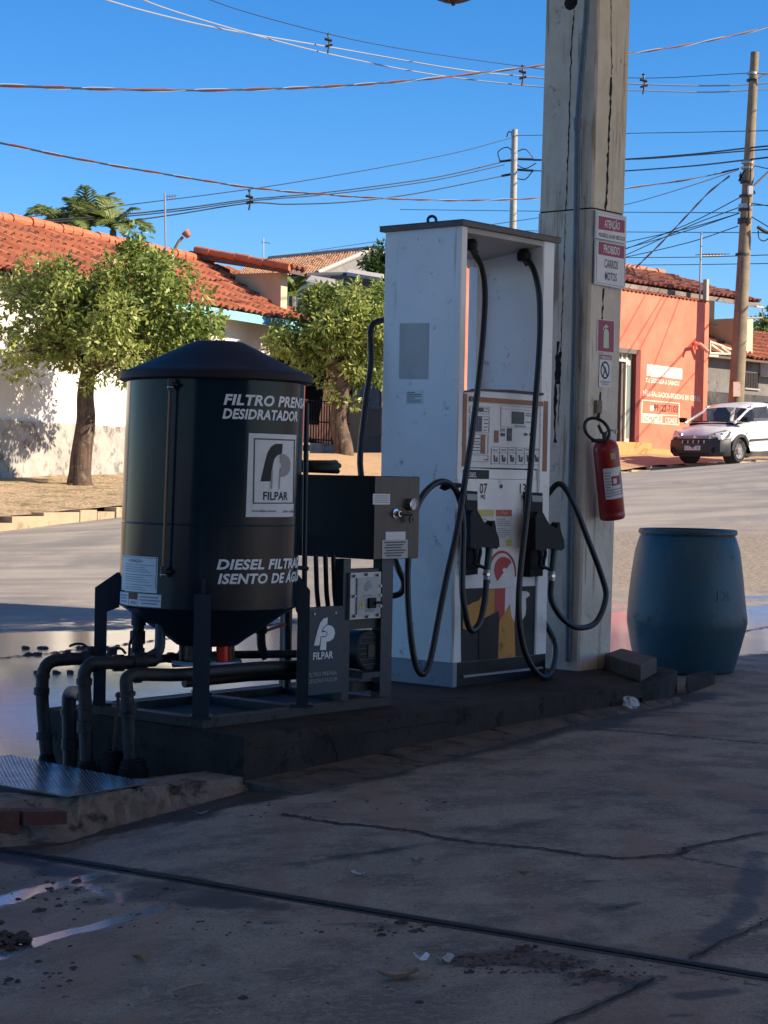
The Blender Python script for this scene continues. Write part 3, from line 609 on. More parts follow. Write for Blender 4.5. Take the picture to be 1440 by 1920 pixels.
mb = MB(); mb.front([(943 + 3 * math.cos(k), 912 + 4 * math.sin(k)) for k in np.arange(0, 6.2, .6)], .0115, M_line); mb.build('lock', pump)
for x0, x1, mm in ((898, 929, M_yellow), (933, 963, M_orlabel)):
    mb = MB(); mb.frect(x0, 955, x1, 1026, .0115, M_whiteclean); mb.frect(x0 + .5, 956, x1 - .5, 968, .0102, mm)
    for k in range(9): mb.frect(x0 + 2, 973 + k * 3.9 + (2 if k > 3 else 0), x0 + 2 + (24 if k % 4 else 15), 974.3 + k * 3.9 + (2 if k > 3 else 0), .0102, M_linelt)
    mb.frect(x1 - 11, 1012, x1 - 1, 1024, .0102, M_yellow)
    put_text(mb, 'Diesel', lambda u_, v_, x=x0 + 7: L(fr(x, 964, .012)[0] + u_, .0090, fr(x, 964.5, .012)[1] + v_), M_whiteclean, height=.017, width=.05); mb.build('label', pump)
# torn graphic: crest in a ring over amber, red and charcoal fields
mb = MB(); R5 = lambda pts: [(850 + x / 6, 880 + y / 6) for x, y in pts]
mb.front(R5([(100, 1345), (1000, 1310), (985, 2230), (110, 2330)]), .0118, M_darkpanel)
el = [(565 + 162 * math.cos(k), 1180 + 265 * math.sin(k)) for k in np.linspace(0, 2 * PI, 40, endpoint=False)]
arc = [(565 + 160 * math.cos(k), 1175 + 260 * math.sin(k)) for k in np.linspace(-PI * 1.14, .12, 30)]; arc2 = [(565 + 142 * math.cos(k), 1180 + 238 * math.sin(k)) for k in np.linspace(.12, -PI * 1.14, 30)]
mb.front(R5([(405, 1345), (430, 1080), (480, 980), (565, 925), (650, 970), (705, 1080), (725, 1330)]), .0105, M_whiteclean)
mb.front(R5(arc + arc2), .0095, M_dred)
mb.front(R5([(590, 985), (640, 1005), (672, 1040), (615, 1118), (582, 1108), (568, 1138), (582, 1160), (512, 1260), (486, 1200), (474, 1130), (484, 1070), (510, 1020), (548, 990)]), .0093, M_dred)
mb.front(R5([(398, 1356), (485, 1342), (478, 1620), (310, 1705), (185, 1815), (125, 1790), (130, 1560), (240, 1500), (300, 1480)]), .0100, M_amber)
mb.front(R5([(485, 1342), (600, 1340), (592, 1640), (535, 1705), (525, 1590), (479, 1618)]), .0093, M_dred)
mb.front(R5([(600, 1340), (725, 1330), (705, 1720), (655, 1690), (665, 1645), (652, 1515), (592, 1640)]), .0100, M_whiteclean)
mb.front(R5([(652, 1515), (667, 1650), (700, 1715), (710, 2110), (690, 2135), (660, 2120), (620, 2150), (560, 2140), (515, 2150), (530, 1712)]), .0085, M_amber)
mb.front(R5([(525, 1592), (530, 1712), (515, 2160), (300, 2170), (305, 1705)]), .0090, M_blackpanel)
mb.front(R5([(775, 1372), (840, 1372), (875, 1395), (872, 1425), (832, 1455), (836, 1560), (828, 1640), (790, 1700), (762, 1718)]), .0100, M_whiteclean)
mb.build('torn_graphic', pump)
mb = MB(); mb.frect(866, 1258, 1014, 1262, -.002, M_linelt, .012); mb.build('kick_lip', pump)
# stickers and streaks on the left flank
def flank(poly, m, a=-.0015):
    pl = [tuple(sd(x, y)) for x, y in poly]; mb.prismf(lambda p, q, h: L(h, p, q), pl, 0.0, a, m)
mb = MB(); flank([(750, 606), (805, 605.5), (803, 711), (748, 711)], mat('faded_sticker', (.50, .50, .47), .6, var=(10, (.44, .44, .41)), dirt=(14, .64, (.33, .32, .29)))); mb.build('faded_sticker', pump)
mb = MB(); flank([(762, 732), (793, 732), (792, 758), (761.5, 758)], M_galv)
for k in range(6): flank([(764, 735 + k * 3.6), (764 + (26 if k % 3 else 14), 735 + k * 3.6), (764 + (26 if k % 3 else 14), 736.6 + k * 3.6), (764, 736.6 + k * 3.6)], M_line, -.0026)
mb.build('data_plate', pump)
# nozzle boots, nozzles, hoses
def nozzle(dx, dy):
    q = lambda pts: [(850 + x / 6 + dx, 880 + y / 6 + dy) for x, y in pts]
    bz = -.085
    mb = MB(); pl = [tuple(fr(x, y, -.035)) for x, y in q([(140, 240), (272, 248), (274, 560), (282, 900), (275, 1180), (135, 1195)])]
    mb.prismf(lambda a_, z_, h: L(a_, h, z_), pl, .0118, -.035, M_blackp)
    pl = [tuple(fr(x, y, -.035)) for x, y in q([(150, 275), (270, 280), (262, 350), (155, 345)])]; mb.prismf(lambda a_, z_, h: L(a_, h, z_), pl, -.035, -.037, M_linelt); mb.build('nozzle_boot', pump)
    mb = MB(); pl = [tuple(fr(x, y, bz)) for x, y in q([(185, 455), (235, 470), (300, 590), (392, 645), (405, 600), (425, 575), (440, 690), (472, 780), (476, 865), (445, 892), (350, 872), (285, 870), (250, 900), (150, 880), (150, 520)])]
    for b0, b1, k in ((bz + .022, bz - .022, 1.0),): mb.prismf(lambda a_, z_, h: L(a_, h, z_), pl, b0, b1, M_blackp)
    nz = mb.build('nozzle', pump); md = nz.modifiers.new('soft', 'BEVEL'); md.width = .008; md.segments = 2; md.limit_method = 'ANGLE'
    mb = MB(); mb.tube([L(*fr(850 + x / 6 + dx, 880 + y / 6 + dy, bz)[:1], bz, fr(850 + x / 6 + dx, 880 + y / 6 + dy, bz)[1]) for x, y in ((405, 885), (392, 1010), (380, 1130))], .018, M_green, 12, rs=[.019, .017, .017]); mb.build('grip_sleeve', nz)
    mb = MB(); T = lambda x, y: L(fr(850 + x / 6 + dx, 880 + y / 6 + dy, bz)[0], bz, fr(850 + x / 6 + dx, 880 + y / 6 + dy, bz)[1])
    mb.tube([T(300, 880), T(306, 940), T(285, 1010), T(280, 1080), T(345, 1105)], .009, M_blackp, 8, fillet=.02); mb.tube([T(240, 900), T(250, 980), T(240, 1060), T(280, 1090)], .012, M_blackp, 8); mb.build('trigger_guard', nz)
    mb = MB(); mb.cyl(T(379, 1130), T(374, 1240), .017, M_galv, 12); mb.cyl(T(377, 1165), T(376, 1195), .021, M_chrome, 8); mb.build('swivel', nz)
    return T(372, 1240)
def smooth(pts, n=5):
    P = [np.array(p) for p in pts]; P = [2 * P[0] - P[1]] + P + [2 * P[-1] - P[-2]]; out = []
    for i in range(1, len(P) - 2):
        for k in range(n):
            t = k / n; out.append(.5 * (2 * P[i] + (P[i + 1] - P[i - 1]) * t + (2 * P[i - 1] - 5 * P[i] + 4 * P[i + 1] - P[i + 2]) * t * t + (3 * P[i] - P[i - 1] - 3 * P[i + 1] + P[i + 2]) * t ** 3))
    out.append(P[-2]); return out
def hx(x, y, b): p = fr(x, y, b); return L(p[0], b, p[1])
HR = .0155
e = nozzle(0, 0)
mb = MB(); mb.tube(smooth([hx(888, 474, .10), hx(902, 500, .06), hx(909, 545, .0), hx(907, 610, -.05), hx(899, 700, -.08), hx(887, 800, -.09), hx(875, 880, -.10), hx(858, 990, -.13), hx(838, 1080, -.16), hx(822, 1160, -.20), hx(806, 1240, -.23), hx(792, 1264, -.24), hx(778, 1240, -.22), hx(768, 1170, -.20), hx(764, 1080, -.15), hx(772, 985, -.10), hx(792, 930, -.08), hx(826, 903, -.07), hx(855, 920, -.08), hx(868, 975, -.10), hx(867, 1060, -.12), hx(868, 1120, -.13), hx(881, 1180, -.13), hx(899, 1168, -.12), hx(909, 1125, -.10), e]), HR, M_black, 10); mb.build('hose', pump)
e2 = nozzle(122, 3)
mb = MB(); mb.tube(smooth([hx(986, 484, .09), hx(998, 500, .03), hx(1006, 524, -.025), hx(1012, 565, -.05), hx(1012, 640, -.06), hx(1005, 740, -.09), hx(997, 850, -.10), hx(988, 960, -.11), hx(975, 1080, -.12), hx(973, 1150, -.13), hx(982, 1215, -.14), hx(1003, 1258, -.15), hx(1024, 1270, -.13), hx(1037, 1250, -.06), hx(1038, 1200, .06)] + [L(PW + .03, .12, .6), L(PW + .03, .10, 1.0), L(PW + .04, .03, 1.13)] + [hx(1052, 908, -.03), hx(1076, 945, -.08), hx(1102, 1010, -.12), hx(1128, 1080, -.14), hx(1136, 1120, -.15), hx(1118, 1166, -.15), hx(1085, 1177, -.15), hx(1055, 1160, -.14), hx(1034, 1125, -.12), e2]), HR, M_black, 10); mb.build('hose', pump)
mb = MB(); mb.tube(smooth([L(.10, PD + .05, 2.0), L(-.02, PD + .06, 1.95), L(-.045, PD + .04, 1.75), L(-.10, PD + .03, 1.5), L(-.15, PD, 1.2), L(-.15, PD - .15, .95), hx(744, 1060, .2), hx(757, 1090, .18), hx(751, 1112, .2), hx(728, 1116, .25), hx(700, 1100, .3)]), HR, M_black, 10); mb.build('hose', pump)
for x, y in ((882, 460), (982, 480)):
    mb = MB(); p = hx(x, y, .10); mb.lathe(p, [(0, -.028), (.03, -.026), (.036, -.01), (.036, .012), (.026, .026), (.02, .07), (0, .07)], M_blackp, 20); mb.tube([p, p + UA * .02 - VA * .02 + np.array([0, 0, -.045])], .020, M_darkmetal, 10)
    mb.tube([p + np.array([0, 0, -.01]), p + UA * .05 + np.array([0, 0, .02])], .006, M_blackp, 6); mb.build('hose_coupling', pump)
mb = MB(); p = hx(834, 902, -.04); mb.tube([L(0.0, p[1] * 0 - .02, p[2] - .02), p + np.array([0, 0, -.02])], .012, M_blackp, 8); mb.tube([p + [-.02, 0, -.025], p + [0.0, 0, -.035], p + [.03, 0, -.02]], .013, M_blackp, 8); mb.build('hose_hook', pump)

# ================================================================== FILTER PRESS (tank, skid, box, pump motor, pipework)
TC = L(-1.67, .06, 0) + RT * .021; TR = .376; TK = np.array([RT[0], RT[1], 0]) * .021       # the tank stands a little out of plumb
filt = thing('diesel_filter', 'dark navy cylindrical filter tank on four legs with white FILTRO PRENSA lettering', 'filter tank', L(-1.67, .06, ZI))
_ec = (CAM - TC) * np.array([1, 1, 0]); _ec /= np.linalg.norm(_ec); _er = np.array([-_ec[1], _ec[0], 0])
if _er @ RT < 0: _er = -_er
def cyl_hit(x, y, R=TR):
    d = ray(x, y); d = d - TK * d[2]; C0 = CAM - TK * (H - .633); ox, dx = (C0 - TC)[:2], d[:2]; A = dx @ dx; Bq = 2 * ox @ dx; Cq = ox @ ox - R * R; D = max(Bq * Bq - 4 * A * Cq, 0)
    P = C0 + d * (-Bq - math.sqrt(D)) / (2 * A) - TC; return math.atan2(P @ _er, P @ _ec), P[2]
def cpt(phi, z, R=TR): return TC + R * (math.cos(phi) * _ec + math.sin(phi) * _er) + TK * (z - .633) + np.array([0, 0, z])
def plumb(mb): mb.v = [tuple(np.array(p) + TK * (p[2] - .633)) for p in mb.v]; return mb
def cpatch(mb, poly, m, off=.002, sub=0):
    pl = []
    for (x0, y0), (x1, y1) in zip(poly, poly[1:] + poly[:1]):
        for k in range(6): pl.append(cyl_hit(x0 + (x1 - x0) * k / 6, y0 + (y1 - y0) * k / 6))
    lo, hi = min(p for p, _ in pl), max(p for p, _ in pl); n = max(1, int((hi - lo) * TR / .012))
    def clip(poly, p0, sg):
        out = []
        for a, b in zip(poly, poly[1:] + poly[:1]):
            ia, ib = sg * (a[0] - p0) >= 0, sg * (b[0] - p0) >= 0
            if ia: out.append(a)
            if ia != ib: k = (p0 - a[0]) / (b[0] - a[0]); out.append((p0, a[1] + (b[1] - a[1]) * k))
        return out
    for k in range(n):                                         # cut into narrow strips so that the patch follows the shell
        q = clip(clip(pl, lo + (hi - lo) * k / n, 1), lo + (hi - lo) * (k + 1) / n, -1)
        if len(q) > 2:
            tr = tessellate_polygon([[Vector((p, z, 0)) for p, z in q]]); mb.add([cpt(p, z, TR + off) for p, z in q], [tuple(t) for t in tr], m)
    return mb
def crect(mb, x0, y0, x1, y1, m, off=.002, skew=0.0):
    (pa, z1), (pb, z1b), (_, z0), (_, z0b) = cyl_hit(x0, y0), cyl_hit(x1, y0 + skew), cyl_hit(x0, y1), cyl_hit(x1, y1 + skew)
    z1 = (z1 + z1b) / 2; z0 = (z0 + z0b) / 2; n = 10; vs = []
    for k in range(n + 1):
        p = pa + (pb - pa) * k / n; vs += [cpt(p, z0, TR + off), cpt(p, z1, TR + off)]
    return mb.add(vs, [(2 * k, 2 * k + 2, 2 * k + 3, 2 * k + 1) for k in range(n)], m, True)
TB, TT = .633, 1.59
mb = MB(); mb.lathe(TC, [(TR - .03, TT + .01), (TR, TT), (TR, TB + .008), (TR - .006, TB)], M_navy, 96); plumb(mb).build('tank', filt)
mb = MB(); mb.lathe(TC, [(TR - .006, TB + .001), (TR - .02, TB - .008), (.17, .50), (.13, .47), (.0, .47)], M_navymatt, 64); mb.build('cone', filt)
mb = MB(); mb.lathe(TC, [(TR - .004, TT - .012), (.402, TT - .012), (.408, TT - .006), (.408, TT + .022), (.402, TT + .026), (.37, TT + .036), (.33, TT + .053), (.22, TT + .106), (.112, TT + .158), (.098, TT + .162), (0, TT + .163)], M_lid, 96); plumb(mb).build('lid', filt)
mb = MB(); mb.lathe(TC, [(TR + .0, .99), (TR + .0012, .988), (TR + .0012, .984), (TR, .982)], M_navy, 96); plumb(mb).build('weld_seam', filt)
# sight tube with valves
mb = MB(); p0, p1 = cyl_hit(327, 722), cyl_hit(315, 1072)
q0, q1 = cpt(p0[0], p0[1], TR + .035), cpt(p0[0] , p1[1], TR + .035)
mb.tube([q0, q1], .0065, mat('sight_tube', (.10, .026, .012), .18), 8); tb = mb.build('sight_tube', filt)
for q in (q0, q1):
    mb = MB(); iw = (TC + TK * (q[2] - .633) + np.array([0, 0, q[2]]) - q); iw /= np.linalg.norm(iw)
    mb.tube([q - iw * .006, q + iw * .04], .013, M_darkmetal, 10); mb.cyl(q + [0, 0, -.022], q + [0, 0, .024], .0115, M_darkmetal, 10); mb.cyl(q + _er * .012 - _er * .02, q + _er * .03, .008, M_darkmetal, 8); mb.cyl(q + [0, 0, -.012], q + [0, 0, -.008], .0135, M_galv, 10); mb.build('valve', tb)
# lettering
def clabel(mb, txt, x, yb, ytop, x_ref, ref, m, shear=.18, bold=.036, off=.0018):
    pa, z0 = cyl_hit(x, yb); _, z1 = cyl_hit(x, ytop); pr, _ = cyl_hit(x_ref, yb); v, _f = text2d(ref, bold=bold, shear=shear, height=1.0); wn = v[:, 0].max()
    v, f = text2d(txt, bold=bold, shear=shear, height=1.0); sx = (pr - pa) / wn
    mb.add([cpt(pa + a_ * sx, z0 + b_ * (z1 - z0), TR + off) for a_, b_ in v], f, m)
mb = MB()
clabel(mb, 'FILTRO PRENSA', 419, 758, 739, 514, 'FILTRO', M_text); clabel(mb, 'DESIDRATADOR', 417, 784, 766, 494, 'DESIDR', M_text)
clabel(mb, 'DIESEL FILTRADO', 406, 1067, 1049, 495, 'DIESEL', M_text); clabel(mb, 'ISENTO DE \u00c1GUA', 408, 1094, 1076, 501, 'ISENTO', M_text); mb.build('lettering', filt)
S6 = lambda pts: [(400 + x / 7.2, 720 + y / 7.2) for x, y in pts]
mb = MB(); crect(mb, 466.5, 812, 555, 967, M_whiteclean, .002, 4); stk = mb.build('brand_sticker', filt)
mb = MB()
for pl in ([(545, 730), (1095, 750), (1092, 768), (545, 748)], [(545, 730), (560, 730), (545, 1610), (528, 1600)], [(1082, 755), (1096, 755), (1078, 1612), (1066, 1612)], [(528, 1600), (1076, 1600), (1076, 1616), (532, 1616)]):
    cpatch(mb, S6(pl), M_navymatt, .0032)
cpatch(mb, S6([(632, 1315), (690, 1060), (725, 930), (770, 850), (830, 808), (930, 808), (920, 940), (860, 960), (820, 1010), (805, 1060), (785, 1180), (770, 1315)]), M_blackpanel, .0032)
gr = mat('logo_grey', (.30, .28, .27), .5)
cpatch(mb, S6([(780, 1155), (880, 1155), (912, 1120), (912, 1080), (890, 1052), (806, 1050), (840, 980), (900, 945), (950, 945), (1010, 990), (1035, 1060), (1030, 1150), (1000, 1215), (950, 1250), (898, 1256), (885, 1415), (757, 1412)]), gr, .0036)
clabel(mb, 'FILPAR', 492.5, 937, 922, 538, 'FILPAR', M_blackpanel, 0, .02, .0032)
clabel(mb, 'www.filpar.com.br', 471, 959.5, 955.5, 517, 'www.filpar.com.br', M_line, 0, .02, .0032); clabel(mb, '3201-1468', 529, 961, 957, 549, '3201-1468', M_line, 0, .02, .0032)
mb.build('logo', stk)
mb = MB(); crect(mb, 231, 1040, 297, 1107, M_whiteclean, .002, 5)
for k in range(11): crect(mb, 236, 1056 + k * 4.2 + (2 if k > 3 else 0) + (2 if k > 7 else 0), 290 - (k * 17 % 22), 1057.4 + k * 4.2 + (2 if k > 3 else 0) + (2 if k > 7 else 0), M_linelt, .003, 4)
crect(mb, 233, 1042, 294, 1042.8, M_line, .003, 5); crect(mb, 294, 1044, 295, 1105, M_line, .003)
clabel(mb, 'ATEN\u00c7\u00c3O', 243, 1053, 1047, 268, 'ATEN\u00c7\u00c3O', M_signred, 0, .0, .003); mb.build('notice_sticker', filt)
mb = MB(); crect(mb, 226.5, 1109, 242, 1132, M_whiteclean, .002, 2); crect(mb, 242.5, 1123, 258, 1135, M_whiteclean, .002, 1); crect(mb, 259, 1113, 303, 1137, M_whiteclean, .002, 2)
for x0, x1, y in ((229, 240, 1114), (229, 238, 1119), (229, 239, 1125), (246, 255, 1126), (245, 256, 1129), (262, 298, 1118), (262, 300, 1124), (266, 295, 1130)): crect(mb, x0, y, x1, y + 2.6, M_linelt, .003, 1)
mb.build('notice_sticker', filt)
# legs: radial plates at the four corners of the skid, footed on a channel frame
CA0, CA1, CB0, CB1 = -1.97, -1.37, -.24, .36
FZ = .215
def leg(a, b, wr=.032, wt=.030):
    c = L(a, b, 0); rd = (TC - c); rd /= np.linalg.norm(rd); tg = np.array([-rd[1], rd[0], 0]); dist = np.linalg.norm(TC[:2] - c[:2])
    mb = MB(); q = lambda r_, t_, z: c + rd * r_ + tg * t_ + np.array([0, 0, z])
    z1 = .74; prof = [(-.03, FZ), (.022, FZ), (.022, TB - .03), (dist - TR + .004, TB - .01), (dist - TR + .004, z1 + .03), (dist - TR - .008, z1 + .03), (-.03, z1 - .035)]
    mb.prismf(lambda p, z, h: q(p, h, z), prof, -.008, .008, M_navymatt)
    mb.boxf(q, -.034, -.026, -.034, .034, FZ, z1 - .03, M_navymatt) if (a < -1.9 and b < -.2) else None
    mb.boxf(q, -.05, .05, -.045, .045, FZ - .004, FZ + .006, M_navymatt); mb.build('leg', filt)
for a, b in ((CA0, CB0), (CA1, CB0), (CA0, CB1), (CA1, CB1)): leg(a, b)
mb = MB()
for a0, a1, b0, b1 in ((CA0 - .02, -.80, CB0 - .03, CB0 + .03), (CA0 - .02, -.80, CB1 - .03, CB1 + .03), (CA0 - .02, CA0 + .04, CB0 + .032, CB1 - .032), (CA1 - .03, CA1 + .03, CB0 + .032, CB1 - .032), (-.86, -.80, CB0 + .032, CB1 - .032)):
    mb.lbox(a0, a1, b0, b1, ZI + .002, FZ - .005, mat('skid_frame', (.035, .029, .026), .6, dirt=(15, .55, (.016, .014, .013)), bump=.5))
mb.build('base_frame', filt)
mb = MB(); mb.lbox(-1.92, -.87, -.19, .31, ZI + .003, ZI + .007, M_dkinside); mb.build('drip_tray', filt)
# sight glass under the cone, red core, flange plate
mb = MB(); mb.lathe(TC, [(.148, .405), (.150, .398), (.150, .388), (.0, .388)], M_galv, 40)
for k in range(6):
    ang = .5 + k * PI / 3; q = TC + np.array([math.cos(ang) * .12, math.sin(ang) * .12, 0]); mb.cyl(q + [0, 0, .40], q + [0, 0, .49], .008, M_brown, 8)
mb.lathe(TC + (-_er) * .055 + _ec * .02, [(.055, .405), (.055, .48)], mat('amber_tube', (.14, .085, .055), .3), 24); mb.build('flange', filt)
mb = MB(); c = TC + _er * .065 + _ec * .07; mb.lathe(c, [(0, .402), (.027, .402), (.027, .485), (0, .485)], M_redbright, 20); mb.build('red_glass', filt)
# right hand section: posts, name panel, instrument box, switch box, motor
a_p0, a_p1 = fr(577, 1200, CB0)[0], fr(638, 1200, CB0)[0]
mb = MB(); mb.lbox(a_p1 + .002, fr(652, 1200, CB0)[0], CB0 - .01, CB0 + .04, FZ, fr(640, 1048, CB0)[1], M_navymatt); mb.build('post', filt)
mb = MB(); mb.lbox(fr(710, 1200, CB0)[0], fr(731, 1200, CB0)[0], CB0 - .012, CB0 + .04, FZ - .04, fr(720, 1048, CB0)[1], M_navymatt); mb.build('post', filt)
for b_ in (CB1 - .02,):
    mb = MB(); mb.lbox(-.86, -.82, b_ - .02, b_ + .02, FZ, .9, M_navymatt); mb.build('post', filt)
mb = MB(); y0, y1 = fr(607, 1140, CB0)[1], fr(607, 1300, CB0)[1]
mb.lbox(a_p0 - .035, a_p1, CB0 - .012, CB0 - .008, y1, y0, mat('name_panel_blue', (.014, .030, .048), .5, dirt=(10, .62, (.04, .04, .04)))); mb.lbox(a_p0 - .035, a_p1, CB0 - .011, CB0 + .014, y0 + .0005, y0 + .006, M_navymatt); pan = mb.build('name_panel', filt)
mb = MB(); Z5 = lambda pts: [(540 + x / 5.65, 1000 + y / 5.65) for x, y in pts]
pb = CB0 - .0122
mb.front(Z5([(275, 1188), (310, 1040), (340, 950), (375, 905), (418, 890), (415, 960), (370, 1000), (352, 1048), (395, 1045), (410, 1062), (402, 1085), (345, 1092), (330, 1188)]), pb, M_text, .0012, True, pb)
mb.front(Z5([(352, 1100), (400, 1097), (418, 1070), (410, 1045), (385, 1030), (370, 1032), (378, 1005), (420, 970), (462, 980), (490, 1015), (495, 1060), (480, 1110), (445, 1140), (405, 1148), (402, 1236), (338, 1236)]), pb, M_text, .0014, True, pb)
def pl_text(mb, tx, x, y, h_, xr, m, b=pb, **kw):
    A, Bq = fr(x, y, b), fr(xr, y, b); put_text(mb, tx, lambda u_, v_: L(A[0] + u_, b - .0008, A[1] + v_), m, height=h_, width=Bq[0] - A[0], **kw)
pl_text(mb, 'FILPAR', 587, 1237, .030, 624, M_text, bold=.02); pl_text(mb, 'FILTRO PRENSA', 577, 1270, .018, 631, M_linelt); pl_text(mb, 'DESIDRATADOR', 577, 1282, .017, 632, M_linelt)
for x, y in ((589, 1151), (629, 1149)): p = fr(x, y, pb); mb.cyl(L(p[0], pb, p[1]), L(p[0], pb - .004, p[1]), .006, M_galv, 8)
mb.build('logo', pan)
bf = CB0 - .03; ba = fr(701, 970, bf)[0]; ba1 = fr(786, 970, bf)[0]; bz1 = fr(743, 893, bf)[1]; bz0 = fr(743, 1048, bf)[1]; bb = sd(547, 965, ba)[0]
mb = MB(); mb.lbox(ba, ba1, bf + .002, bb, bz0, bz1, M_blackp, .004); bx = mb.build('instrument_box', filt)
mb = MB(); mb.lbox(ba + .003, ba1 - .003, bf - .001, bf + .0015, bz0 + .003, bz1 - .003, M_inox); mb.build('face_plate', bx)
mb = MB(); b2 = bf - .0012
mb.frect(699, 926, 731, 946, b2, M_whiteclean, .001, b2)
for k in range(4): mb.frect(702, 929 + k * 4, 728, 930.6 + k * 4, b2 - .001, M_linelt, .001, b2)
mb.build('notice_label', bx); mb = MB(); mb.frect(717, 1013, 749, 1047, b2, M_whiteclean, .0012, b2); mb.frect(723, 997, 760, 1013.5, b2, M_whiteclean, .0011, b2)
mb.frect(716, 1012, 764, 1047, b2 - .0012, mat('dull_label', (.45, .44, .42), .6), .0006, b2)
for k in range(6): mb.frect(720 + (k % 2) * 3, 1015.5 + k * 5, 760 - (k % 3) * 4, 1018 + k * 5, b2 - .0019, M_line, .0006, b2)
mb.build('notice_label', bx)
mb = MB(); p = fr(768, 946, b2); c = L(p[0], b2, p[1]); ax = np.array([UA, np.array([0, 0, 1.]), -VA]).T
mb.lathe(c, [(0, .0), (.026, 0), (.028, .004), (.028, .026), (.024, .028), (.022, .022), (0, .022)], M_chrome, 28, axis=ax); g_ = mb.build('gauge', bx)
mb = MB(); mb.lathe(c - VA * .0225, [(0, 0), (.0215, 0)], M_whiteclean, 24, axis=ax); dn = lambda x, z: c - VA * .0235 + UA * x + np.array([0, 0, z])
mb.add([dn(-.012, -.012), dn(-.010, -.013), dn(.008, .008), dn(.006, .009)], [(0, 1, 2, 3)], M_blackpanel)
for k in range(11):
    an = -PI * .25 + k * PI * .15; mb.add([dn(.015 * math.cos(an), .015 * math.sin(an)), dn(.019 * math.cos(an) + .001, .019 * math.sin(an)), dn(.019 * math.cos(an), .019 * math.sin(an) + .0012)], [(0, 1, 2)], M_blackpanel)
mb.build('dial', g_)
mb = MB(); p = fr(741, 963, b2); c = L(p[0], b2, p[1]); mb.lathe(c, [(0, 0), (.022, 0), (.022, .006), (.012, .008), (.012, .03), (0, .03)], M_chrome, 20, axis=ax)
mb.tube([c - VA * .028, c - VA * .03 + UA * .03, c - VA * .034 + UA * .075 + np.array([0, 0, -.002])], .009, M_inox, 10); mb.lathe(c - VA * .03 + UA * .082 + np.array([0, 0, -.025]), [(.006, -.004), (.017, -.004), (.017, .004), (.006, .004)], M_inox, 16, axis=ax); mb.build('valve_handle', bx)
# switch box
mb = MB(); sb = CB0 + .06
mb.frect(655, 1073, 712, 1160, sb, M_galv, .085, sb - .08); p0 = fr(655, 1116, sb - .08); sbx = mb.build('switch_box', filt)
mb = MB(); f_ = sb - .0855
mb.frect(668, 1083, 710, 1151, f_, mat('switch_cover', (.42, .43, .44), .45, var=(18, (.36, .37, .38)), dirt=(22, .62, (.2, .2, .2))), .006, f_)
for x, y in ((664, 1080), (687, 1077), (708, 1078), (663, 1118), (711, 1116), (664, 1155), (688, 1156), (708, 1153), (711, 1098), (711, 1136)): q = fr(x, y, f_); mb.cyl(L(q[0], f_ - .0005, q[1]), L(q[0], f_ - .012, q[1]), .0068, M_galv, 8)
g = f_ - .0065
mb.frect(689, 1121, 702, 1140, g, M_blackp, .012, g); mb.frect(699, 1127, 711, 1132, g - .008, M_blackp, .012, g); mb.build('cover', sbx)
mb = MB(); mb.front([(678, 1125), (683, 1139.5), (673, 1139.5)], g, M_yellow, .001, True, g); mb.front([(678, 1129), (679, 1137), (677, 1137)], g - .001, M_blackpanel, .0008, True, g); mb.frect(685, 1143, 703, 1147, g, M_linelt, .001, g)
mb.front([(683, 1101), (687, 1092), (693, 1089), (692, 1094), (697, 1096), (697, 1101), (691, 1104), (690, 1108), (685, 1108)], g, M_linelt, .001, True, g); mb.frect(681, 1115, 697, 1118, g, M_linelt, .001, g); mb.build('print', sbx)
mb = MB(); mb.frect(648, 1066, 714, 1073, sb, M_navymatt, .06, sb - .03); mb.build('bracket', filt); mb = MB(); mb.frect(640, 1160, 716, 1178, sb, M_darkmetal, .05, sb - .03); mb.build('bracket', filt)
# motor: finned barrel with a fan cowl facing front right
q0 = fr(690, 1220, CB0 + .02); mc = L(q0[0] + .01, CB0 + .02, q0[1]); axm = np.array([UA, np.array([0, 0, 1.]), -VA]).T
mb = MB(); mb.lathe(mc, [(.0, -.30), (.075, -.30), (.088, -.27), (.088, -.03), (.092, -.028), (.092, -.002), (.082, .006), (0, .006)], mat('motor_blue', (.018, .030, .042), .5, dirt=(14, .58, (.03, .027, .025))), 36, axis=axm)
mo = mb.build('motor', filt)
mb = MB()
for k in range(-6, 7):
    hw = math.sqrt(max(.078 ** 2 - (k * .012) ** 2, 0)); mb.tube([mc + UA * -hw + np.array([0, 0, k * .012]) - VA * .008, mc + UA * hw + np.array([0, 0, k * .012]) - VA * .008], .0016, M_galv if k % 2 else M_darkmetal, 4); mb.tube([mc + UA * k * .012 + np.array([0, 0, -hw]) - VA * .009, mc + UA * k * .012 + np.array([0, 0, hw]) - VA * .009], .0016, M_darkmetal, 4)
mb.boxf(lambda a, b, z: mc + UA * a - VA * b + np.array([0, 0, z]), -.024, .024, .010, .014, -.028, .028, M_darkmetal); mb.build('fan_grille', mo)
mb = MB(); mb.lbox(q0[0] - .07, q0[0] + .10, CB0 - .01, CB0 + .30, q0[1] - .118, q0[1] - .093, M_navymatt); mb.frect(655, 1278, 690, 1295, CB0 + .10, M_darkmetal, .05, CB0 + .07); mb.build('motor_mount', filt)
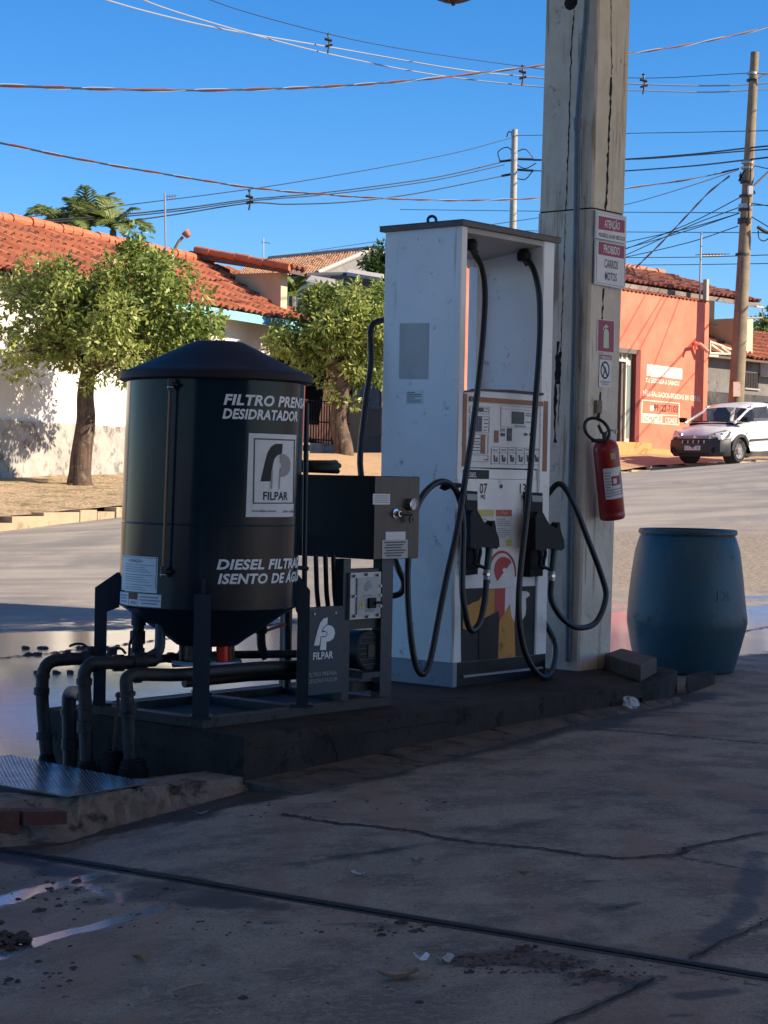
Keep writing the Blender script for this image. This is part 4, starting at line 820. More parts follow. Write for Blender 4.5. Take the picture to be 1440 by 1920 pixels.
# pipework: fixed with px + depth
def PY(x, y, Y): return onY(x, y, Y)
PR = .027
def pipe(pts, r=PR, fil=.06, m=M_pipe, collars=(), nm='pipe'):
    mb = MB(); P = [PY(*p) for p in pts]; mb.tube(P, r, m, 14, True, fil)
    for (x, y, Y, dx, dy, dz, ln, rr) in collars:
        c = PY(x, y, Y); d = np.array([dx, dy, dz], float); d /= np.linalg.norm(d); mb.lathe(c, [(r * .9, -ln / 2), (r * rr, -ln / 2 + .003), (r * rr, ln / 2 - .003), (r * .9, ln / 2)], m, 16, axis=np.array([np.cross(d, [.3, .5, .81]) / np.linalg.norm(np.cross(d, [.3, .5, .81])), np.cross(d, np.cross(d, [.3, .5, .81])) / np.linalg.norm(np.cross(d, np.cross(d, [.3, .5, .81]))), d]).T)
    return mb.build(nm, filt)
Z = (0, 0, 1); U3 = tuple(UA)
pipe([(90, 1450, 7.85), (78, 1300, 7.85), (82, 1240, 7.85), (150, 1234, 7.95), (205, 1240, 8.05), (262, 1246, 8.08)], .0265, .085, collars=[(78, 1296, 7.85, *Z, .035, 1.22), (83, 1380, 7.85, *Z, .035, 1.25), (80, 1268, 7.85, *Z, .02, 1.15), (125, 1234, 7.92, 1, .4, 0, .03, 1.2), (160, 1235, 7.97, 1, .4, 0, .04, 1.25)])
pipe([(163, 1455, 7.62), (160, 1320, 7.62), (157, 1262, 7.62), (168, 1244, 7.62), (230, 1242, 7.75), (290, 1238, 7.86)], .0265, .05, collars=[(158, 1278, 7.62, *Z, .03, 1.2), (160, 1325, 7.62, *Z, .02, 1.15), (160, 1362, 7.62, *Z, .05, 1.28), (178, 1245, 7.65, 1, .4, 0, .03, 1.22), (222, 1243, 7.73, 1, .4, 0, .05, 1.28), (262, 1240, 7.8, 1, .4, 0, .06, 1.4)])
pipe([(132, 1450, 7.98), (129, 1320, 7.98), (130, 1300, 7.98), (146, 1299, 7.9), (158, 1305, 7.72)], .030, .05, collars=[(129, 1335, 7.98, *Z, .03, 1.15), (131, 1395, 7.98, *Z, .05, 1.2)])
pipe([(246, 1460, 7.56), (243, 1400, 7.56), (240, 1330, 7.56), (236, 1272, 7.56), (250, 1264, 7.58), (330, 1266, 7.75), (480, 1252, 8.1), (640, 1246, 8.5)], .0265, .05, collars=[(240, 1300, 7.56, *Z, .02, 1.15), (241, 1325, 7.56, *Z, .035, 1.28), (240, 1340, 7.56, *Z, .02, 1.3), (258, 1266, 7.6, 1, .6, 0, .03, 1.2)])
pipe([(256, 1245, 8.06), (262, 1135, 8.06)], .024, .0, collars=[(260, 1160, 8.06, *Z, .06, 1.3), (258, 1195, 8.06, *Z, .06, 1.35), (258, 1225, 8.06, *Z, .05, 1.25)])
pipe([(270, 1243, 7.9), (300, 1225, 7.95), (301, 1130, 7.98)], .022, .05, m=mat('pipe_bluegrey', (.035, .045, .055), .5, dirt=(16, .6, (.02, .02, .02))), collars=[(290, 1232, 7.94, 1, .4, .6, .05, 1.5)])
pipe([(262, 1240, 8.05), (330, 1232, 8.2), (420, 1228, 8.4), (560, 1226, 8.6)], .018, .03, collars=[(345, 1231, 8.23, 1, .6, 0, .05, 1.5), (320, 1233, 8.18, 1, .6, 0, .03, 1.3)])
pipe([(325, 1246, 8.1), (420, 1243, 8.3)], .012, .0); pipe([(345, 1280, 8.2), (470, 1268, 8.4), (640, 1262, 8.6)], .022, .03)
pipe([(488, 1142, 8.45), (490, 1215, 8.45), (500, 1235, 8.45)], .020, .03, collars=[(489, 1180, 8.45, *Z, .04, 1.4)])
pipe([(500, 1182, 8.5), (535, 1170, 8.6)], .007, .0, m=mat('copper_pipe', (.42, .14, .08), .4))
for x in (592, 610, 625): pipe([(x, 1040, 8.5), (x + 2, 1110, 8.5), (x + 8, 1165, 8.5)], .011, .03, m=M_black, nm='cable_run')
pipe([(575, 756, 8.45), (573, 900, 8.45), (570, 1150, 8.45)], .012, 0, m=M_navymatt, nm='vent_pipe', collars=[(574, 840, 8.45, *Z, .03, 1.3)])
pipe([(558, 1064, 8.4), (576, 1066, 8.45)], .010, 0, m=M_darkmetal, nm='bracket')
pipe([(540, 1000, 8.75), (538, 1290, 8.75)], .018, 0, m=M_navymatt, nm='post')
# lever valve handles
mb = MB(); mb.tube([PY(242, 1232, 8.0), PY(243, 1205, 8.0), PY(250, 1192, 8.0), PY(252, 1180, 8.0)], .006, M_pipe, 6, fillet=.02); mb.build('valve_lever', filt); mb = MB(); mb.tube([PY(130, 1212, 8.0), PY(140, 1207, 8.0), PY(158, 1207, 8.0), PY(172, 1225, 8.0)], .006, M_pipe, 6, fillet=.02); mb.lathe(PY(171, 1222, 8.0), [(0, -.02), (.02, -.02), (.022, .02), (.0, .025)], M_pipe, 12); mb.build('valve_lever', filt); mb = MB(); mb.tube([PY(200, 1216, 7.95), PY(228, 1215, 7.95), PY(236, 1226, 7.95)], .006, M_pipe, 6, fillet=.02)
mb.lathe(PY(210, 1224, 7.95), [(0, -.02), (.02, -.02), (.022, .02), (.0, .025)], M_pipe, 12); mb.build('valve_lever', filt)
mb = MB(); mb.tube([PY(213, 1412, 7.62), PY(218, 1350, 7.62), PY(222, 1305, 7.62)], .007, M_rust, 8); mb.lathe(PY(222, 1303, 7.62), [(0, -.014), (.012, -.01), (.014, .004), (0, .014)], M_rust, 10); mb.build('dip_rod', filt)
for x, y, Y, R_ in ((210, 1420, 7.62, .05), (250, 1436, 7.56, .055), (163, 1440, 7.62, .04), (88, 1425, 7.85, .035)):
    mb = MB(); c = PY(x, y, Y); c[2] -= .015; mb.lathe(c, [(R_ * .5, .045), (R_ * .8, .045), (R_ * .8, .035), (R_ * .92, .033), (R_ * .92, .022), (R_ * 1.02, .02), (R_ * 1.02, .006), (R_ * 1.1, .004), (R_ * 1.1, -.05)], M_blackp, 24); mb.build('pipe_boot', filt)
# coiled hose lying on the box
mb = MB(); c = L(ba + .03, bb - .10, bz1 + .018); mb.tube([c + np.array([math.cos(k * .5) * (.11 + .008 * math.sin(k * 1.3)), math.sin(k * .5) * .10, .012 * (k / 12)]) for k in range(40)], .013, mat('dark_green_hose', (.008, .022, .020), .5), 8)
tag(mb.build('coiled_hose'), 'dark green hose coiled on top of the instrument box beside the tank', 'hose')

# ================================================================== CANOPY COLUMN and what hangs on it
CZ = 5.9
lean = np.array([.0095, .004, 0])
def K(a, b, z): return L(1.163 + a, .04 + b, z) + lean * (z - ZI)
CWA, CWB = .318, .36
col = thing('canopy_column', 'weathered square concrete column with black cracks and a grey conduit behind the dispenser', 'column', L(1.33, .2, ZI))
mb = MB()
ch = .012
pl = [(ch, 0), (CWA - ch, 0), (CWA, ch), (CWA, CWB - ch), (CWA - ch, CWB), (ch, CWB), (0, CWB - ch), (0, ch)]
mb.prismf(lambda p, q, h: K(p, q, h), pl, ZI - .02, 2.652, M_concol)
pl2 = [(x * 1.0, y * .975) for x, y in pl]
mb.prismf(lambda p, q, h: K(p, q, h), pl2, 2.660, CZ, M_concol); mb.lathe(K(0, 0, 0), [(0, 0), (.001, 0)], M_concol, 3)
mb.prismf(lambda p, q, h: K(p, q, h), [(x * .97 + .004, y * .97 + .004) for x, y in pl], 2.651, 2.661, M_crack); mb.build('shaft', col)
def kpt(x, y, b=0.0):                                      # on the right-hand face
    P = onpl(x, y, K(0, b, 1.5), VA); return P
mb = MB()
def crackline(px, face, wd):
    P = [np.array(p) for p in px]; ln = []
    for a_, b_ in zip(P[:-1], P[1:]):
        n = max(2, int(np.linalg.norm(b_ - a_) / 7))
        for k in range(n): ln.append(a_ + (b_ - a_) * k / n)
    ln.append(P[-1]); vs = []
    for p in ln:
        w_ = wd * .75 * RNG.uniform(.2, 1.6); j = RNG.normal(0, .5)
        for s_ in (-1, 1):
            x, y = p[0] + j + s_ * w_ / 2, p[1]
            q = onpl(x, y, K(0, -.0016 - .0 * y, 1.5), VA) if face == 'r' else onpl(x, y, K(-.0016, 0, 1.5), UA)
            # follow the lean of the shaft
            q = q + (lean @ (VA if face == 'r' else UA)) * (q[2] - 1.5) * (VA if face == 'r' else UA)
            vs.append(q)
    mb.add(vs, [(2 * i, 2 * i + 1, 2 * i + 3, 2 * i + 2) for i in range(len(ln) - 1)], M_crack)
crackline([(1144, 145), (1142, 200), (1139, 270), (1137, 340), (1134, 396)], 'r', 4.5); crackline([(1143, 0), (1143, 70), (1145, 140)], 'r', 2.0); crackline([(1131, 541), (1130, 570), (1128, 600)], 'r', 3.5); crackline([(1126, 735), (1124, 770), (1122, 790)], 'r', 4)
crackline([(1072, 18), (1068, 80), (1066, 150), (1064, 230), (1061, 330), (1059, 395)], 'l', 2.6); crackline([(1058, 400), (1055, 520), (1051, 640), (1047, 800)], 'l', 1.8); crackline([(1046, 640), (1042, 700), (1040, 790), (1041, 830)], 'l', 7); crackline([(1049, 660), (1046, 720)], 'l', 9)
mb.build('crack', col)
mb = MB(); q = onpl(1070, 4, K(-.002, 0, 3.7), UA); mb.lathe(q, [(.0, .003), (.035, .002), (.06, -.01)], M_crack, 9, axis=np.array([VA, np.array([0, 0, 1.]), -UA]).T); mb.build('spalled_hole', col)
mb = MB(); cp = [onpl(x, y, K(-.026, 0, 1.5), UA) + UA * (lean @ UA) * 0 for x, y in ((1104, -60), (1099, 40), (1089, 150), (1083, 232), (1081, 400), (1078, 600), (1073, 800), (1069, 1000), (1065, 1240))]
mb.tube(cp, .0165, M_conduit, 12); mb.cyl(cp[3] + [0, 0, -.03], cp[3] + [0, 0, .03], .021, M_conduit, 12); mb.build('conduit', col)
def kface(x, y, off): return onpl(x, y, K(0, 0, 1.5), VA) - VA * (off + (lean @ VA) * -1 * 0)
def sign_poly(mb, poly, m, off, th=.002):
    P = [kface(x, y, 0) for x, y in poly]; n = len(P)
    pl = [((p - O) @ UA, p[2]) for p in P]; b0 = (P[0] - O) @ VA
    lz = lean @ VA
    mb.prismf(lambda p, q, h: L(p, b0 + lz * (q - 1.5) * 0 - h, q), pl, off, off + th, m)
def ktext(mb, tx, x, y, xr, yr, ytop, m, off, **kw):
    """lettering on the column face between two pixel points of its baseline; ytop = top of the first capital"""
    A, Bq, T_ = kface(x, y, off), kface(xr, yr, off), kface(x, ytop, off); d = Bq - A; wd = np.linalg.norm(d); d /= wd; h_ = T_[2] - A[2]
    put_text(mb, tx, lambda u_, v_: A + d * u_ + np.array([0, 0, v_]), m, width=wd, height=h_, **kw)
OFF = .022
Q = lambda x, y: (1090 + x / 10.67, 380 + y / 10.67)
mb = MB(); sign_poly(mb, [Q(215, 150), Q(835, 290), Q(825, 835), Q(200, 712)], M_galv, OFF - .004, .004); sign_poly(mb, [Q(225, 165), Q(827, 300), Q(818, 825), Q(208, 700)], M_whiteclean, OFF, .002)
pr = thing('warning_sign', 'upper white sign on the column with a dark red band reading ATEN\u00c7\u00c3O', 'sign', kface(1140, 430, 0)); mb.build('board', pr)
mb = MB(); o2 = OFF + .002
sign_poly(mb, [Q(270, 268), Q(792, 365), Q(788, 615), Q(268, 535)], M_signred, o2, .001); ktext(mb, 'ATEN\u00c7\u00c3O', *Q(385, 497), *Q(690, 553), Q(385, 345)[1], M_text, o2 + .0016, bold=.01); ktext(mb, 'PROIBIDO LAVAR VEICULOS', *Q(272, 680), *Q(795, 775), Q(272, 600)[1], M_line, o2 + .0006, bold=.02)
for pl in ([(245, 205), (822, 325), (822, 331), (245, 211)], [(240, 205), (246, 205), (236, 690), (230, 690)]): sign_poly(mb, [Q(*p) for p in pl], M_line, o2, .0006)
mb.build('lettering', pr)
mb = MB(); sign_poly(mb, [Q(205, 730), Q(828, 842), Q(805, 1690), Q(760, 1740), Q(182, 1625)], M_galv, OFF - .004, .004); sign_poly(mb, [Q(213, 742), Q(820, 850), Q(797, 1690), Q(760, 1728), Q(190, 1615)], M_whiteclean, OFF, .002)
pr = thing('warning_sign', 'lower white sign on the column reading PROIBIDO CARROS MOTOS', 'sign', kface(1138, 500, 0)); mb.build('board', pr)
mb = MB(); sign_poly(mb, [Q(272, 778), Q(785, 880), Q(775, 1128), Q(265, 1035)], M_signred, o2, .001); ktext(mb, 'PROIBIDO', *Q(368, 1000), *Q(690, 1060), Q(368, 840)[1], M_text, o2 + .0016, bold=.01)
ktext(mb, 'CARROS', *Q(385, 1295), *Q(655, 1343), Q(385, 1130)[1], M_line, o2 + .0006, bold=.02); ktext(mb, 'MOTOS', *Q(395, 1545), *Q(632, 1585), Q(395, 1385)[1], M_line, o2 + .0006, bold=.02)
for pl in ([(235, 750), (805, 852), (805, 859), (235, 757)], [(235, 750), (242, 750), (224, 1590), (216, 1590)], [(222, 1590), (770, 1690), (770, 1697), (222, 1598)], [(800, 860), (806, 860), (786, 1670), (780, 1670)]): sign_poly(mb, [Q(*p) for p in pl], M_line, o2, .0006)
mb.build('lettering', pr)
Q3 = lambda x, y: (1080 + x / 4.57, 580 + y / 4.57)
pr = thing('extinguisher_sign', 'red square sign with a pale fire extinguisher symbol on the column', 'sign', kface(1134, 630, 0))
mb = MB(); sign_poly(mb, [Q3(178, 82), Q3(325, 95), Q3(320, 380), Q3(170, 362)], M_whiteclean, .004, .002); sign_poly(mb, [Q3(185, 90), Q3(318, 102), Q3(313, 370), Q3(178, 355)], M_signred, .006, .001); mb.build('board', pr)
mb = MB(); pg = mat('pale_green', (.52, .62, .46), .5)
sign_poly(mb, [Q3(228, 190), Q3(238, 170), Q3(258, 170), Q3(270, 195), Q3(270, 334), Q3(224, 330)], pg, .007, .001); sign_poly(mb, [Q3(218, 178), Q3(226, 150), Q3(242, 138), Q3(240, 132), Q3(258, 134), Q3(256, 140), Q3(266, 146), Q3(264, 156), Q3(250, 158), Q3(246, 168), Q3(240, 168), Q3(240, 152), Q3(230, 158), Q3(224, 180)], pg, .007, .001); mb.build('symbol', pr)
pr = thing('no_smoking_sign', 'small white no smoking sign under the red extinguisher sign', 'sign', kface(1133, 698, 0))
mb = MB(); sign_poly(mb, [Q3(198, 378), Q3(300, 388), Q3(292, 672), Q3(188, 662)], M_whiteclean, .004, .0016); sign_poly(mb, [Q3(202, 386), Q3(297, 396), Q3(296, 438), Q3(200, 428)], M_signred, .0056, .001); mb.build('board', pr)
mb = MB(); ktext(mb, 'PERIGO', *Q3(210, 424), *Q3(288, 432), Q3(210, 398)[1], M_text, .0070, bold=.02); ktext(mb, '\u00c9 PROIBIDO FUMAR', *Q3(196, 625), *Q3(284, 632), Q3(196, 610)[1], M_line, .0062); ktext(mb, 'CIGARRO', *Q3(206, 646), *Q3(272, 653), Q3(206, 630)[1], M_line, .0062)
rg = lambda r_: [Q3(241 + r_ * 38 * math.cos(k), 521 + r_ * 76 * math.sin(k)) for k in np.linspace(0, 2 * PI, 29)]
sign_poly(mb, rg(1.0) + rg(.80)[::-1], M_blackpanel, .0056, .0008); sign_poly(mb, [Q3(214, 468), Q3(222, 462), Q3(268, 574), Q3(260, 582)], M_blackpanel, .0056, .0008); sign_poly(mb, [Q3(226, 580), Q3(222, 560), Q3(236, 520), Q3(228, 500), Q3(234, 486), Q3(246, 500), Q3(256, 540), Q3(248, 545), Q3(240, 535)], M_line, .0056, .0008); mb.build('symbol', pr)
# extinguisher
ext_t = onpl(1135, 830, K(.1, -.10, 1.3), VA); ext_b = onpl(1148.5, 972, K(.1, -.10, 1.0), VA)
dx = ext_t - ext_b; hgt = np.linalg.norm(dx); dx /= hgt
e1_ = np.cross(dx, [0, 1, 0]); e1_ /= np.linalg.norm(e1_); e2_ = np.cross(dx, e1_); axe = np.array([e1_, e2_, dx]).T
ext = thing('fire_extinguisher', 'red fire extinguisher with a black hose hanging tilted on the column', 'fire extinguisher', ext_b)
er = 48 / 2 / F * ext_b[1]
mb = MB(); mb.lathe(ext_b, [(0, 0), (er * .94, 0), (er, .008), (er, .035), (er * .985, .038), (er * .985, .042), (er, .045), (er, hgt * .90), (er * .96, hgt * .95), (er * .8, hgt * 1.0), (er * .5, hgt * 1.035), (er * .22, hgt * 1.05), (0, hgt * 1.05)], M_red, 40, axis=axe); mb.build('cylinder', ext)
v1 = (CAM - ext_b) * np.array([1, 1, 0]); v1 /= np.linalg.norm(v1); v1 = v1 - dx * (v1 @ dx); v1 /= np.linalg.norm(v1); v2 = np.cross(v1, dx); v2 = v2 if v2 @ RT > 0 else -v2
def exq(ph, h, r=0): return ext_b + dx * h + (er + r) * (math.cos(ph) * v1 + math.sin(ph) * v2)
mb = MB()
def expatch(p0, p1, h0, h1, m, r):
    n = 10; vs = []
    for k in range(n + 1): p = p0 + (p1 - p0) * k / n; vs += [exq(p, h0 * hgt, r), exq(p, h1 * hgt, r)]
    mb.add(vs, [(2 * k, 2 * k + 2, 2 * k + 3, 2 * k + 1) for k in range(n)], m, True)
expatch(-.38, 1.25, .285, .69, M_whiteclean, .0012)
for k in range(9): expatch(-.3, .1 + (k % 3) * .05, .32 + k * .038, .334 + k * .038, M_linelt, .002)
expatch(.2, .95, .46, .58, M_signred, .002); expatch(.32, .62, .48, .55, M_whiteclean, .0026); expatch(1.0, 1.2, .32, .62, M_linelt, .002)
for k in range(3): expatch(.15, 1.1, .33 + k * .035, .345 + k * .035, M_linelt, .002)
expatch(.30, .72, .80, .88, mat('gold_tag', (.42, .36, .22), .4), .0012); mb.build('label', ext)
tp = ext_b + dx * hgt * 1.05
mb = MB(); mb.cyl(tp - dx * .01, tp + dx * .035, .014, M_darkmetal, 12); mb.tube([tp + dx * .03 - RT * .012, tp + dx * .075 - RT * .028 + FW * .0], .009, mat('dark_red_lever', (.06, .012, .02), .5), 8); mb.tube([tp + dx * .03, tp + dx * .05 + RT * .03, tp + dx * .045 + RT * .05], .005, M_galv, 8, fillet=.01)
mb.lathe(tp + dx * .04 + RT * .062, [(0, -.012), (.008, -.01), (.009, .006), (0, .012)], M_whiteclean, 10); mb.build('valve', ext)
cc = onpl(1119, 806, K(.1, -.10, 1.3), VA)
mb = MB(); ring = [cc + RT * (math.cos(k) * .066) + UP * (math.sin(k) * .060 - math.cos(k) * .018) for k in np.linspace(-1.0, PI * 1.72, 34)]
mb.tube([tp + dx * .02 - FW * .015] + ring, .009, M_black, 10); mb.build('hose', ext)
mb = MB(); mb.boxf(lambda a, b, z: tp + UA * a + VA * b + np.array([0, 0, z]), -.02, .02, .02, .075, -.02, .0, M_darkmetal); mb.build('wall_bracket', ext)
# junction tube box on the column
pr = onpl(1124, 763, K(0, -.02, 1.5), VA); mb = MB(); mb.boxf(lambda a, b, z: pr + UA * a + VA * b + np.array([0, 0, z]), -.025, .025, 0, .02, -.035, .035, mat('old_box', (.20, .17, .14), .8, dirt=(30, .5, (.05, .03, .02)))); mb.tube([pr + [0, 0, -.035], pr + [0, 0, -.06] + UA * -.02], .008, M_crack, 6); mb.build('old_junction_box', col)
# canopy over the whole forecourt (its shade lies on everything near) and the lamp whose underside shows at the top edge
CAA = math.radians(-24); cu = np.array([math.cos(CAA), math.sin(CAA), 0]); cv = np.array([-cu[1], cu[0], 0])
CANE = onpl(1100, 960, (0, 15.6, 0), np.array([0, 1., 0]))
def CP(p, q, z): return np.array([.5, 16.7, 0]) + cu * p + cv * q + np.array([0, 0, z])
can = thing('canopy', 'high flat station canopy carried on the concrete column', 'canopy', CP(0, -10, CZ))
mb = MB(); mb.boxf(CP, .8, 17, -21.5, 0, CZ + .001, CZ + .45, M_canopy); mb.build('deck', can)
mb = MB()
for q in range(-20, 0, 4): mb.boxf(CP, 1.0, 16.8, q - .08, q + .08, CZ - .25, CZ, M_canopy)
mb.build('beam', can)
mb = MB(); c = onY(850, 2, 13.2); c2 = onY(852, -60, 13.2); rr = np.array([RT[0], RT[1], 0])
mb.lathe(c, [(0, -.034), (.012, -.030), (.016, -.012), (.07, -.004), (.135, .022), (.14, .035), (.10, .09), (.04, .16), (0, .16)], M_rust, 20); lamp_top = c + np.array([0, 0, .15]); mb.cyl(lamp_top, np.array([c[0], c[1], CZ + .01]), .02, M_rust, 8)
tag(mb.build('hanging_lamp'), 'rusty round lamp hanging from the canopy at the top edge of the photo', 'lamp')

# the station's own building behind the photographer (what the tank and the steel plates mirror)
stn = thing('station_building', 'long dark fronted station building standing behind the photographer', 'building', (3, -13.3, 0))
mb = MB(); bx_ = lambda x, y, z: np.array([x, y, z]); mb.boxf(bx_, -9, 22, -20, -13.3, -.2, 5.6, mat('station_wall', (.10, .095, .09), .85, var=(1, (.07, .066, .062)))); mb.build('wall', stn)
mb = MB(); mb.boxf(bx_, 4.5, 8.5, -13.29, -13.24, 0, 4.2, M_dkinside); mb.boxf(bx_, -3.4, 2.5, -13.26, -13.2, .9, 2.6, M_shopglass); mb.boxf(bx_, -3.5, 2.6, -13.292, -13.27, .8, 2.7, M_frame); mb.build('shop_front', stn)
# ================================================================== BARREL, BLOCK, BAG, SCRAPS
bpos = ong(1284, 1258); bpos[2] = float(gz(bpos[0], bpos[1]))
bar = thing('barrel', 'battered dark blue plastic barrel standing by the island tip', 'barrel', bpos)
sc = bpos[1] / F; bh = (1258 - 990) * sc * .985
prof = [(0, .0), (.82, .0), (.90, .012), (.925, .04), (1.01, .16), (1.10, .315), (1.12, .36), (1.105, .42), (1.075, .54), (1.03, .70), (.97, .86), (.90, .945), (.875, .965), (.88, .972), (.905, .975), (.91, .985), (.90, 1.0), (.87, 1.0), (.85, .985), (0, .982)]
R0 = 100.5 * sc
mb = MB(); n = 64; vs = []; rings = len(prof)
for r_, z_ in prof:
    for j in range(n):
        an = 2 * PI * j / n; k = 1.0
        if .1 < z_ < .6: k += .018 * math.cos(an - .3) * math.exp(-((z_ - .34) / .12) ** 2) - .012 * math.exp(-((an - 4.0) / .35) ** 2) * math.exp(-((z_ - .3) / .15) ** 2)
        vs.append(bpos + np.array([r_ * R0 * k * math.cos(an), r_ * R0 * k * math.sin(an), z_ * bh]))
mb.add(vs, [(i * n + j, i * n + (j + 1) % n, (i + 1) * n + (j + 1) % n, (i + 1) * n + j) for i in range(rings - 1) for j in range(n)], M_barrel, True); mb.build('body', bar, 28)
mb = MB(); mb.lathe(bpos + [0, 0, bh * .985], [(R0 * .872, -.008), (R0 * .912, -.006), (R0 * .918, .006), (R0 * .90, .020), (R0 * .86, .022), (R0 * .85, .006), (0, .004)], mat('barrel_rim', (.012, .05, .075), .45, dirt=(12, .55, (.05, .06, .06))), 64); mb.build('rim', bar)
mb = MB()
bec = (CAM - bpos) * np.array([1, 1, 0]); bec /= np.linalg.norm(bec); ber = np.array([-bec[1], bec[0], 0]); ber = ber if ber @ RT > 0 else -ber
def barpt(p, z):
    r_ = np.interp(z / bh, [q[1] for q in prof[3:14]], [q[0] for q in prof[3:14]]) * R0 * 1.004 + .004; return bpos + np.array([0, 0, z]) + r_ * (math.cos(p) * bec + math.sin(p) * ber)
v, f = text2d('DL', bold=-.02, height=.07, width=.11); mb.add([barpt(.55 + a_ / R0, bh * .52 + b_) for a_, b_ in v], f, M_barreltext); mb.build('faded_lettering', bar)
mb = MB(); c8 = []
for x, y in ((1133, 1255), (1201, 1279), (1231, 1262), (1165, 1243)): q = onz(x, y, ZI + .001); c8.append(q)
z1 = .135; c8 = c8 + [q + np.array([0, 0, z1]) for q in c8]
zt = onpl(1203, 1248, c8[1], VA)[2] - c8[1][2]
for k in range(4, 8): c8[k] = c8[k - 4] + np.array([0, 0, zt])
mb.hexa(c8, M_block); blk = mb.build('concrete_block'); md = blk.modifiers.new('worn', 'BEVEL'); md.width = .006; md.segments = 2
tag(blk, 'brown concrete block lying on the island at the foot of the column', 'block')
mb = MB(); c = ong(1177, 1333) + np.array([0, 0, .028]); n = 14; vs = []
for i in range(9):
    for j in range(n):
        th = PI * i / 8; r_ = .042 * (1 + RNG.uniform(-.22, .28)); vs.append(c + np.array([r_ * 1.15 * math.sin(th) * math.cos(2 * PI * j / n), r_ * .9 * math.sin(th) * math.sin(2 * PI * j / n), max(r_ * .95 * math.cos(th), -.03)]))
mb.add(vs, [(i * n + j, i * n + (j + 1) % n, (i + 1) * n + (j + 1) % n, (i + 1) * n + j) for i in range(8) for j in range(n)], M_bag); tag(mb.build('plastic_bag'), 'crumpled clear plastic bag at the foot of the island kerb', 'plastic bag')
def scrap(name, label, cat, x, y, sx, sy, ang, m, curl=.006, group=None):
    c = ong(x, y) + np.array([0, 0, .006]); n = 5; vs = []
    for i in range(n):
        for j in range(n):
            u_, v_ = (i / (n - 1) - .5) * sx, (j / (n - 1) - .5) * sy * (1 - .5 * abs(i / (n - 1) - .5)); ca, sa = math.cos(ang), math.sin(ang)
            vs.append(c + np.array([u_ * ca - v_ * sa, u_ * sa + v_ * ca, curl * ((2 * i / (n - 1) - 1) ** 2) + RNG.uniform(-.002, .004)]))
    mb = MB(); mb.add(vs, [(i * n + j, (i + 1) * n + j, (i + 1) * n + j + 1, i * n + j + 1) for i in range(n - 1) for j in range(n - 1)], m); o = mb.build(name); tag(o, label, cat, group); md = o.modifiers.new('thick', 'SOLIDIFY'); md.thickness = .0012; return o
scrap('paper_scrap', 'tiny crumpled white paper scrap beside the soil patch below the rail', 'litter', 790, 1803, .034, .03, .4, M_text, .014)
scrap('paper_scrap', 'pale folded scrap right of the white paper below the rail', 'litter', 834, 1806, .05, .03, .9, M_paper, .012)
scrap('paper_scrap', 'small pale paper scrap lying on the concrete above the long rail', 'litter', 672, 1642, .045, .02, -.6, M_paper, .006)
scrap('dry_leaf', 'dry brown leaf with curled edges left of the paper scraps', 'leaf', 745, 1836, .10, .04, .2, M_leafdry, .016)
scrap('dry_leaf', 'light curled leaf on the floor near the left puddle', 'leaf', 262, 1802, .04, .035, 1.2, mat('tan_leaf', (.34, .25, .15), .9), .015)
scrap('dry_leaf', 'small dead leaf on the open concrete above the crack', 'leaf', 782, 1620, .035, .03, .5, mat('grey_leaf', (.22, .17, .13), .9), .012)
scrap('foil_scrap', 'tiny silver wrapper in the dark gutter below the ledge', 'litter', 377, 1528, .045, .03, .2, M_galv, .01)
scrap('dry_leaf', 'pale dead leaf at the right by the end of the crack', 'leaf', 982, 1641, .03, .02, .1, M_leafdry, .006)
mb = MB(); mb.tube([ong(322, 1864) + [0, 0, .008], ong(350, 1858) + [0, 0, .012], ong(380, 1849) + [0, 0, .008]], .004, mat('pale_stick', (.36, .29, .2), .9), 6); tag(mb.build('stick'), 'thin pale broken stick lying on the floor at the bottom left', 'stick')
def clump(mb, c, r):
    n = 7; vs = []
    for i in range(5):
        for j in range(n):
            th = PI * i / 4; q = r * RNG.uniform(.65, 1.25); vs.append(c + np.array([q * 1.3 * math.sin(th) * math.cos(2 * PI * j / n), q * math.sin(th) * math.sin(2 * PI * j / n), q * .6 * math.cos(th)]))
    mb.add(vs, [(i * n + j, i * n + (j + 1) % n, (i + 1) * n + (j + 1) % n, (i + 1) * n + j) for i in range(4) for j in range(n)], M_clod)
mb = MB()
for (x0, y0, x1, y1, n_, r0) in ((0, 1640, 330, 1700, 60, .008), (60, 1700, 460, 1740, 30, .006), (280, 1725, 800, 1760, 40, .006), (700, 1730, 820, 1750, 22, .010), (860, 1790, 1080, 1825, 150, .0055), (1060, 1820, 1200, 1850, 40, .006), (0, 1825, 140, 1870, 26, .008), (150, 1790, 900, 1900, 50, .005), (560, 1540, 1440, 1800, 60, .004), (1000, 1790, 1240, 1830, 30, .006), (980, 1770, 1030, 1790, 8, .011), (360, 1500, 860, 1540, 40, .007), (70, 1770, 140, 1840, 10, .009)):
    for _ in range(n_): c = ong(RNG.uniform(x0, x1), RNG.uniform(y0, y1)); clump(mb, c, r0 * .62 * RNG.lognormal(-.15, .55))
tag(mb.build('mud_clods'), 'scattered mud crumbs on the floor along the rail', 'mud', None, 'stuff')
mb = MB()
for _ in range(26): c = ong(14, 1772) + np.array([RNG.normal(0, .025), RNG.normal(0, .025), abs(RNG.normal(.0, .02))]); clump(mb, c, .014)
tag(mb.build('mud_lump'), 'dark lump of mud at the left edge by the puddle streak', 'mud lump')
mb = MB()
for _ in range(22): c = ong(RNG.choice([115, 200, 60, 150]) + RNG.normal(0, 12), 0 + RNG.choice([1228, 1216, 1262]) ) + np.array([0, 0, .005]); clump(mb, c, .022)
tag(mb.build('leaf_litter'), 'dark wet leaf litter on the shiny apron behind the pipes', 'leaf litter', None, 'stuff')

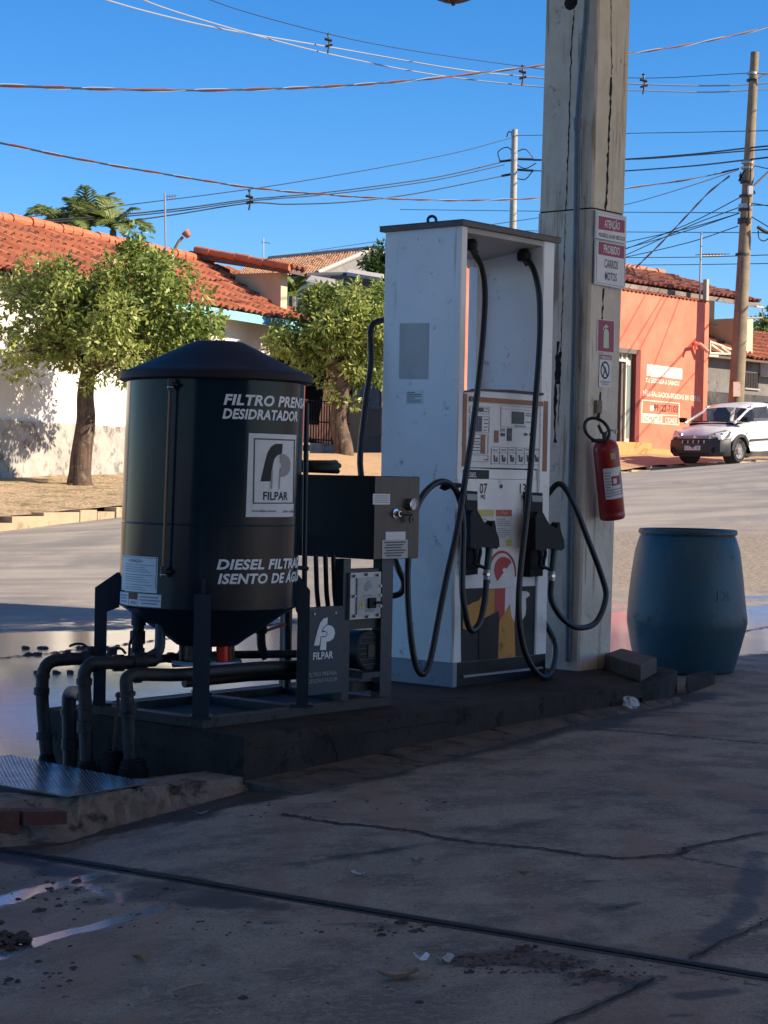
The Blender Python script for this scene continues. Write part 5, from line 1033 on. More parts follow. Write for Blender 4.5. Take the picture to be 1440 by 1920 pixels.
# ================================================================== BUILDINGS
def tiles(mb, P0, U, V, lu, lv, N, m, pitch=.24, row=.38, amp=.055, jit=.014, seg=6):
    """barrel tiles over a roof plane: P0 corner, U along the eave, V up the slope"""
    nu = int(lu / pitch) * seg; nr = int(lv / row); vs = []; U = np.array(U, float); V = np.array(V, float); N = np.array(N, float); P0 = np.array(P0, float)
    rowj = RNG.normal(0, jit, (nr + 1, nu // seg + 2))
    rows = []
    for r_ in range(nr):
        rows += [(r_ * row, .055, r_), ((r_ + 1) * row - .004, .0, r_)]
    for (v_, lift, r_) in rows:
        for i in range(nu + 1):
            u_ = lu * i / nu; ph = 2 * PI * i / seg; h = amp * (math.cos(ph)) + lift + rowj[r_][i // seg] * .7
            vs.append(P0 + U * u_ + V * (v_ + rowj[r_][i // seg]) + N * h)
    k = nu + 1
    q = lambda j, i: (j * k + i, j * k + i + 1, (j + 1) * k + i + 1, (j + 1) * k + i)
    val = lambda i: (i % seg) in (seg // 2 - 1, seg // 2)                      # grime and shade painted into the channels and row steps of the tiles
    mb.add(vs, [q(j, i) for j in range(len(rows) - 1) for i in range(nu) if not val(i) and not j % 2], m, False)
    o = len(mb.v) - len(vs); kk = mb.mi(M_channel)
    for j in range(len(rows) - 1):
        for i in range(nu):
            if val(i) or j % 2: mb.f.append([o + z for z in q(j, i)]); mb.m.append(kk); mb.sm.append(False)
    return mb
def ridge_caps(mb, A, Bq, m, r=.11, step=.34):
    A, Bq = np.array(A, float), np.array(Bq, float); d = Bq - A; ln = np.linalg.norm(d); d /= ln; n = int(ln / step)
    for k in range(n):
        p = A + d * k * step; j = RNG.normal(0, .01, 3); mb.tube([p + j, p + d * (step * 1.12) + j + [0, 0, .012]], r, m, 10, True, 0, [r * 1.08, r * .92])
# --- left white house
house = thing('white_house', 'white plastered house with an orange clay tile roof behind the big street tree', 'house', W(4, -2, 1))
mb = MB(); mb.boxf(W, -14, 9.9, -4.4, 0, .2, 4.74, M_wallwhite); mb.build('wall', house)
mb = MB(); mb.boxf(W, -14.0, 9.88, .002, .06, .3, 2.08, M_dado); mb.build('wall_base', house)
EZ, ED, RZ, RD = 4.68, .5, 6.10, -1.9
sl_v = np.array(W(0, RD, RZ) - W(0, ED, EZ)); slen = np.linalg.norm(sl_v); sl_v /= slen; sn = np.cross(WT, sl_v); sn = sn if sn[2] > 0 else -sn
mb = MB(); mb.prismf(lambda p, q, h: W(h, p, q), [(ED, EZ - .06), (ED, EZ), (RD, RZ), (-4.6, 4.7), (-4.6, 4.6), (RD, RZ - .12)], -14, 10.75, M_woodbrown)
tiles(mb, W(-14, ED + .06, EZ - .0), WT, sl_v, 24.8, slen + .1, sn, M_tile); ridge_caps(mb, W(-14, RD, RZ + .05), W(10.6, RD, RZ + .05), M_tile); mb.build('roof', house)
mb = MB(); mb.boxf(W, 3.2, 10.76, ED + .002, ED + .045, EZ - .19, EZ + .0, M_cyan); mb.build('fascia', house)
# raised cream block at the far end with its own tile edge
mb = MB(); mb.boxf(W, 10.05, 10.35, -3.6, .17, 4.0, 5.80, M_cream); mb.build('raised_wall', house)
mb = MB(); UV_ = (W(0, -2.05, 6.33) - W(0, .60, 5.83)); l2 = np.linalg.norm(UV_); UV_ /= l2; n2 = np.cross(WT, UV_); n2 = n2 if n2[2] > 0 else -n2
mb.prismf(lambda p, q, h: W(h, p, q), [(.57, 5.74), (.57, 5.84), (-2.05, 6.33), (-4.2, 6.0), (-4.2, 5.85), (-2.05, 6.17)], 9.72, 10.42, M_woodbrown)
tiles(mb, W(9.68, .63, 5.84), WT, UV_, .76, l2, n2, M_tileold); ridge_caps(mb, W(9.70, .60, 5.87), W(9.70, -2.05, 6.38), M_tile, .085, .36); mb.build('raised_roof', house)
mb = MB(); mb.boxf(W, -3.9, -2.9, .002, .05, 2.9, 4.0, M_dkinside); mb.boxf(W, -4.0, -2.8, .0521, .07, 2.84, 2.9, M_cream); mb.build('window', house)
# TV mast and floodlight standing on the roof
def px3(x, y, Y): return onY(x, y, Y)
mb = MB(); b_ = px3(312, 452, 42); t_ = px3(309, 363, 42); mb.cyl(b_ - np.array([0, 0, .6]), t_, .022, M_galv, 8); mb.cyl(px3(309, 369, 42), px3(331, 367, 42), .012, M_galv, 6)
for x in (313, 318, 323, 328): mb.cyl(px3(x, 364, 42), px3(x + 1, 374, 42.3), .006, M_galv, 5)
tag(mb.build('roof_antenna'), 'thin television antenna mast above the orange roof beside the palm crowns', 'antenna')
mb = MB(); p = px3(350, 438, 43.5); mb.tube([px3(326, 470, 43.5), px3(334, 455, 43.5), px3(343, 444, 43.5)], .035, M_pole, 8); ax_ = np.array([[.8, 0, .6], [0, 1, 0], [-.6, 0, .8]]).T
mb.lathe(p, [(0, -.09), (.06, -.09), (.09, .0), (.10, .06), (.0, .06)], mat('lamp_red_brown', (.30, .10, .06), .6), 14, axis=ax_); tag(mb.build('roof_floodlight'), 'small red brown floodlight on a short arm on the roof ridge', 'floodlight')
# --- neighbouring plot: low white wall, dark carport, grille, cream gate pillars, pale bar gate
nb = thing('gated_house', 'dark carport house with iron grille and cream gate pillars behind the smaller tree', 'house', W(14, -2, 1.2))
mb = MB(); mb.boxf(W, 10.3, 14.1, -.12, .02, .8, 1.95, M_dado); mb.build('front_wall', nb)
mb = MB(); mb.boxf(W, 10.0, 20, -3.2, -3.0, .8, 4.6, mat('maroon_wall', (.10, .035, .03), .9, var=(2, (.06, .03, .028)))); mb.boxf(W, 9.95, 10.2, -3.0, -.1, 1, 4.2, M_greydk); mb.build('back_wall', nb)
mb = MB(); mb.boxf(W, 10.0, 18.5, -3.2, -.3, 4.2, 4.35, M_greydk); mb.build('carport_roof', nb)
mb = MB()
for k in range(27): mb.boxf(W, 10.4 + k * .135, 10.425 + k * .135, -.06, -.04, 1.95, 2.98, M_darkmetal)
for z in (2.02, 2.45, 2.95): mb.boxf(W, 10.35, 14.05, -.065, -.035, z, z + .03, M_darkmetal)
mb.build('grille', nb)
for t0 in (14.15, 16.4):
    mb = MB(); mb.boxf(W, t0, t0 + .42, -.2, .2, 1.0, 3.05, M_cream); mb.boxf(W, t0 - .05, t0 + .47, -.25, .25, 3.051, 3.13, M_cream); mb.build('gate_pillar', nb)
mb = MB()
for k in range(15): mb.boxf(W, 14.65 + k * .115, 14.685 + k * .115, -.02, .015, 1.35, 2.95, M_frame)
for z in (1.4, 2.2, 2.88): mb.boxf(W, 14.6, 16.38, -.03, .025, z, z + .05, M_frame)
mb.build('bar_gate', nb)
mb = MB(); mb.boxf(W, 16.9, 34, -.1, .06, .8, 2.2, M_dado); mb.build('side_wall', nb)
# --- far house with tan tiles and grey gable, and the lean-to in front of it
fh = thing('far_house', 'far two storey house with tan tiled roof and a bare grey gable wall', 'house', onY(620, 700, 75))
R1, R2 = onY(505, 486.5, 82), onY(702, 468, 72); E2 = onY(596, 513, 66.0); E1 = E2 + (R1 - R2); E3 = onY(812, 545, 75)
mb = MB(); U_ = E1 - E2; lu = np.linalg.norm(U_); U_ /= lu; V_ = R2 - E2; lv = np.linalg.norm(V_); Vd = V_ / lv; n_ = np.cross(U_, Vd); n_ = n_ if n_[2] > 0 else -n_
tiles(mb, E2, U_, Vd, lu, lv, n_, M_tiletan, .26, .40, .05, .01)
th = np.array([0, 0, -.18]); mb.hexa([E2 + th, E1 + th, R1 + th, R2 + th, E2 - n_ * .05, E1 - n_ * .05, R1 - n_ * .05, R2 - n_ * .05], M_woodbrown); mb.tube([R1 + [0, 0, .06], R2 + [0, 0, .06]], .09, M_grey, 8); mb.build('roof', fh)
mb = MB(); dn = lambda p, z: np.array([p[0], p[1], z]); kk = (R1 - R2) / np.linalg.norm(R1 - R2) * .3
a_, b_, c_ = E2 + kk * .2, R2 + kk * .2, E3 + kk * .2; q0, q1 = dn(a_, 2), dn(c_, 2)
mb.add([q0, a_, b_, c_, q1] + [p + kk for p in (q0, a_, b_, c_, q1)], [(0, 1, 2, 3, 4), (9, 8, 7, 6, 5), (0, 5, 6, 1), (1, 6, 7, 2), (2, 7, 8, 3), (3, 8, 9, 4), (4, 9, 5, 0)], mat('bare_render', (.20, .19, .175), .9, var=(1.5, (.15, .145, .135)))); mb.build('gable_wall', fh)
mb = MB(); mb.tube([a_ + [0, 0, .03], b_ + [0, 0, .05], c_ + [0, 0, .03]], .09, mat('pale_render', (.40, .38, .34), .9), 6); mb.build('gable_edge', fh)
mb = MB(); q = E1 - U_ * 0; mb.add([dn(E2, 2), dn(E1, 2), E1 + th, E2 + th] + [p + V_ * np.array([.02, .02, 0]) for p in (dn(E2, 2), dn(E1, 2), E1 + th, E2 + th)], [(0, 1, 2, 3), (7, 6, 5, 4), (0, 4, 5, 1), (1, 5, 6, 2), (2, 6, 7, 3), (3, 7, 4, 0)], M_cream); mb.build('side_wall', fh)
mb = MB(); p = onY(494, 486, 82); mb.cyl(p, onY(494, 446, 82), .03, M_galv, 6); mb.cyl(onY(490, 454, 82), onY(507, 456, 82), .02, M_galv, 6); tag(mb.build('roof_antenna'), 'tiny distant antenna on the tan tiled far roof', 'antenna')
sh = thing('lean_to', 'low shed with dark flat roof and stained walls in front of the grey gable', 'shed', onY(640, 560, 58))
c = [onY(573, 517, 58), onY(650, 514, 58), onY(655, 510, 62), onY(578, 511, 62)]; mb = MB(); mb.hexa([p + np.array([0, 0, -.12]) for p in c] + c, M_greydk)
c2 = [onY(650, 510, 57), onY(716, 521, 55), onY(720, 514, 60), onY(655, 504, 61)]; mb.hexa([p + np.array([0, 0, -.10]) for p in c2] + c2, mat('asbestos_sheet', (.42, .39, .35), .9, dirt=(3, .56, (.2, .18, .16)))); mb.build('roof', sh)
mb = MB(); A, Bq = onY(580, 521, 58.6), onY(716, 526, 56); nv = np.array([.05, .25, 0]); lo = lambda p: np.array([p[0], p[1], 1.5]); mid = onY(650, 516, 57.6)
for a_, b_ in ((A, mid), (mid, Bq)): mb.hexa([lo(a_), lo(b_), lo(b_) + nv, lo(a_) + nv, a_, b_, b_ + nv, a_ + nv], mat('stained_wall', (.16, .12, .11), .9, var=(2, (.10, .08, .08)), dirt=(3, .56, (.05, .04, .04)))); 
mb.build('wall', sh)
c = [onY(574, 526, 55), onY(612, 535, 55), onY(648, 527, 57), onY(584, 516, 57)]; mb = MB(); mb.hexa([p + np.array([0, 0, -.1]) for p in c] + c, M_grey); mb.build('porch_roof', sh)

# --- orange corner building
ob = thing('orange_building', 'salmon orange corner bakery with white painted lettering and an open doorway', 'building', B(0, -2, 2))
sR = bp(1327, 700)[0]; zTop = bp(1168, 545)[1]; sL = -7.5; dl, dr_ = bp(1120, 740)[0], bp(1200, 740)[0]; dz0 = bp(1180, 829)[1]; dz1 = bp(1190, 655)[1]
mb = MB(); mb.boxf(B, sL, dl, -.25, 0, .6, zTop, M_orwall); mb.boxf(B, dr_, sR, -.25, 0, .6, zTop, M_orwall); mb.boxf(B, dl, dr_, -.25, 0, dz1, zTop, M_orwall); mb.boxf(B, dl, dr_, -.25, 0, .6, dz0, M_orwall); mb.boxf(B, sR - .25, sR - .002, -7, -.251, .6, zTop - .01, M_orwall); mb.boxf(B, sL + .002, sL + .25, -1.2, -.251, .6, zTop - .01, M_orwall); mb.build('wall', ob)
mb = MB(); nC = int((sR - sL) / .042); vs = []     # corrugated sheet ends along the parapet
for i in range(nC + 1):
    s_ = sL + i * .042; z = zTop + .03 + .028 * math.sin(i * PI / 2.2)
    vs += [B(s_, .05, z), B(s_, -1.2, z + .12), B(s_, .05, z + .012), B(s_, -1.2, z + .132)]
mb.add(vs, [f for i in range(nC) for f in ((4 * i, 4 * i + 4, 4 * i + 5, 4 * i + 1), (4 * i + 2, 4 * i + 3, 4 * i + 7, 4 * i + 6), (4 * i, 4 * i + 2, 4 * i + 6, 4 * i + 4))], mat('corrugated_sheet', (.40, .14, .08), .8)); mb.build('corrugated_roof', ob)
mb = MB(); mb.boxf(B, dr_ - .20, dr_ - .003, -.24, -.003, dz0, dz1 - .003, M_jamb); mb.boxf(B, dl, dr_ - .201, -.24, -.004, dz1 - .12, dz1 - .003, mat('awning_slit', (.12, .11, .10), .8)); mb.build('door_jamb', ob)
mb = MB(); fx1 = bp(1191, 740)[0]; fx0 = bp(1181, 740)[0]; ztr0 = bp(1180, 678)[1]; ztr1 = bp(1180, 661)[1]
mb.boxf(B, fx0 - .0, fx1, -.20, -.14, dz0, ztr0, M_frame); mb.boxf(B, dl, fx1, -.20, -.14, ztr0, ztr0 + .06, M_frame); mb.boxf(B, dl, fx1, -.20, -.14, ztr1 - .03, ztr1 + .02, M_frame)
for k in range(9): s_ = dl + (fx1 - dl) * k / 8.0; mb.boxf(B, s_ - .03, s_ + .03, -.195, -.145, ztr0 + .061, ztr1 - .031, M_frame)
dfr = mb.build('door_frame', ob)
mb = MB(); mb.boxf(B, dl, fx1, -.18, -.17, ztr0 + .06, ztr1 - .03, M_glass); mb.boxf(B, fx0 + .05, fx1 - .05, -.139, -.132, dz0 + .1, ztr0 - .08, M_glass); mb.build('pane', dfr)
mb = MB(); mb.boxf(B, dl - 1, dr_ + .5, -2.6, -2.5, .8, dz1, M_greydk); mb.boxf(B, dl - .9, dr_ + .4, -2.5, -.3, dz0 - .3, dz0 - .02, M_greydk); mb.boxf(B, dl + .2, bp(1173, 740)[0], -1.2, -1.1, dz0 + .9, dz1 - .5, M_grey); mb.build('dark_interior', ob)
mb = MB(); mb.boxf(B, fx0 - .12, fx0 - .02, -.8, -.2, dz0, ztr0, mat('door_leaf', (.10, .085, .07), .6)); mb.build('door', ob)
mb = MB(); mb.boxf(B, dl - .2, dr_ + .05, -.02, .38, .9, dz0 - .01, M_step); mb.boxf(B, dl - .2, dr_ + .9, .381, .75, .9, dz0 - .17, M_step); mb.build('step', ob)
mb = MB(); mb.boxf(B, sL, sR, .001, .03, .9, bp(1230, 846)[1] + .05, M_step); mb.build('plinth', ob)
# painted wall lettering
mb = MB()
def wrect(x0, y0, x1, y1, m, off=.003, dy=None):
    dy = (x1 - x0) * .085 if dy is None else dy; pl = [tuple(bp(*q)) for q in ((x0, y0), (x1, y0 + dy), (x1, y1 + dy), (x0, y1))]; mb.prismf(lambda p, q, h: B(p, h, q), pl, .0005, off, m)
def wtext(tx, x, y, xr, yr, ytop, m, off=.004, **kw):
    a, b_, tp_ = bp(x, y), bp(xr, yr), bp(x, ytop); k = (b_[1] - a[1]) / (b_[0] - a[0]); put_text(mb, tx, lambda u_, v_: B(a[0] + u_, off, a[1] + v_ + k * u_), m, width=b_[0] - a[0], height=tp_[1] - a[1], **kw)
G = lambda x, y: (1160 + x / 8, 640 + y / 8)
pl = [tuple(bp(*G(*q))) for q in ((425, 345), (520, 350), (700, 375), (955, 410), (950, 572), (830, 562), (650, 530), (560, 540), (418, 515))]; mb.prismf(lambda p, q, h: B(p, h, q), pl, .0005, .003, M_wallpaint)
wtext('DE SEGUNDA A SABADO', *G(412, 612), *G(908, 668), G(412, 545)[1], M_wallpaint, bold=.03); wtext('P\u00c3ES-SALGADOS-BEBIDAS EM GERAL', *G(360, 810), *G(1222, 900), G(360, 735)[1], M_wallpaint, bold=.03)
for q in (((345, 872), (915, 925), (915, 938), (345, 886)), ((345, 886), (360, 886), (350, 1080), (337, 1080)), ((902, 938), (915, 938), (910, 1258), (897, 1258)), ((340, 1078), (880, 1112), (880, 1124), (340, 1092)), ((338, 1205), (910, 1248), (910, 1262), (338, 1218))):
    mb.prismf(lambda p, q_, h: B(p, h, q_), [tuple(bp(*G(*z))) for z in q], .0005, .003, M_wallpaint)
mb.prismf(lambda p, q, h: B(p, h, q), [tuple(bp(*G(*z))) for z in ((342, 1093), (655, 1112), (650, 1225), (338, 1205))], .0005, .0028, M_wallpaint)
wtext('99122-7103', *G(525, 1040), *G(885, 1070), G(525, 938)[1], M_wallpaintblk, .0045, bold=.03)
mb.prismf(lambda p, q, h: B(p, h, q), [tuple(bp(*G(*z))) for z in ((470, 965), (525, 960), (525, 1040), (470, 1045))], .0005, .0028, M_wallpaint)
wtext('FAZ FRETE P/', *G(352, 1190), *G(640, 1212), G(352, 1115)[1], M_orwall, .0045, bold=.01); wtext('CIDADE', *G(695, 1222), *G(870, 1235), G(695, 1140)[1], M_wallpaint, .0045, bold=.02)
mb.build('wall_lettering', ob)
mb = MB(); p = B(*[bp(1300, 645)[0]], .0, bp(1300, 645)[1]); mb.tube([p, p + BN * .22], .035, M_orwall, 8); mb.tube([p + BN * .2, p + BN * .26 - BS * .28, p + BN * .3 - BS * .34 - np.array([0, 0, .18])], .045, M_orwall, 8, fillet=.05); mb.tube([p + BN * .2 + BS * .02, p + BN * .3 + BS * .26 - np.array([0, 0, .2])], .055, mat('lamp_salmon', (.5, .22, .15), .6), 8); mb.build('wall_lamp', ob)
# --- tiled house rising behind the orange wall
th_ = thing('tiled_house', 'house with old clay tiles and a dark open porch rising behind the orange wall', 'house', B(1, -4, 2))
ez = bp(1185, 531, -.8)[1]; sE = bp(1424, 570, -.8)[0]; rz = bp(1185, 506, -4.2)[1]
V_ = B(0, -4.2, rz) - B(0, -.8, ez); lv = np.linalg.norm(V_); Vd = V_ / lv; n_ = np.cross(BS, Vd); n_ = n_ if n_[2] > 0 else -n_
mb = MB(); tiles(mb, B(.3, -.75, ez), BS, Vd, sE - .3, lv, n_, M_tileold); mb.prismf(lambda p, q, h: B(h, p, q), [(-.8, ez - .12), (-.8, ez - .03), (-4.2, rz - .06), (-7.6, ez - .1), (-7.6, ez - .25), (-4.2, rz - .25)], .3, sE - .1, M_woodbrown); ridge_caps(mb, B(.3, -4.2, rz + .05), B(sE, -4.2, rz + .05), M_tileold); mb.build('roof', th_)
mb = MB(); mb.boxf(B, .3, sE + .02, -.79, -.74, ez - .16, ez - .04, mat('gutter_pale', (.24, .20, .165), .8, var=(2, (.13, .10, .085)))); mb.build('gutter', th_)
s1 = sR + .3; s2 = bp(1412, 600, -2.2)[0]; zl = bp(1360, 640, -1)[1]
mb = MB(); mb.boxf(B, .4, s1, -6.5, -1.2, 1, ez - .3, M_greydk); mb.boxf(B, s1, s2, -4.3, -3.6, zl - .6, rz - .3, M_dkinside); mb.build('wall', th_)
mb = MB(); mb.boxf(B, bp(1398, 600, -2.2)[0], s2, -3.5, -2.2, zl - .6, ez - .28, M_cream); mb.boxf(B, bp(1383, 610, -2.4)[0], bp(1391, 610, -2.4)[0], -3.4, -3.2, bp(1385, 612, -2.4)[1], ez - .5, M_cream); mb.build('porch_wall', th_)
mb = MB()
for s_ in (s1 + .02, s1 + 1.2): mb.boxf(B, s_, s_ + .1, -3.4, -3.3, zl - .6, ez - .27, M_woodbrown)
mb.build('porch_post', th_)
mb = MB(); mb.tube([B(sE - .35, -.7, ez - .15), B(sE + .02, -.7, ez - .15), B(sE + .02, -.7, ez - .45), B(sE - .5, -1.2, ez - .5)], .03, M_frame, 6); mb.build('downpipe', th_)
mb = MB(); p = B(bp(1323, 570, -.3)[0], -.3, zTop - .3); t_ = onpl(1324, 524, p, BN); mb.boxf(lambda a, b, z: np.array([p[0], p[1], 0]) + BS * a + BN * b + np.array([0, 0, z]), -.06, .06, -.06, .06, zTop - .4, t_[2], M_poleconc); tag(mb.build('stub_post'), 'short grey post sticking up at the corner of the orange wall', 'post')
mb = MB(); p = B(bp(1312, 560, -.5)[0], -.5, zTop - .4); t_ = onpl(1312, 434, p, BN); mb.cyl(p, np.array([p[0], p[1], t_[2]]), .028, M_galv, 8); q = onpl(1313, 480, p, BN); mb.cyl(q, onpl(1356, 479, p, BN), .02, M_galv, 6)
for x in (1318, 1324, 1330, 1336, 1342, 1348, 1354): mb.cyl(onpl(x, 477, p, BN) - BN * .25, onpl(x, 477, p, BN) + BN * .25, .012, M_galv, 5)
tag(mb.build('roof_antenna'), 'tall antenna mast with a long horizontal arm above the orange wall', 'antenna')
# --- low grey house at the right edge
gh = thing('grey_house', 'low grey house with orange tiles and an air conditioner behind the timber pole', 'house', B(12, -3, 2))
eb = -2.2; gz1 = bp(1380, 674, eb)[1]; gz0 = bp(1380, 738, eb)[1]; sg0 = bp(1316, 700, eb)[0]; rz2 = bp(1400, 616, eb - 3)[1]
mb = MB(); mb.boxf(B, sg0, sg0 + 12, eb - 5, eb, .8, gz1, mat('weathered_shade_wall', (.19, .18, .165), .9, var=(2, (.14, .13, .12)), dirt=(3, .56, (.09, .085, .08)), streak=(3, .6, (.11, .10, .095)))); mb.build('wall', gh)  # weathered grey, darkened so the colour also carries shade on the wall
mb = MB(); mb.boxf(B, sg0 + .02, sg0 + 12, eb + .002, eb + .05, .8, gz0, mat('stained_shade_base', (.045, .042, .042), .9, var=(2, (.08, .075, .07)), dirt=(3, .52, (.02, .019, .019)))); mb.build('wall_base', gh)  # stained dark base, with shade put into its colour too
V_ = B(0, eb - 3, rz2) - B(0, eb + .4, gz1 + .02); lv = np.linalg.norm(V_); Vd = V_ / lv; n_ = np.cross(BS, Vd); n_ = n_ if n_[2] > 0 else -n_
mb = MB(); tiles(mb, B(sg0, eb + .42, gz1 + .03), BS, Vd, 12, lv, n_, M_tile, .26, .42, .045); mb.prismf(lambda p, q, h: B(h, p, q), [(eb + .4, gz1 - .06), (eb + .4, gz1), (eb - 3, rz2 - .05), (eb - 5.4, gz1), (eb - 5.4, gz1 - .1), (eb - 3, rz2 - .2)], sg0, sg0 + 12, M_woodbrown); mb.build('roof', gh)
mb = MB(); q0, q1 = bp(1396, 727, eb), bp(1421, 700, eb); mb.boxf(B, q0[0], q1[0], eb + .002, eb + .03, q0[1], q1[1], M_dkinside); mb.boxf(B, q0[0] - .06, q1[0] + .06, eb + .0305, eb + .06, q0[1] - .05, q0[1], M_grey)
for k in range(1, 5): s_ = q0[0] + (q1[0] - q0[0]) * k / 5; mb.boxf(B, s_ - .012, s_ + .012, eb + .0305, eb + .045, q0[1], q1[1], M_darkmetal)
mb.build('window', gh)
mb = MB(); q0, q1 = bp(1424, 706, eb), bp(1450, 680, eb); mb.boxf(B, q0[0], q1[0], eb + .02, eb + .32, q0[1], q1[1], M_whiteclean); a_ = mb.build('air_conditioner', gh)
mb = MB(); cq = B((q0[0] + q1[0]) / 2 + .05, eb + .321, (q0[1] + q1[1]) / 2); axb = np.array([BS, np.array([0, 0, 1.]), BN]).T; mb.lathe(cq, [(0, 0), (.19, 0), (.20, .012), (.21, 0)], M_darkmetal, 24, axis=axb); mb.build('fan_grille', a_)
fr_ = thing('timber_frame', 'pale broken timber frame leaning beside the orange wall end', 'frame', B(sR + .8, -1.4, zl - 1)); mb = MB()
for (x0, y0), (x1, y1) in (((1330, 640), (1370, 655)), ((1330, 662), (1369, 664)), ((1331, 640), (1331, 664)), ((1333, 646), (1356, 662)), ((1352, 650), (1368, 662)), ((1328, 667), (1346, 668))):
    mb.tube([onpl(x0, y0, B(0, -1.4, 0), BN), onpl(x1, y1, B(0, -1.4, 0), BN)], .035, M_frame, 6)
mb.build('rail', fr_); mb = MB(); mb.boxf(B, sR + .1, sR + .25, -1.55, -1.42, 1.5, bp(1331, 641, -1.4)[1], M_woodbrown); mb.boxf(B, sR + 1.1, sR + 1.22, -1.55, -1.42, 1.5, bp(1365, 655, -1.4)[1], M_woodbrown); mb.build('post', fr_)

# ================================================================== POLES AND CABLES
def pole(name, label, base, top, r0, r1, m):
    t = thing(name, label, 'utility pole', base); mb = MB(); K_ = 12; mb.tube([base + (top - base) * k / K_ for k in range(K_ + 1)], r0, m, 16, True, 0, [r0 + (r1 - r0) * k / K_ for k in range(K_ + 1)]); mb.build('shaft', t); return t
PYR = 52.7; pb_ = onY(1374.5, 860, PYR); pt_ = onY(1415.5, 98, PYR)
up_ = pole('utility_pole', 'tall weathered timber pole with bracket and cables behind the white pickup', pb_, pt_, .235, .115, M_pole)
def pr_(y, dx=0): x = 1415.5 + (1374.5 - 1415.5) * (y - 98) / (860 - 98); return onY(x + dx, y, PYR - .2)
for y in (135, 148, 303, 313, 340, 366, 383, 387, 392, 410, 416, 476): p = pr_(y); p[1] = PYR; d = (pt_ - pb_) / np.linalg.norm(pt_ - pb_); mb = MB(); mb.cyl(p - d * .03, p + d * .03, .13 + (y - 98) * .00016 + .012, M_galv if y % 2 else M_darkmetal, 14); mb.build('clamp_band', up_)
mb = MB(); mb.tube([pr_(356, 4), pr_(330, 30), pr_(300, 62)], .035, M_galv, 8); mb.tube([pr_(356, 4) + [0, 0, -.1], pr_(360, 14)], .05, M_darkmetal, 8); mb.build('bracket_arm', up_)
mb = MB(); mb.tube([pr_(137, 6), pr_(139, 40)], .03, M_galv, 8); mb.tube([pr_(148, 8), pr_(138, 24)], .02, M_galv, 6); mb.build('cross_arm', up_)
mb = MB(); mb.boxf(lambda a, b, z: pr_(360, 3) + RT * a + FW * b + UP * z, -.06, .06, -.3, -.1, -.1, .12, M_whiteclean); mb.build('tag_plate', up_); mb = MB(); mb.boxf(lambda a, b, z: pr_(730, -4) + RT * a + FW * b + UP * z, -.05, .14, -.09, -.02, -.20, .20, M_wallpaint); mb.build('tag_plate', up_)
mb = MB(); mb.tube([pr_(425, 22), pr_(435, 38), pr_(437, 50)], .05, M_darkmetal, 8); mb.tube([pr_(432, 24), pr_(448, 26), pr_(453, 36), pr_(446, 46), pr_(436, 44)], .018, M_cable, 6, fillet=.1); mb.build('cable_splice', up_)
mb = MB()
for k in range(5): mb.tube([pr_(318, -4 - k), pr_(330 + k * 3, -12 - k * 2), pr_(342 - k * 2, -16 + k * 3), pr_(322 + k * 2, -14 - k)], .014, M_cable, 5, fillet=.15)
for k in range(4): mb.tube([pr_(300, 4), pr_(340 + k * 12, 5 - k), pr_(400 + k * 6, 4 + k), pr_(424, 3)], .014, M_cable, 5)
mb.build('jumper_wires', up_)
PYM = 75.0; mbse = onY(954, 840, PYM); mtp = onY(965, 243, PYM)
mp = pole('utility_pole', 'slim pale concrete pole seen far off between the dispenser and the column', mbse, mtp, .19, .115, M_poleconc)
mb = MB()
for y in (253, 285, 298, 326):
    p = onY(964.5 - (y - 253) * .02, y, PYM); mb.cyl(p - [0, 0, .05], p + [0, 0, .05], .145, M_galv, 10)
for (x0, y0), (x1, y1) in (((936, 303), (962, 300)), ((940, 330), (962, 326)), ((966, 298), (1000, 299)), ((966, 318), (1000, 320))): mb.tube([onY(x0, y0, PYM), onY(x1, y1, PYM)], .05, M_cable, 6)
for q in ([(938, 303), (934, 285), (950, 276), (962, 284)], [(968, 285), (985, 280), (1000, 296)], [(968, 308), (985, 316), (1005, 306)], [(950, 257), (954, 247), (962, 250)], [(970, 335), (985, 336), (998, 322)]): mb.tube(smooth([onY(x, y, PYM) for x, y in q], 6), .022, M_cable, 5)
mb.build('fittings', mp)
CG = 'overhead cables'
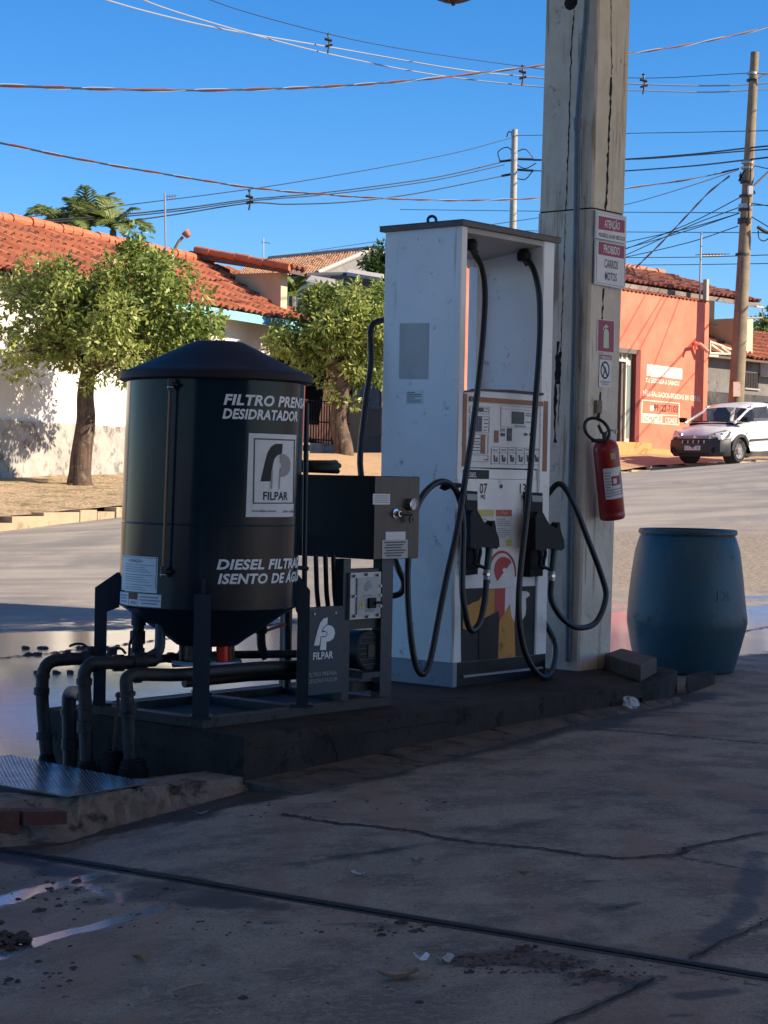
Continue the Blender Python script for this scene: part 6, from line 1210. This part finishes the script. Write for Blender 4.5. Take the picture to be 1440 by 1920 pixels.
def cable(label, pts, r, m, twist=None, spacers=()):
    P = smooth([onY(x, y, Y) for x, y, Y in pts], 8)
    off = lambda q: q[0] <= 0 or q[1] <= 0 or q[0] >= 1480 or 1060 <= q[0] <= 1100          # the run goes on beyond what the frame shows
    if off(pts[0]): d_ = P[0] - P[2]; P.insert(0, P[0] + d_ / np.linalg.norm(d_) * 18)
    if off(pts[-1]): d_ = P[-1] - P[-3]; P.append(P[-1] + d_ / np.linalg.norm(d_) * 18)
    mb = MB(); mb.tube(P, r, m, 6)
    if twist:      # a coloured strand wound round the carrier
        S = [np.array(p) for p in P]; ln = np.cumsum([0] + [np.linalg.norm(b - a) for a, b in zip(S[:-1], S[1:])]); K_ = int(ln[-1] / twist[2] * 6); q = []; q2 = []
        for k in range(K_ + 1):
            l = ln[-1] * k / K_; i = min(np.searchsorted(ln, l), len(S) - 1); i = max(i, 1); t = (l - ln[i - 1]) / (ln[i] - ln[i - 1] + 1e-9); c = S[i - 1] * (1 - t) + S[i] * t; an = l / twist[2] * 2 * PI
            q.append(c + np.array([0, math.sin(an), math.cos(an)]) * (r + twist[1] * .6)); q2.append(c - np.array([0, math.sin(an), math.cos(an)]) * (r + twist[1] * .6))
        mb.tube(q, twist[1], twist[0], 5); mb.tube(q2, twist[1], M_cablel, 5)
    o = mb.build('overhead_cable'); tag(o, label, 'cable', CG)
    for x, y, Y in spacers:
        mb = MB(); c = onY(x, y, Y); k = Y / 40
        mb.tube([c + [0, 0, .20 * k], c + RT * .03 * k, c + [0, 0, -.20 * k]], .022 * k, M_darkmetal, 6); mb.tube([c + RT * -.07 * k + [0, 0, .10 * k], c + RT * .08 * k + [0, 0, .06 * k]], .03 * k, M_darkmetal, 6); mb.tube([c + RT * -.06 * k + [0, 0, -.06 * k], c + RT * .09 * k + [0, 0, -.02 * k]], .026 * k, M_darkmetal, 6)
        mb.lathe(c + [0, 0, .20 * k], [(0, -.03 * k), (.04 * k, 0), (0, .03 * k)], M_darkmetal, 8); mb.build('cable_spacer', o)
    return o
cable('thick striped cable sweeping across the sky from the left edge behind the column', [(-60, 157, 22), (0, 160, 23), (200, 167, 26), (400, 169, 28), (600, 163, 31), (760, 152, 34), (900, 137, 36), (1015, 123, 38), (1100, 112, 39), (1185, 100, 40), (1300, 82, 42), (1440, 52, 44), (1500, 38, 45)], .017, M_cable, (M_cabler, .007, 2.6))
cable('striped cable sagging from the left edge below the thick one', [(-60, 258, 26), (0, 268, 28), (150, 299, 31), (300, 325, 34), (470, 352, 38), (600, 364, 41), (720, 372, 44), (860, 376, 47), (1005, 372, 50), (1100, 364, 51), (1180, 352, 52), (1290, 337, 52.5), (1386, 316, 52.9)], .016, M_cable, (M_cabler, .007, 2.6))
cable('upper pale cable of the pair joined by clamps across the sky', [(120, -30, 40), (200, 0, 42), (300, 28, 44), (420, 55, 46), (616, 88, 50), (850, 129, 52), (980, 143, 53), (1100, 153, 53), (1206, 158, 53), (1330, 161, 53), (1408, 158, 53), (1500, 152, 53)],   .021, M_cablel, None, [(615, 82, 49.5), (979, 142, 52.8), (1206, 158, 52.8)])
cable('lower pale cable of the pair joined by clamps across the sky', [(230, -20, 40), (300, 12, 43), (450, 58, 46), (616, 101, 50), (800, 138, 52), (980, 160, 53), (1100, 167, 53), (1206, 170, 53), (1330, 173, 53), (1408, 169, 53), (1500, 166, 53)], .019, M_cablel)
cable('hair thin wire over the clamped pair at the top', [(340, -20, 44), (480, 28, 46), (700, 82, 50), (960, 122, 53), (1180, 146, 53), (1408, 137, 53)], .010, M_cable)
cable('single wire dropping left from the tip of the far concrete pole', [(964, 257, 75), (860, 285, 72), (720, 313, 68), (500, 350, 60), (240, 384, 52), (0, 413, 46), (-60, 420, 45)], .015, M_cable)
cable('upper dark cable from the far pole down to the left roofs', [(937, 305, 75), (830, 330, 72), (720, 347, 69), (600, 362, 65), (467, 374, 61), (330, 392, 56), (160, 408, 50), (-40, 420, 45)], .022, M_cable)
cable('second dark cable running just under the upper one from the far pole', [(945, 309, 75), (830, 335, 72), (720, 352, 69), (600, 366, 65), (467, 377, 61), (330, 396, 56), (160, 412, 50), (-40, 425, 45)], .020, M_cable)
cable('lowest dark cable from the far pole with a pale clamp near the palm', [(942, 330, 75), (860, 347, 73), (760, 366, 70), (650, 379, 67), (540, 383, 63), (467, 381, 61), (330, 402, 56), (200, 420, 51)], .022, M_cable, None, [(467, 376, 60.8)])
cable('nearly level wire right of the column above the other dark ones', [(966, 254, 75), (1060, 253, 70), (1180, 250, 66), (1300, 248, 60), (1394, 246, 53), (1500, 244, 50)], .013, M_cable)
cable('upper dark cable of two crossing the gap right of the column', [(1000, 299, 75), (1100, 301, 70), (1180, 298, 66), (1300, 289, 59), (1398, 278, 53), (1500, 268, 50)], .024, M_cable)
cable('dark cable just touching the upper one right of the column', [(1000, 301, 75), (1180, 299, 66), (1300, 291, 59), (1398, 283, 53), (1500, 276, 50)], .020, M_cable)
cable('lower dark cable crossing the gap right of the column', [(1000, 320, 75), (1100, 323, 70), (1180, 320, 66), (1300, 311, 59), (1398, 300, 53), (1500, 288, 50)], .024, M_cable)
cable('faint twisted wire just beneath the striped one at the timber pole', [(1100, 395, 62), (1180, 382, 60), (1290, 350, 56), (1386, 318, 53)], .013, M_cablel)
cable('dashed looking twisted drop wire slanting down to the orange roof', [(1368, 330, 52.8), (1330, 360, 53), (1290, 402, 53.5), (1240, 455, 54.5), (1192, 502, 55.5)], .016, M_cable, (M_cablel, .014, 1.2))
for lb, pts in (('thin service wire fanning from the pole, topmost of the fan', [(1388, 370, 53), (1290, 420, 58), (1165, 470, 64), (1090, 496, 68)]), ('thin service wire fanning from the pole, second of the fan', [(1388, 388, 53), (1290, 425, 58), (1165, 482, 64), (1090, 512, 68)]),
                ('dark service wire fanning from the pole to the column edge', [(1386, 400, 53), (1290, 428, 58), (1165, 456, 64), (1060, 478, 68)]), ('lower dark service wire beside the dark fanning one', [(1386, 400, 53), (1290, 432, 58), (1165, 468, 64), (1060, 496, 68)]),
                ('lowest slanting service wire of the fan below the pole bands', [(1384, 424, 53), (1290, 455, 58), (1165, 484, 64), (1080, 500, 68)]),
                ('level wire at the height of the pole bands behind the signs', [(1090, 397, 70), (1180, 398, 66), (1386, 399, 53)]), ('level wire passing above the antenna arm on the right', [(1090, 434, 72), (1180, 435, 68), (1386, 436, 60), (1500, 437, 56)]),
                ('level wire running behind the antenna arm', [(1090, 484, 72), (1180, 483, 68), (1310, 482, 62), (1440, 478, 56), (1500, 477, 54)]), ('lowest level wire just above the old tile roof', [(1090, 497, 74), (1180, 497, 70), (1310, 496, 64), (1440, 494, 58), (1500, 493, 56)]),
                ('short wire leaving the pole to the right edge at the bands', [(1392, 384, 53), (1440, 385, 52), (1500, 386, 51)]), ('slanting wire leaving the pole down to the right edge', [(1392, 396, 53), (1440, 425, 52), (1500, 462, 51)]),
                ('upper slanting wire leaving the pole to the right edge', [(1392, 378, 53), (1440, 386, 52), (1500, 398, 51)]), ('slack wire from the pole clamp dipping to the right edge', [(1400, 310, 53), (1420, 312, 52.5), (1440, 316, 52), (1500, 322, 51)])):
    cable(lb, pts, .014, M_cable)

# ================================================================== WHITE PICKUP
def gzR(P): return P[2]
cw = onY(1334, 867, 46.6); CF = -BS; CL = np.array([-CF[1], CF[0], 0])      # heading, and the car's left side
CL = BN.copy(); car = thing('pickup_truck', 'small white pickup with a dark front bumper parked at the kerb by the orange building', 'pickup', cw)
CSC = 1.0
slope = (ZR(_k[2][0]) - ZR(_k[0][0])) / (_k[2][0] - _k[0][0])
def Cc(x, y, z): return cw + CF * (x * CSC) + CL * (y * CSC) + np.array([0, 0, (z if z < 1 else 1 + (z - 1) * .88) * CSC - x * slope * CSC])     # x forward from the front axle
def body_loft(mb, secs, m, n=None):
    k = len(secs[0]); vs = [Cc(*p) for s_ in secs for p in s_]; mb.add(vs, [(i * k + j, (i + 1) * k + j, (i + 1) * k + j + 1, i * k + j + 1) for i in range(len(secs) - 1) for j in range(k - 1)], m, True); return mb
HW = .80
def sec(x, zs, zb, zt, w_, tw, cr=.05):     # lower body cross section from left sill round to right sill
    return [(x, w_ * .97, zs), (x, w_, zb), (x, w_ * .985, zt - .10), (x, w_ * .95, zt - .03), (x, w_ * tw, zt), (x, w_ * tw * .5, zt + cr), (x, 0, zt + cr * 1.2), (x, -w_ * tw * .5, zt + cr), (x, -w_ * tw, zt), (x, -w_ * .95, zt - .03), (x, -w_ * .985, zt - .10), (x, -w_, zb), (x, -w_ * .97, zs)]
mb = MB(); body_loft(mb, [sec(.72, .50, .53, .655, .66, .8, .015), sec(.68, .48, .53, .70, .72, .85, .02), sec(.48, .45, .56, .79, .785, .84, .03), sec(.2, .60, .62, .86, HW, .84, .035), sec(-.1, .62, .66, .91, HW, .85, .035), sec(-.40, .42, .60, .95, HW, .87, .03), sec(-.5, .26, .55, .97, HW, .9, .02), sec(-.9, .24, .55, .97, .81, .94, .0), sec(-1.8, .24, .55, .97, .81, .94, 0), sec(-2.15, .26, .55, .97, .81, .95, 0), sec(-3.2, .40, .55, 1.0, .80, .95, 0), sec(-3.25, .45, .55, .98, .78, .95, 0)], M_carwhite)
mb.build('body', car)
mb = MB()       # cabin: pillars and roof skin
roofz = 1.47
rs_ = [[(x, y_, z) for (y_, z) in prof_] for x, prof_ in ((-.62, [(.60, 1.28), (.56, 1.33), (.3, 1.36), (0, 1.37), (-.3, 1.36), (-.56, 1.33), (-.60, 1.28)]), (-.85, [(.63, 1.38), (.57, 1.435), (.3, 1.465), (0, 1.475), (-.3, 1.465), (-.57, 1.435), (-.63, 1.38)]), (-1.5, [(.63, 1.40), (.57, 1.455), (.3, 1.49), (0, 1.50), (-.3, 1.49), (-.57, 1.455), (-.63, 1.40)]), (-1.85, [(.62, 1.37), (.56, 1.425), (.3, 1.45), (0, 1.46), (-.3, 1.45), (-.56, 1.425), (-.62, 1.37)]), (-1.95, [(.62, 1.30), (.56, 1.36), (.3, 1.38), (0, 1.39), (-.3, 1.38), (-.56, 1.36), (-.62, 1.30)]))]
body_loft(mb, rs_, M_carwhite)
for sgn in (1, -1):
    pil = lambda pts, m: mb.add([Cc(x, sgn * y, z) for x, y, z in pts], [tuple(range(len(pts)))], m)
    mb.tube([Cc(.12, sgn * .70, .955), Cc(-.62, sgn * .60, 1.29), Cc(-.86, sgn * .63, 1.385)], .032, M_carwhite, 8); mb.hexa([Cc(x, sgn * y, z) for x, y, z in ((-1.55, .775, .96), (-2.05, .775, .96), (-2.05, .70, .96), (-1.55, .70, .96), (-1.42, .635, 1.39), (-1.95, .63, 1.38), (-1.95, .56, 1.38), (-1.42, .56, 1.39))], M_carwhite)
    mb.tube([Cc(-.7, sgn * .625, 1.375), Cc(-1.5, sgn * .635, 1.395)], .03, M_carwhite, 6)
mb.build('cabin', car)
mb = MB(); q = [Cc(.14, .66, .965), Cc(.20, 0, .985), Cc(.14, -.66, .965), Cc(-.60, -.565, 1.335), Cc(-.58, 0, 1.365), Cc(-.60, .565, 1.335)]; mb.add(q, [(0, 1, 4, 5), (1, 2, 3, 4)], M_carglass); mb.build('windscreen', car)
for sgn in (1, -1):
    mb = MB(); mb.add([Cc(x, sgn * y, z) for x, y, z in ((.02, .742, .965), (-1.52, .765, .97), (-1.42, .64, 1.375), (-.74, .625, 1.365), (-.55, .63, 1.28))], [(0, 1, 2, 3, 4)], M_carglass); mb.build('side_window', car)
mb = MB(); mb.add([Cc(-1.99, .6, .98), Cc(-1.99, -.6, .98), Cc(-1.97, -.52, 1.36), Cc(-1.97, .52, 1.36)], [(0, 1, 2, 3)], M_carglass); mb.build('rear_window', car)
mb = MB(); mb.lathe(Cc(-.55, .33, .98), [(.185, -.012), (.2, 0), (.185, .012)], M_blackp, 20, axis=np.array([[-.3, CL[0], CF[0] * .9], [0, CL[1], CF[1] * .9], [.95, 0, -.3]])); mb.lathe(Cc(-.95, .34, 1.14), [(0, -.2), (.2, -.16), (.22, .05), (.14, .14), (.10, .20), (0, .22)], M_blackp, 14); mb.lathe(Cc(-.95, -.34, 1.14), [(0, -.2), (.2, -.16), (.22, .05), (.14, .14), (.10, .20), (0, .22)], M_blackp, 14); mb.boxf(Cc, -.3, .0, -.66, .66, .88, .955, M_blackp); mb.build('interior', car)
bprof = lambda x: None
mb = MB()
def bsec(x, w_): return [(x, w_, .66), (x + .05, w_ * .99, .55), (x + .05, w_ * .97, .36), (x - .02, w_ * .9, .25)]
ring = [(-.28, .815), (.10, .815)]
vs = []; pth = [(.42, .81), (.58, .79), (.72, .70), (.80, .45), (.83, 0), (.80, -.45), (.72, -.70), (.58, -.79), (.42, -.81)]
for x, y in pth: vs += [Cc(x - .06, y * .985, .60), Cc(x, y, .565), Cc(x + .03, y * 1.005, .44), Cc(x + .01, y, .28), Cc(x - .08, y * .93, .17)]
mb.add(vs, [(i * 5 + j, (i + 1) * 5 + j, (i + 1) * 5 + j + 1, i * 5 + j + 1) for i in range(len(pth) - 1) for j in range(4)], M_carblk, True)
mb.build('bumper', car)
for sgn in (1, -1):
    mb = MB(); arc_ = [(.40 * math.cos(k), .29 + .40 * math.sin(k)) for k in np.linspace(.05, PI - .3, 16)]; arc_i = [(.325 * math.cos(k), .29 + .325 * math.sin(k)) for k in np.linspace(PI - .3, .05, 16)]
    mb.prismf(lambda x, z, h: Cc(x, sgn * h, z), arc_ + arc_i, .70, .825, M_carblk); mb.build('wheel_arch', car)
    mb = MB(); arc_i2 = [(.325 * math.cos(k), .29 + .325 * math.sin(k)) for k in np.linspace(0, 2 * PI, 24, endpoint=False)]; mb.prismf(lambda x, z, h: Cc(x, sgn * h, z), arc_i2, .50, .70, M_dkinside); mb.build('wheel_well', car)
mb = MB(); 
for y0, y1, z0, z1 in ((-.42, .42, .19, .24), (-.33, .33, .50, .545)): mb.boxf(Cc, .815, .838, y0, y1, z0, z1, M_dkinside)
mb.boxf(Cc, .70, .735, -.36, .36, .60, .67, mat('grille_silver', (.30, .30, .31), .4)); mb.lathe(Cc(.74, 0, .635), [(0, .0), (.045, 0), (.0, .012)], M_chrome, 14, axis=np.array([CL, np.array([0, 0, 1.]), CF]).T)
for k in range(5): mb.boxf(Cc, .838, .85, -.30 + k * .15, -.27 + k * .15, .49, .56, M_galv)
mb.build('grille', car)
mb = MB(); mb.boxf(Cc, .845, .853, -.22, .22, .33, .46, M_whiteclean); mb.boxf(Cc, .8532, .8545, -.22, .22, .43, .46, mat('plate_blue', (.03, .06, .25), .5)); put_text(mb, 'BTU4C98', lambda u_, v_: Cc(.8546, -.19 + u_, .345 + v_), M_blackpanel, width=.38, height=.07); mb.build('number_plate', car)
for sgn in (1, -1):
    mb = MB(); hl = [(.735, .37, .60), (.62, .72, .59), (.48, .80, .63), (.40, .805, .76), (.52, .69, .80), (.68, .40, .72)]; A_ = [Cc(x + .02, sgn * y * 1.005, z) for x, y, z in hl]; B_ = [Cc(x - .08, sgn * y * .93, z) for x, y, z in hl]; n_ = 6
    mb.add(A_ + B_, [tuple(range(6)), tuple(range(11, 5, -1))] + [(i, (i + 1) % 6, 6 + (i + 1) % 6, 6 + i) for i in range(6)], M_lamp)
    for x, y, z, r_ in ((.67, .50, .665, .06), (.61, .66, .675, .055)): mb.lathe(Cc(x + .02, sgn * y, z), [(0, -.01), (r_, -.005), (r_ * .6, .02), (0, .025)], M_chrome, 12, axis=np.array([CL, np.array([0, 0, 1.]), CF]).T)
    mb.build('headlight', car)
    mb = MB(); mb.lathe(Cc(.80, sgn * .58, .33), [(0, 0), (.065, 0), (.07, .02)], M_dkinside, 16, axis=np.array([CL, np.array([0, 0, 1.]), CF]).T); mb.build('fog_lamp', car)
    mb = MB(); mb.boxf(Cc, -1.5, -.42, sgn * .805, sgn * .822, .50, .55, M_carblk); mb.boxf(Cc, -1.46, -1.30, sgn * .80, sgn * .825, .84, .87, M_carblk); mb.build('door_trim', car)
    mb = MB(); q = [Cc(-.02, sgn * y, z) for y, z in ((.78, .98), (.96, .97), (.98, 1.10), (.80, 1.10))]; mb.hexa(q + [p - CF * .09 for p in q], M_blackp); mb.build('mirror', car)
    for xw in (0, -2.65):
        axw = np.array([CF, np.array([0, 0, 1.]), CL * sgn]).T; mb = MB(); mb.lathe(Cc(xw, sgn * .70, .29), [(.19, -.09), (.27, -.09), (.29, -.06), (.29, .06), (.275, .085), (.2, .09), (.19, .07)], M_tyre, 32, axis=axw); tyre = mb.build('wheel', car)
        mb = MB(); mb.lathe(Cc(xw, sgn * .70, .29), [(.195, .085), (.185, .075), (.17, .05), (.10, .045), (.085, .075), (.05, .085), (0, .085)], M_rim, 28, axis=axw)
        for k in range(8): an = k * PI / 4; p = Cc(xw, sgn * .70, .29) + axw @ np.array([.135 * math.cos(an), .135 * math.sin(an), .0482]); mb.lathe(p, [(0, 0), (.024, 0)], M_dkinside, 8, axis=axw)
        mb.build('rim', tyre)
mb = MB(); mb.tube([Cc(-2.1, .72, .98), Cc(-2.12, .66, 1.44), Cc(-2.12, -.66, 1.44), Cc(-2.1, -.72, .98)], .025, M_carblk, 8, fillet=.12); mb.tube([Cc(-2.12, .66, 1.38), Cc(-2.6, .72, .99)], .022, M_carblk, 8); mb.build('roll_bar', car)
mb = MB(); mb.tube([Cc(.15, .55, .985), Cc(.10, .0, 1.02)], .012, M_blackp, 5); mb.tube([Cc(.17, .0, .995), Cc(.10, -.5, 1.01)], .012, M_blackp, 5); mb.build('wiper', car)

# ================================================================== TREES
def leaf_mesh(name, centres, radii, n, size, m, parent, droop=.3, aspect=.42):
    k = RNG.choice(len(centres), n, p=radii ** 2 / (radii ** 2).sum()); v = RNG.normal(size=(n, 3)); v /= np.linalg.norm(v, axis=1)[:, None]
    rad = radii[k] * RNG.uniform(.25, 1.0, n) ** .6; P = centres[k] + v * rad[:, None] * np.array([1, 1, .8])
    d = v + RNG.normal(0, .7, (n, 3)) + np.array([0, 0, -droop]); d /= np.linalg.norm(d, axis=1)[:, None]
    s = np.cross(d, RNG.normal(size=(n, 3))); s /= np.linalg.norm(s, axis=1)[:, None] + 1e-9; ln = size * RNG.uniform(.6, 1.35, n); up = np.cross(s, d)
    c = P; tip = c + d * ln[:, None]; mid = c + d * (ln * .5)[:, None]; w_ = (ln * aspect * .5)[:, None]
    V = np.stack([c, mid + s * w_ + up * w_ * .35, tip, mid - s * w_ + up * w_ * .35], 1).reshape(-1, 3) - np.array(ROOTS[parent.name])
    me = bpy.data.meshes.new(name); me.vertices.add(len(V)); me.vertices.foreach_set('co', V.ravel().astype(np.float32)); F_ = np.arange(len(V)).astype(np.int32); me.loops.add(len(F_)); me.loops.foreach_set('vertex_index', F_)
    me.polygons.add(n); me.polygons.foreach_set('loop_start', (np.arange(n) * 4).astype(np.int32)); me.polygons.foreach_set('loop_total', np.full(n, 4, np.int32)); me.update(); me.validate(); me.materials.append(m)
    o = bpy.data.objects.new(name, me); COL.objects.link(o); o.parent = parent; return o
def street_tree(label, base, trunk_pts, r0, lobes, n, size, m, nclump=70, limbs=9):
    t = thing('street_tree', label, 'tree', base); cs, rs = [], []
    L_ = np.array([[*c, r_] for c, r_ in lobes]); wts = L_[:, 3] ** 2; wts /= wts.sum()
    for _ in range(nclump):
        l = L_[RNG.choice(len(L_), p=wts)]; v = RNG.normal(size=3); v /= np.linalg.norm(v); cs.append(l[:3] + v * l[3] * RNG.uniform(.35, 1.0) * np.array([1, 1, .9])); rs.append(RNG.uniform(.14, .40) * (l[3] / .9) ** .5)
    cs, rs = np.array(cs), np.array(rs)
    mb = MB(); P = [np.array(p) for p in trunk_pts]; K_ = len(P); sp = smooth(P, 5); mb.tube(sp, r0, M_bark, 14, True, 0, [r0 * (1.35 - .25 * min(1, i / 3) - .45 * i / len(sp)) for i in range(len(sp))])
    for k in range(5): an = k * 1.26 + .3; mb.tube([P[0] + [0, 0, .28], P[0] + np.array([math.cos(an) * r0 * 1.2, math.sin(an) * r0 * 1.2, .10]), P[0] + np.array([math.cos(an) * r0 * 2.1, math.sin(an) * r0 * 2.1, -.06])], r0 * .45, M_bark, 8, True, 0, [r0 * .5, r0 * .38, r0 * .15])
    tr = mb.build('trunk', t); mb = MB()
    for k in range(limbs):
        e = cs[RNG.integers(len(cs))]; s0 = P[-1] if k % 2 else P[-2] * .3 + P[-1] * .7; md_ = s0 * .5 + e * .5 + np.array([RNG.normal(0, .12), RNG.normal(0, .12), .18]); mb.tube(smooth([s0, md_, e], 6), r0 * .4, M_bark, 8, True, 0, list(np.linspace(r0 * .45, r0 * .07, 13)))
        for _ in range(4): e2 = cs[np.argsort(np.linalg.norm(cs - e, axis=1))[RNG.integers(1, 6)]]; mb.tube([md_ * .4 + e * .6, (md_ + e2) / 2 + [0, 0, .1], e2], r0 * .1, M_bark, 5, True, 0, [r0 * .14, r0 * .08, r0 * .03])
    mb.build('limbs', t); leaf_mesh('crown', cs, rs, n, size, m, t); return t
T1 = W(-.35, 2.1, 0); T1 = onY(150, 921, T1[1]); y1 = T1[1]
def tp(x, y, dY=0, Yb=None): return onY(x, y, (Yb or y1) + dY)
street_tree('large leafy street tree with a thick leaning trunk in front of the white wall', T1, [tp(148, 926), tp(152, 860), tp(161, 790), tp(160, 742), tp(166, 690)], .19,
            [(tp(215, 560), 1.15), (tp(110, 590, .3), .95), (tp(70, 640, -.2), .75), (tp(320, 600, .2), .95), (tp(250, 505, .3), .72), (tp(150, 548), .75), (tp(360, 650, -.2), .6), (tp(60, 540, .2), .6), (tp(270, 690, .1), .7), (tp(60, 705), .40), (tp(268, 440), .30), (tp(180, 650, -.5), .8), (tp(385, 600, 0), .45), (tp(205, 640, 1.6), .7), (tp(280, 630, 1.6), .7), (tp(130, 650, 1.5), .6), (tp(240, 700, 1.4), .45)], 27000, .118, M_leaf, 260, 18)  # last four lobes added behind the crown to shade the house wall
Y2 = 42.5; tp2 = lambda x, y, dY=0: onY(x, y, Y2 + dY)
street_tree('smaller leafy street tree between the filter tank and the dispenser', tp2(645, 892), [tp2(646, 896), tp2(644, 840), tp2(634, 790), tp2(640, 750), tp2(645, 700)], .22,
            [(tp2(640, 600), 1.05), (tp2(570, 640, .2), .75), (tp2(540, 640, 0), .55), (tp2(690, 620, -.1), .85), (tp2(660, 690, .2), .7), (tp2(615, 560, .1), .55), (tp2(690, 550), .55), (tp2(725, 600, .2), .8), (tp2(585, 575), .45), (tp2(640, 735, -.3), .45)], 19000, .128, M_leaf, 200, 15)
def far_tree(label, lobes, base, n, size, m=None):
    t = thing('tree', label, 'tree', base); cs, rs = [], []
    for c, r_ in lobes:
        for _ in range(14): v = RNG.normal(size=3); v /= np.linalg.norm(v); cs.append(np.array(c) + v * r_ * RNG.uniform(.2, .9)); rs.append(r_ * RNG.uniform(.3, .55))
    mb = MB(); c0 = np.array(lobes[0][0]); mb.tube([np.array(base), (np.array(base) + c0) / 2 + [.1, 0, 0], c0], .18, M_bark, 8, True, 0, [.2, .15, .06]); mb.build('trunk', t); leaf_mesh('crown', np.array(cs), np.array(rs), n, size, m or M_leafdk, t)
q = onY(712, 492, 64); far_tree('slim tree crown between the grey gable and the dispenser top', [(q, .7), (onY(722, 530, 64), .9)], [q[0], q[1], 2], 1800, .22)
q = onY(1432, 612, 72); far_tree('bright distant tree crown beyond the grey house tiles', [(q, .55), (onY(1452, 606, 72), .8)], [q[0], q[1], 2], 1500, .2, M_leaf)
def palm(label, base, top, nf, fl, seed, name='palm_tree'):
    rg_ = np.random.default_rng(seed); t = thing(name, label, 'palm', base); base, top = np.array(base), np.array(top)
    mb = MB(); mb.tube([base, (base + top) / 2 + [.08, 0, 0], top], .13, M_trunkpalm, 10, True, 0, [.16, .12, .09]); mb.build('trunk', t); mb = MB()
    for k in range(nf):
        az = 2 * PI * k / nf + rg_.normal(0, .25); el = rg_.uniform(.45, 1.35); l = fl * rg_.uniform(.8, 1.15); h = np.array([math.cos(az), math.sin(az), 0]); R = []; p = top.copy(); d = h * math.cos(el) + np.array([0, 0, math.sin(el)])
        for i in range(13): R.append(p.copy()); p = p + d * l / 12; d = d + np.array([0, 0, -.085 - .012 * i]); d /= np.linalg.norm(d)
        mb.tube(R, .02, M_palm, 5, True, 0, list(np.linspace(.03, .008, 13))); R = smooth(R, 3)
        for i in range(3, len(R) - 1):
            tg = R[i + 1] - R[i]; tg /= np.linalg.norm(tg); sd_ = np.cross(tg, [0, 0, 1]); sd_ /= np.linalg.norm(sd_) + 1e-9; ll = l * .30 * math.sin(PI * (.12 + .86 * i / len(R))) + .05
            for sg in (-1, 1):
                dd = sd_ * sg * .8 + tg * .55 + np.array([0, 0, -.12 + rg_.normal(0, .12)]); dd /= np.linalg.norm(dd); wv = np.cross(dd, sd_) ; wv /= np.linalg.norm(wv) + 1e-9; wv = tg * .022
                mb.add([R[i] - wv, R[i] + wv, R[i] + dd * ll * .6 + wv * .9 + [0, 0, .02], R[i] + dd * ll + [0, 0, -.05 * ll], R[i] + dd * ll * .6 - wv * .9 + [0, 0, .02]], [(0, 1, 2, 3, 4)], M_palm)
    mb.build('crown', t)
for (x, y, Y, lb, sd_) in ((118, 418, 50, 'palm crown farthest from the roof antenna mast', 1), (165, 420, 52, 'palm crown in the middle of the three over the orange roof', 2), (212, 424, 51, 'palm crown nearest the roof antenna mast', 3)):
    q = onY(x, y + 8, Y); palm(lb, [q[0], q[1], 1.5], q, 11, 1.25, sd_)
q = onY(548, 556, 50); palm('small broad leaved plant poking up beside the cream raised wall', [q[0], q[1], 3.0], q, 9, .6, 5, 'garden_plant')
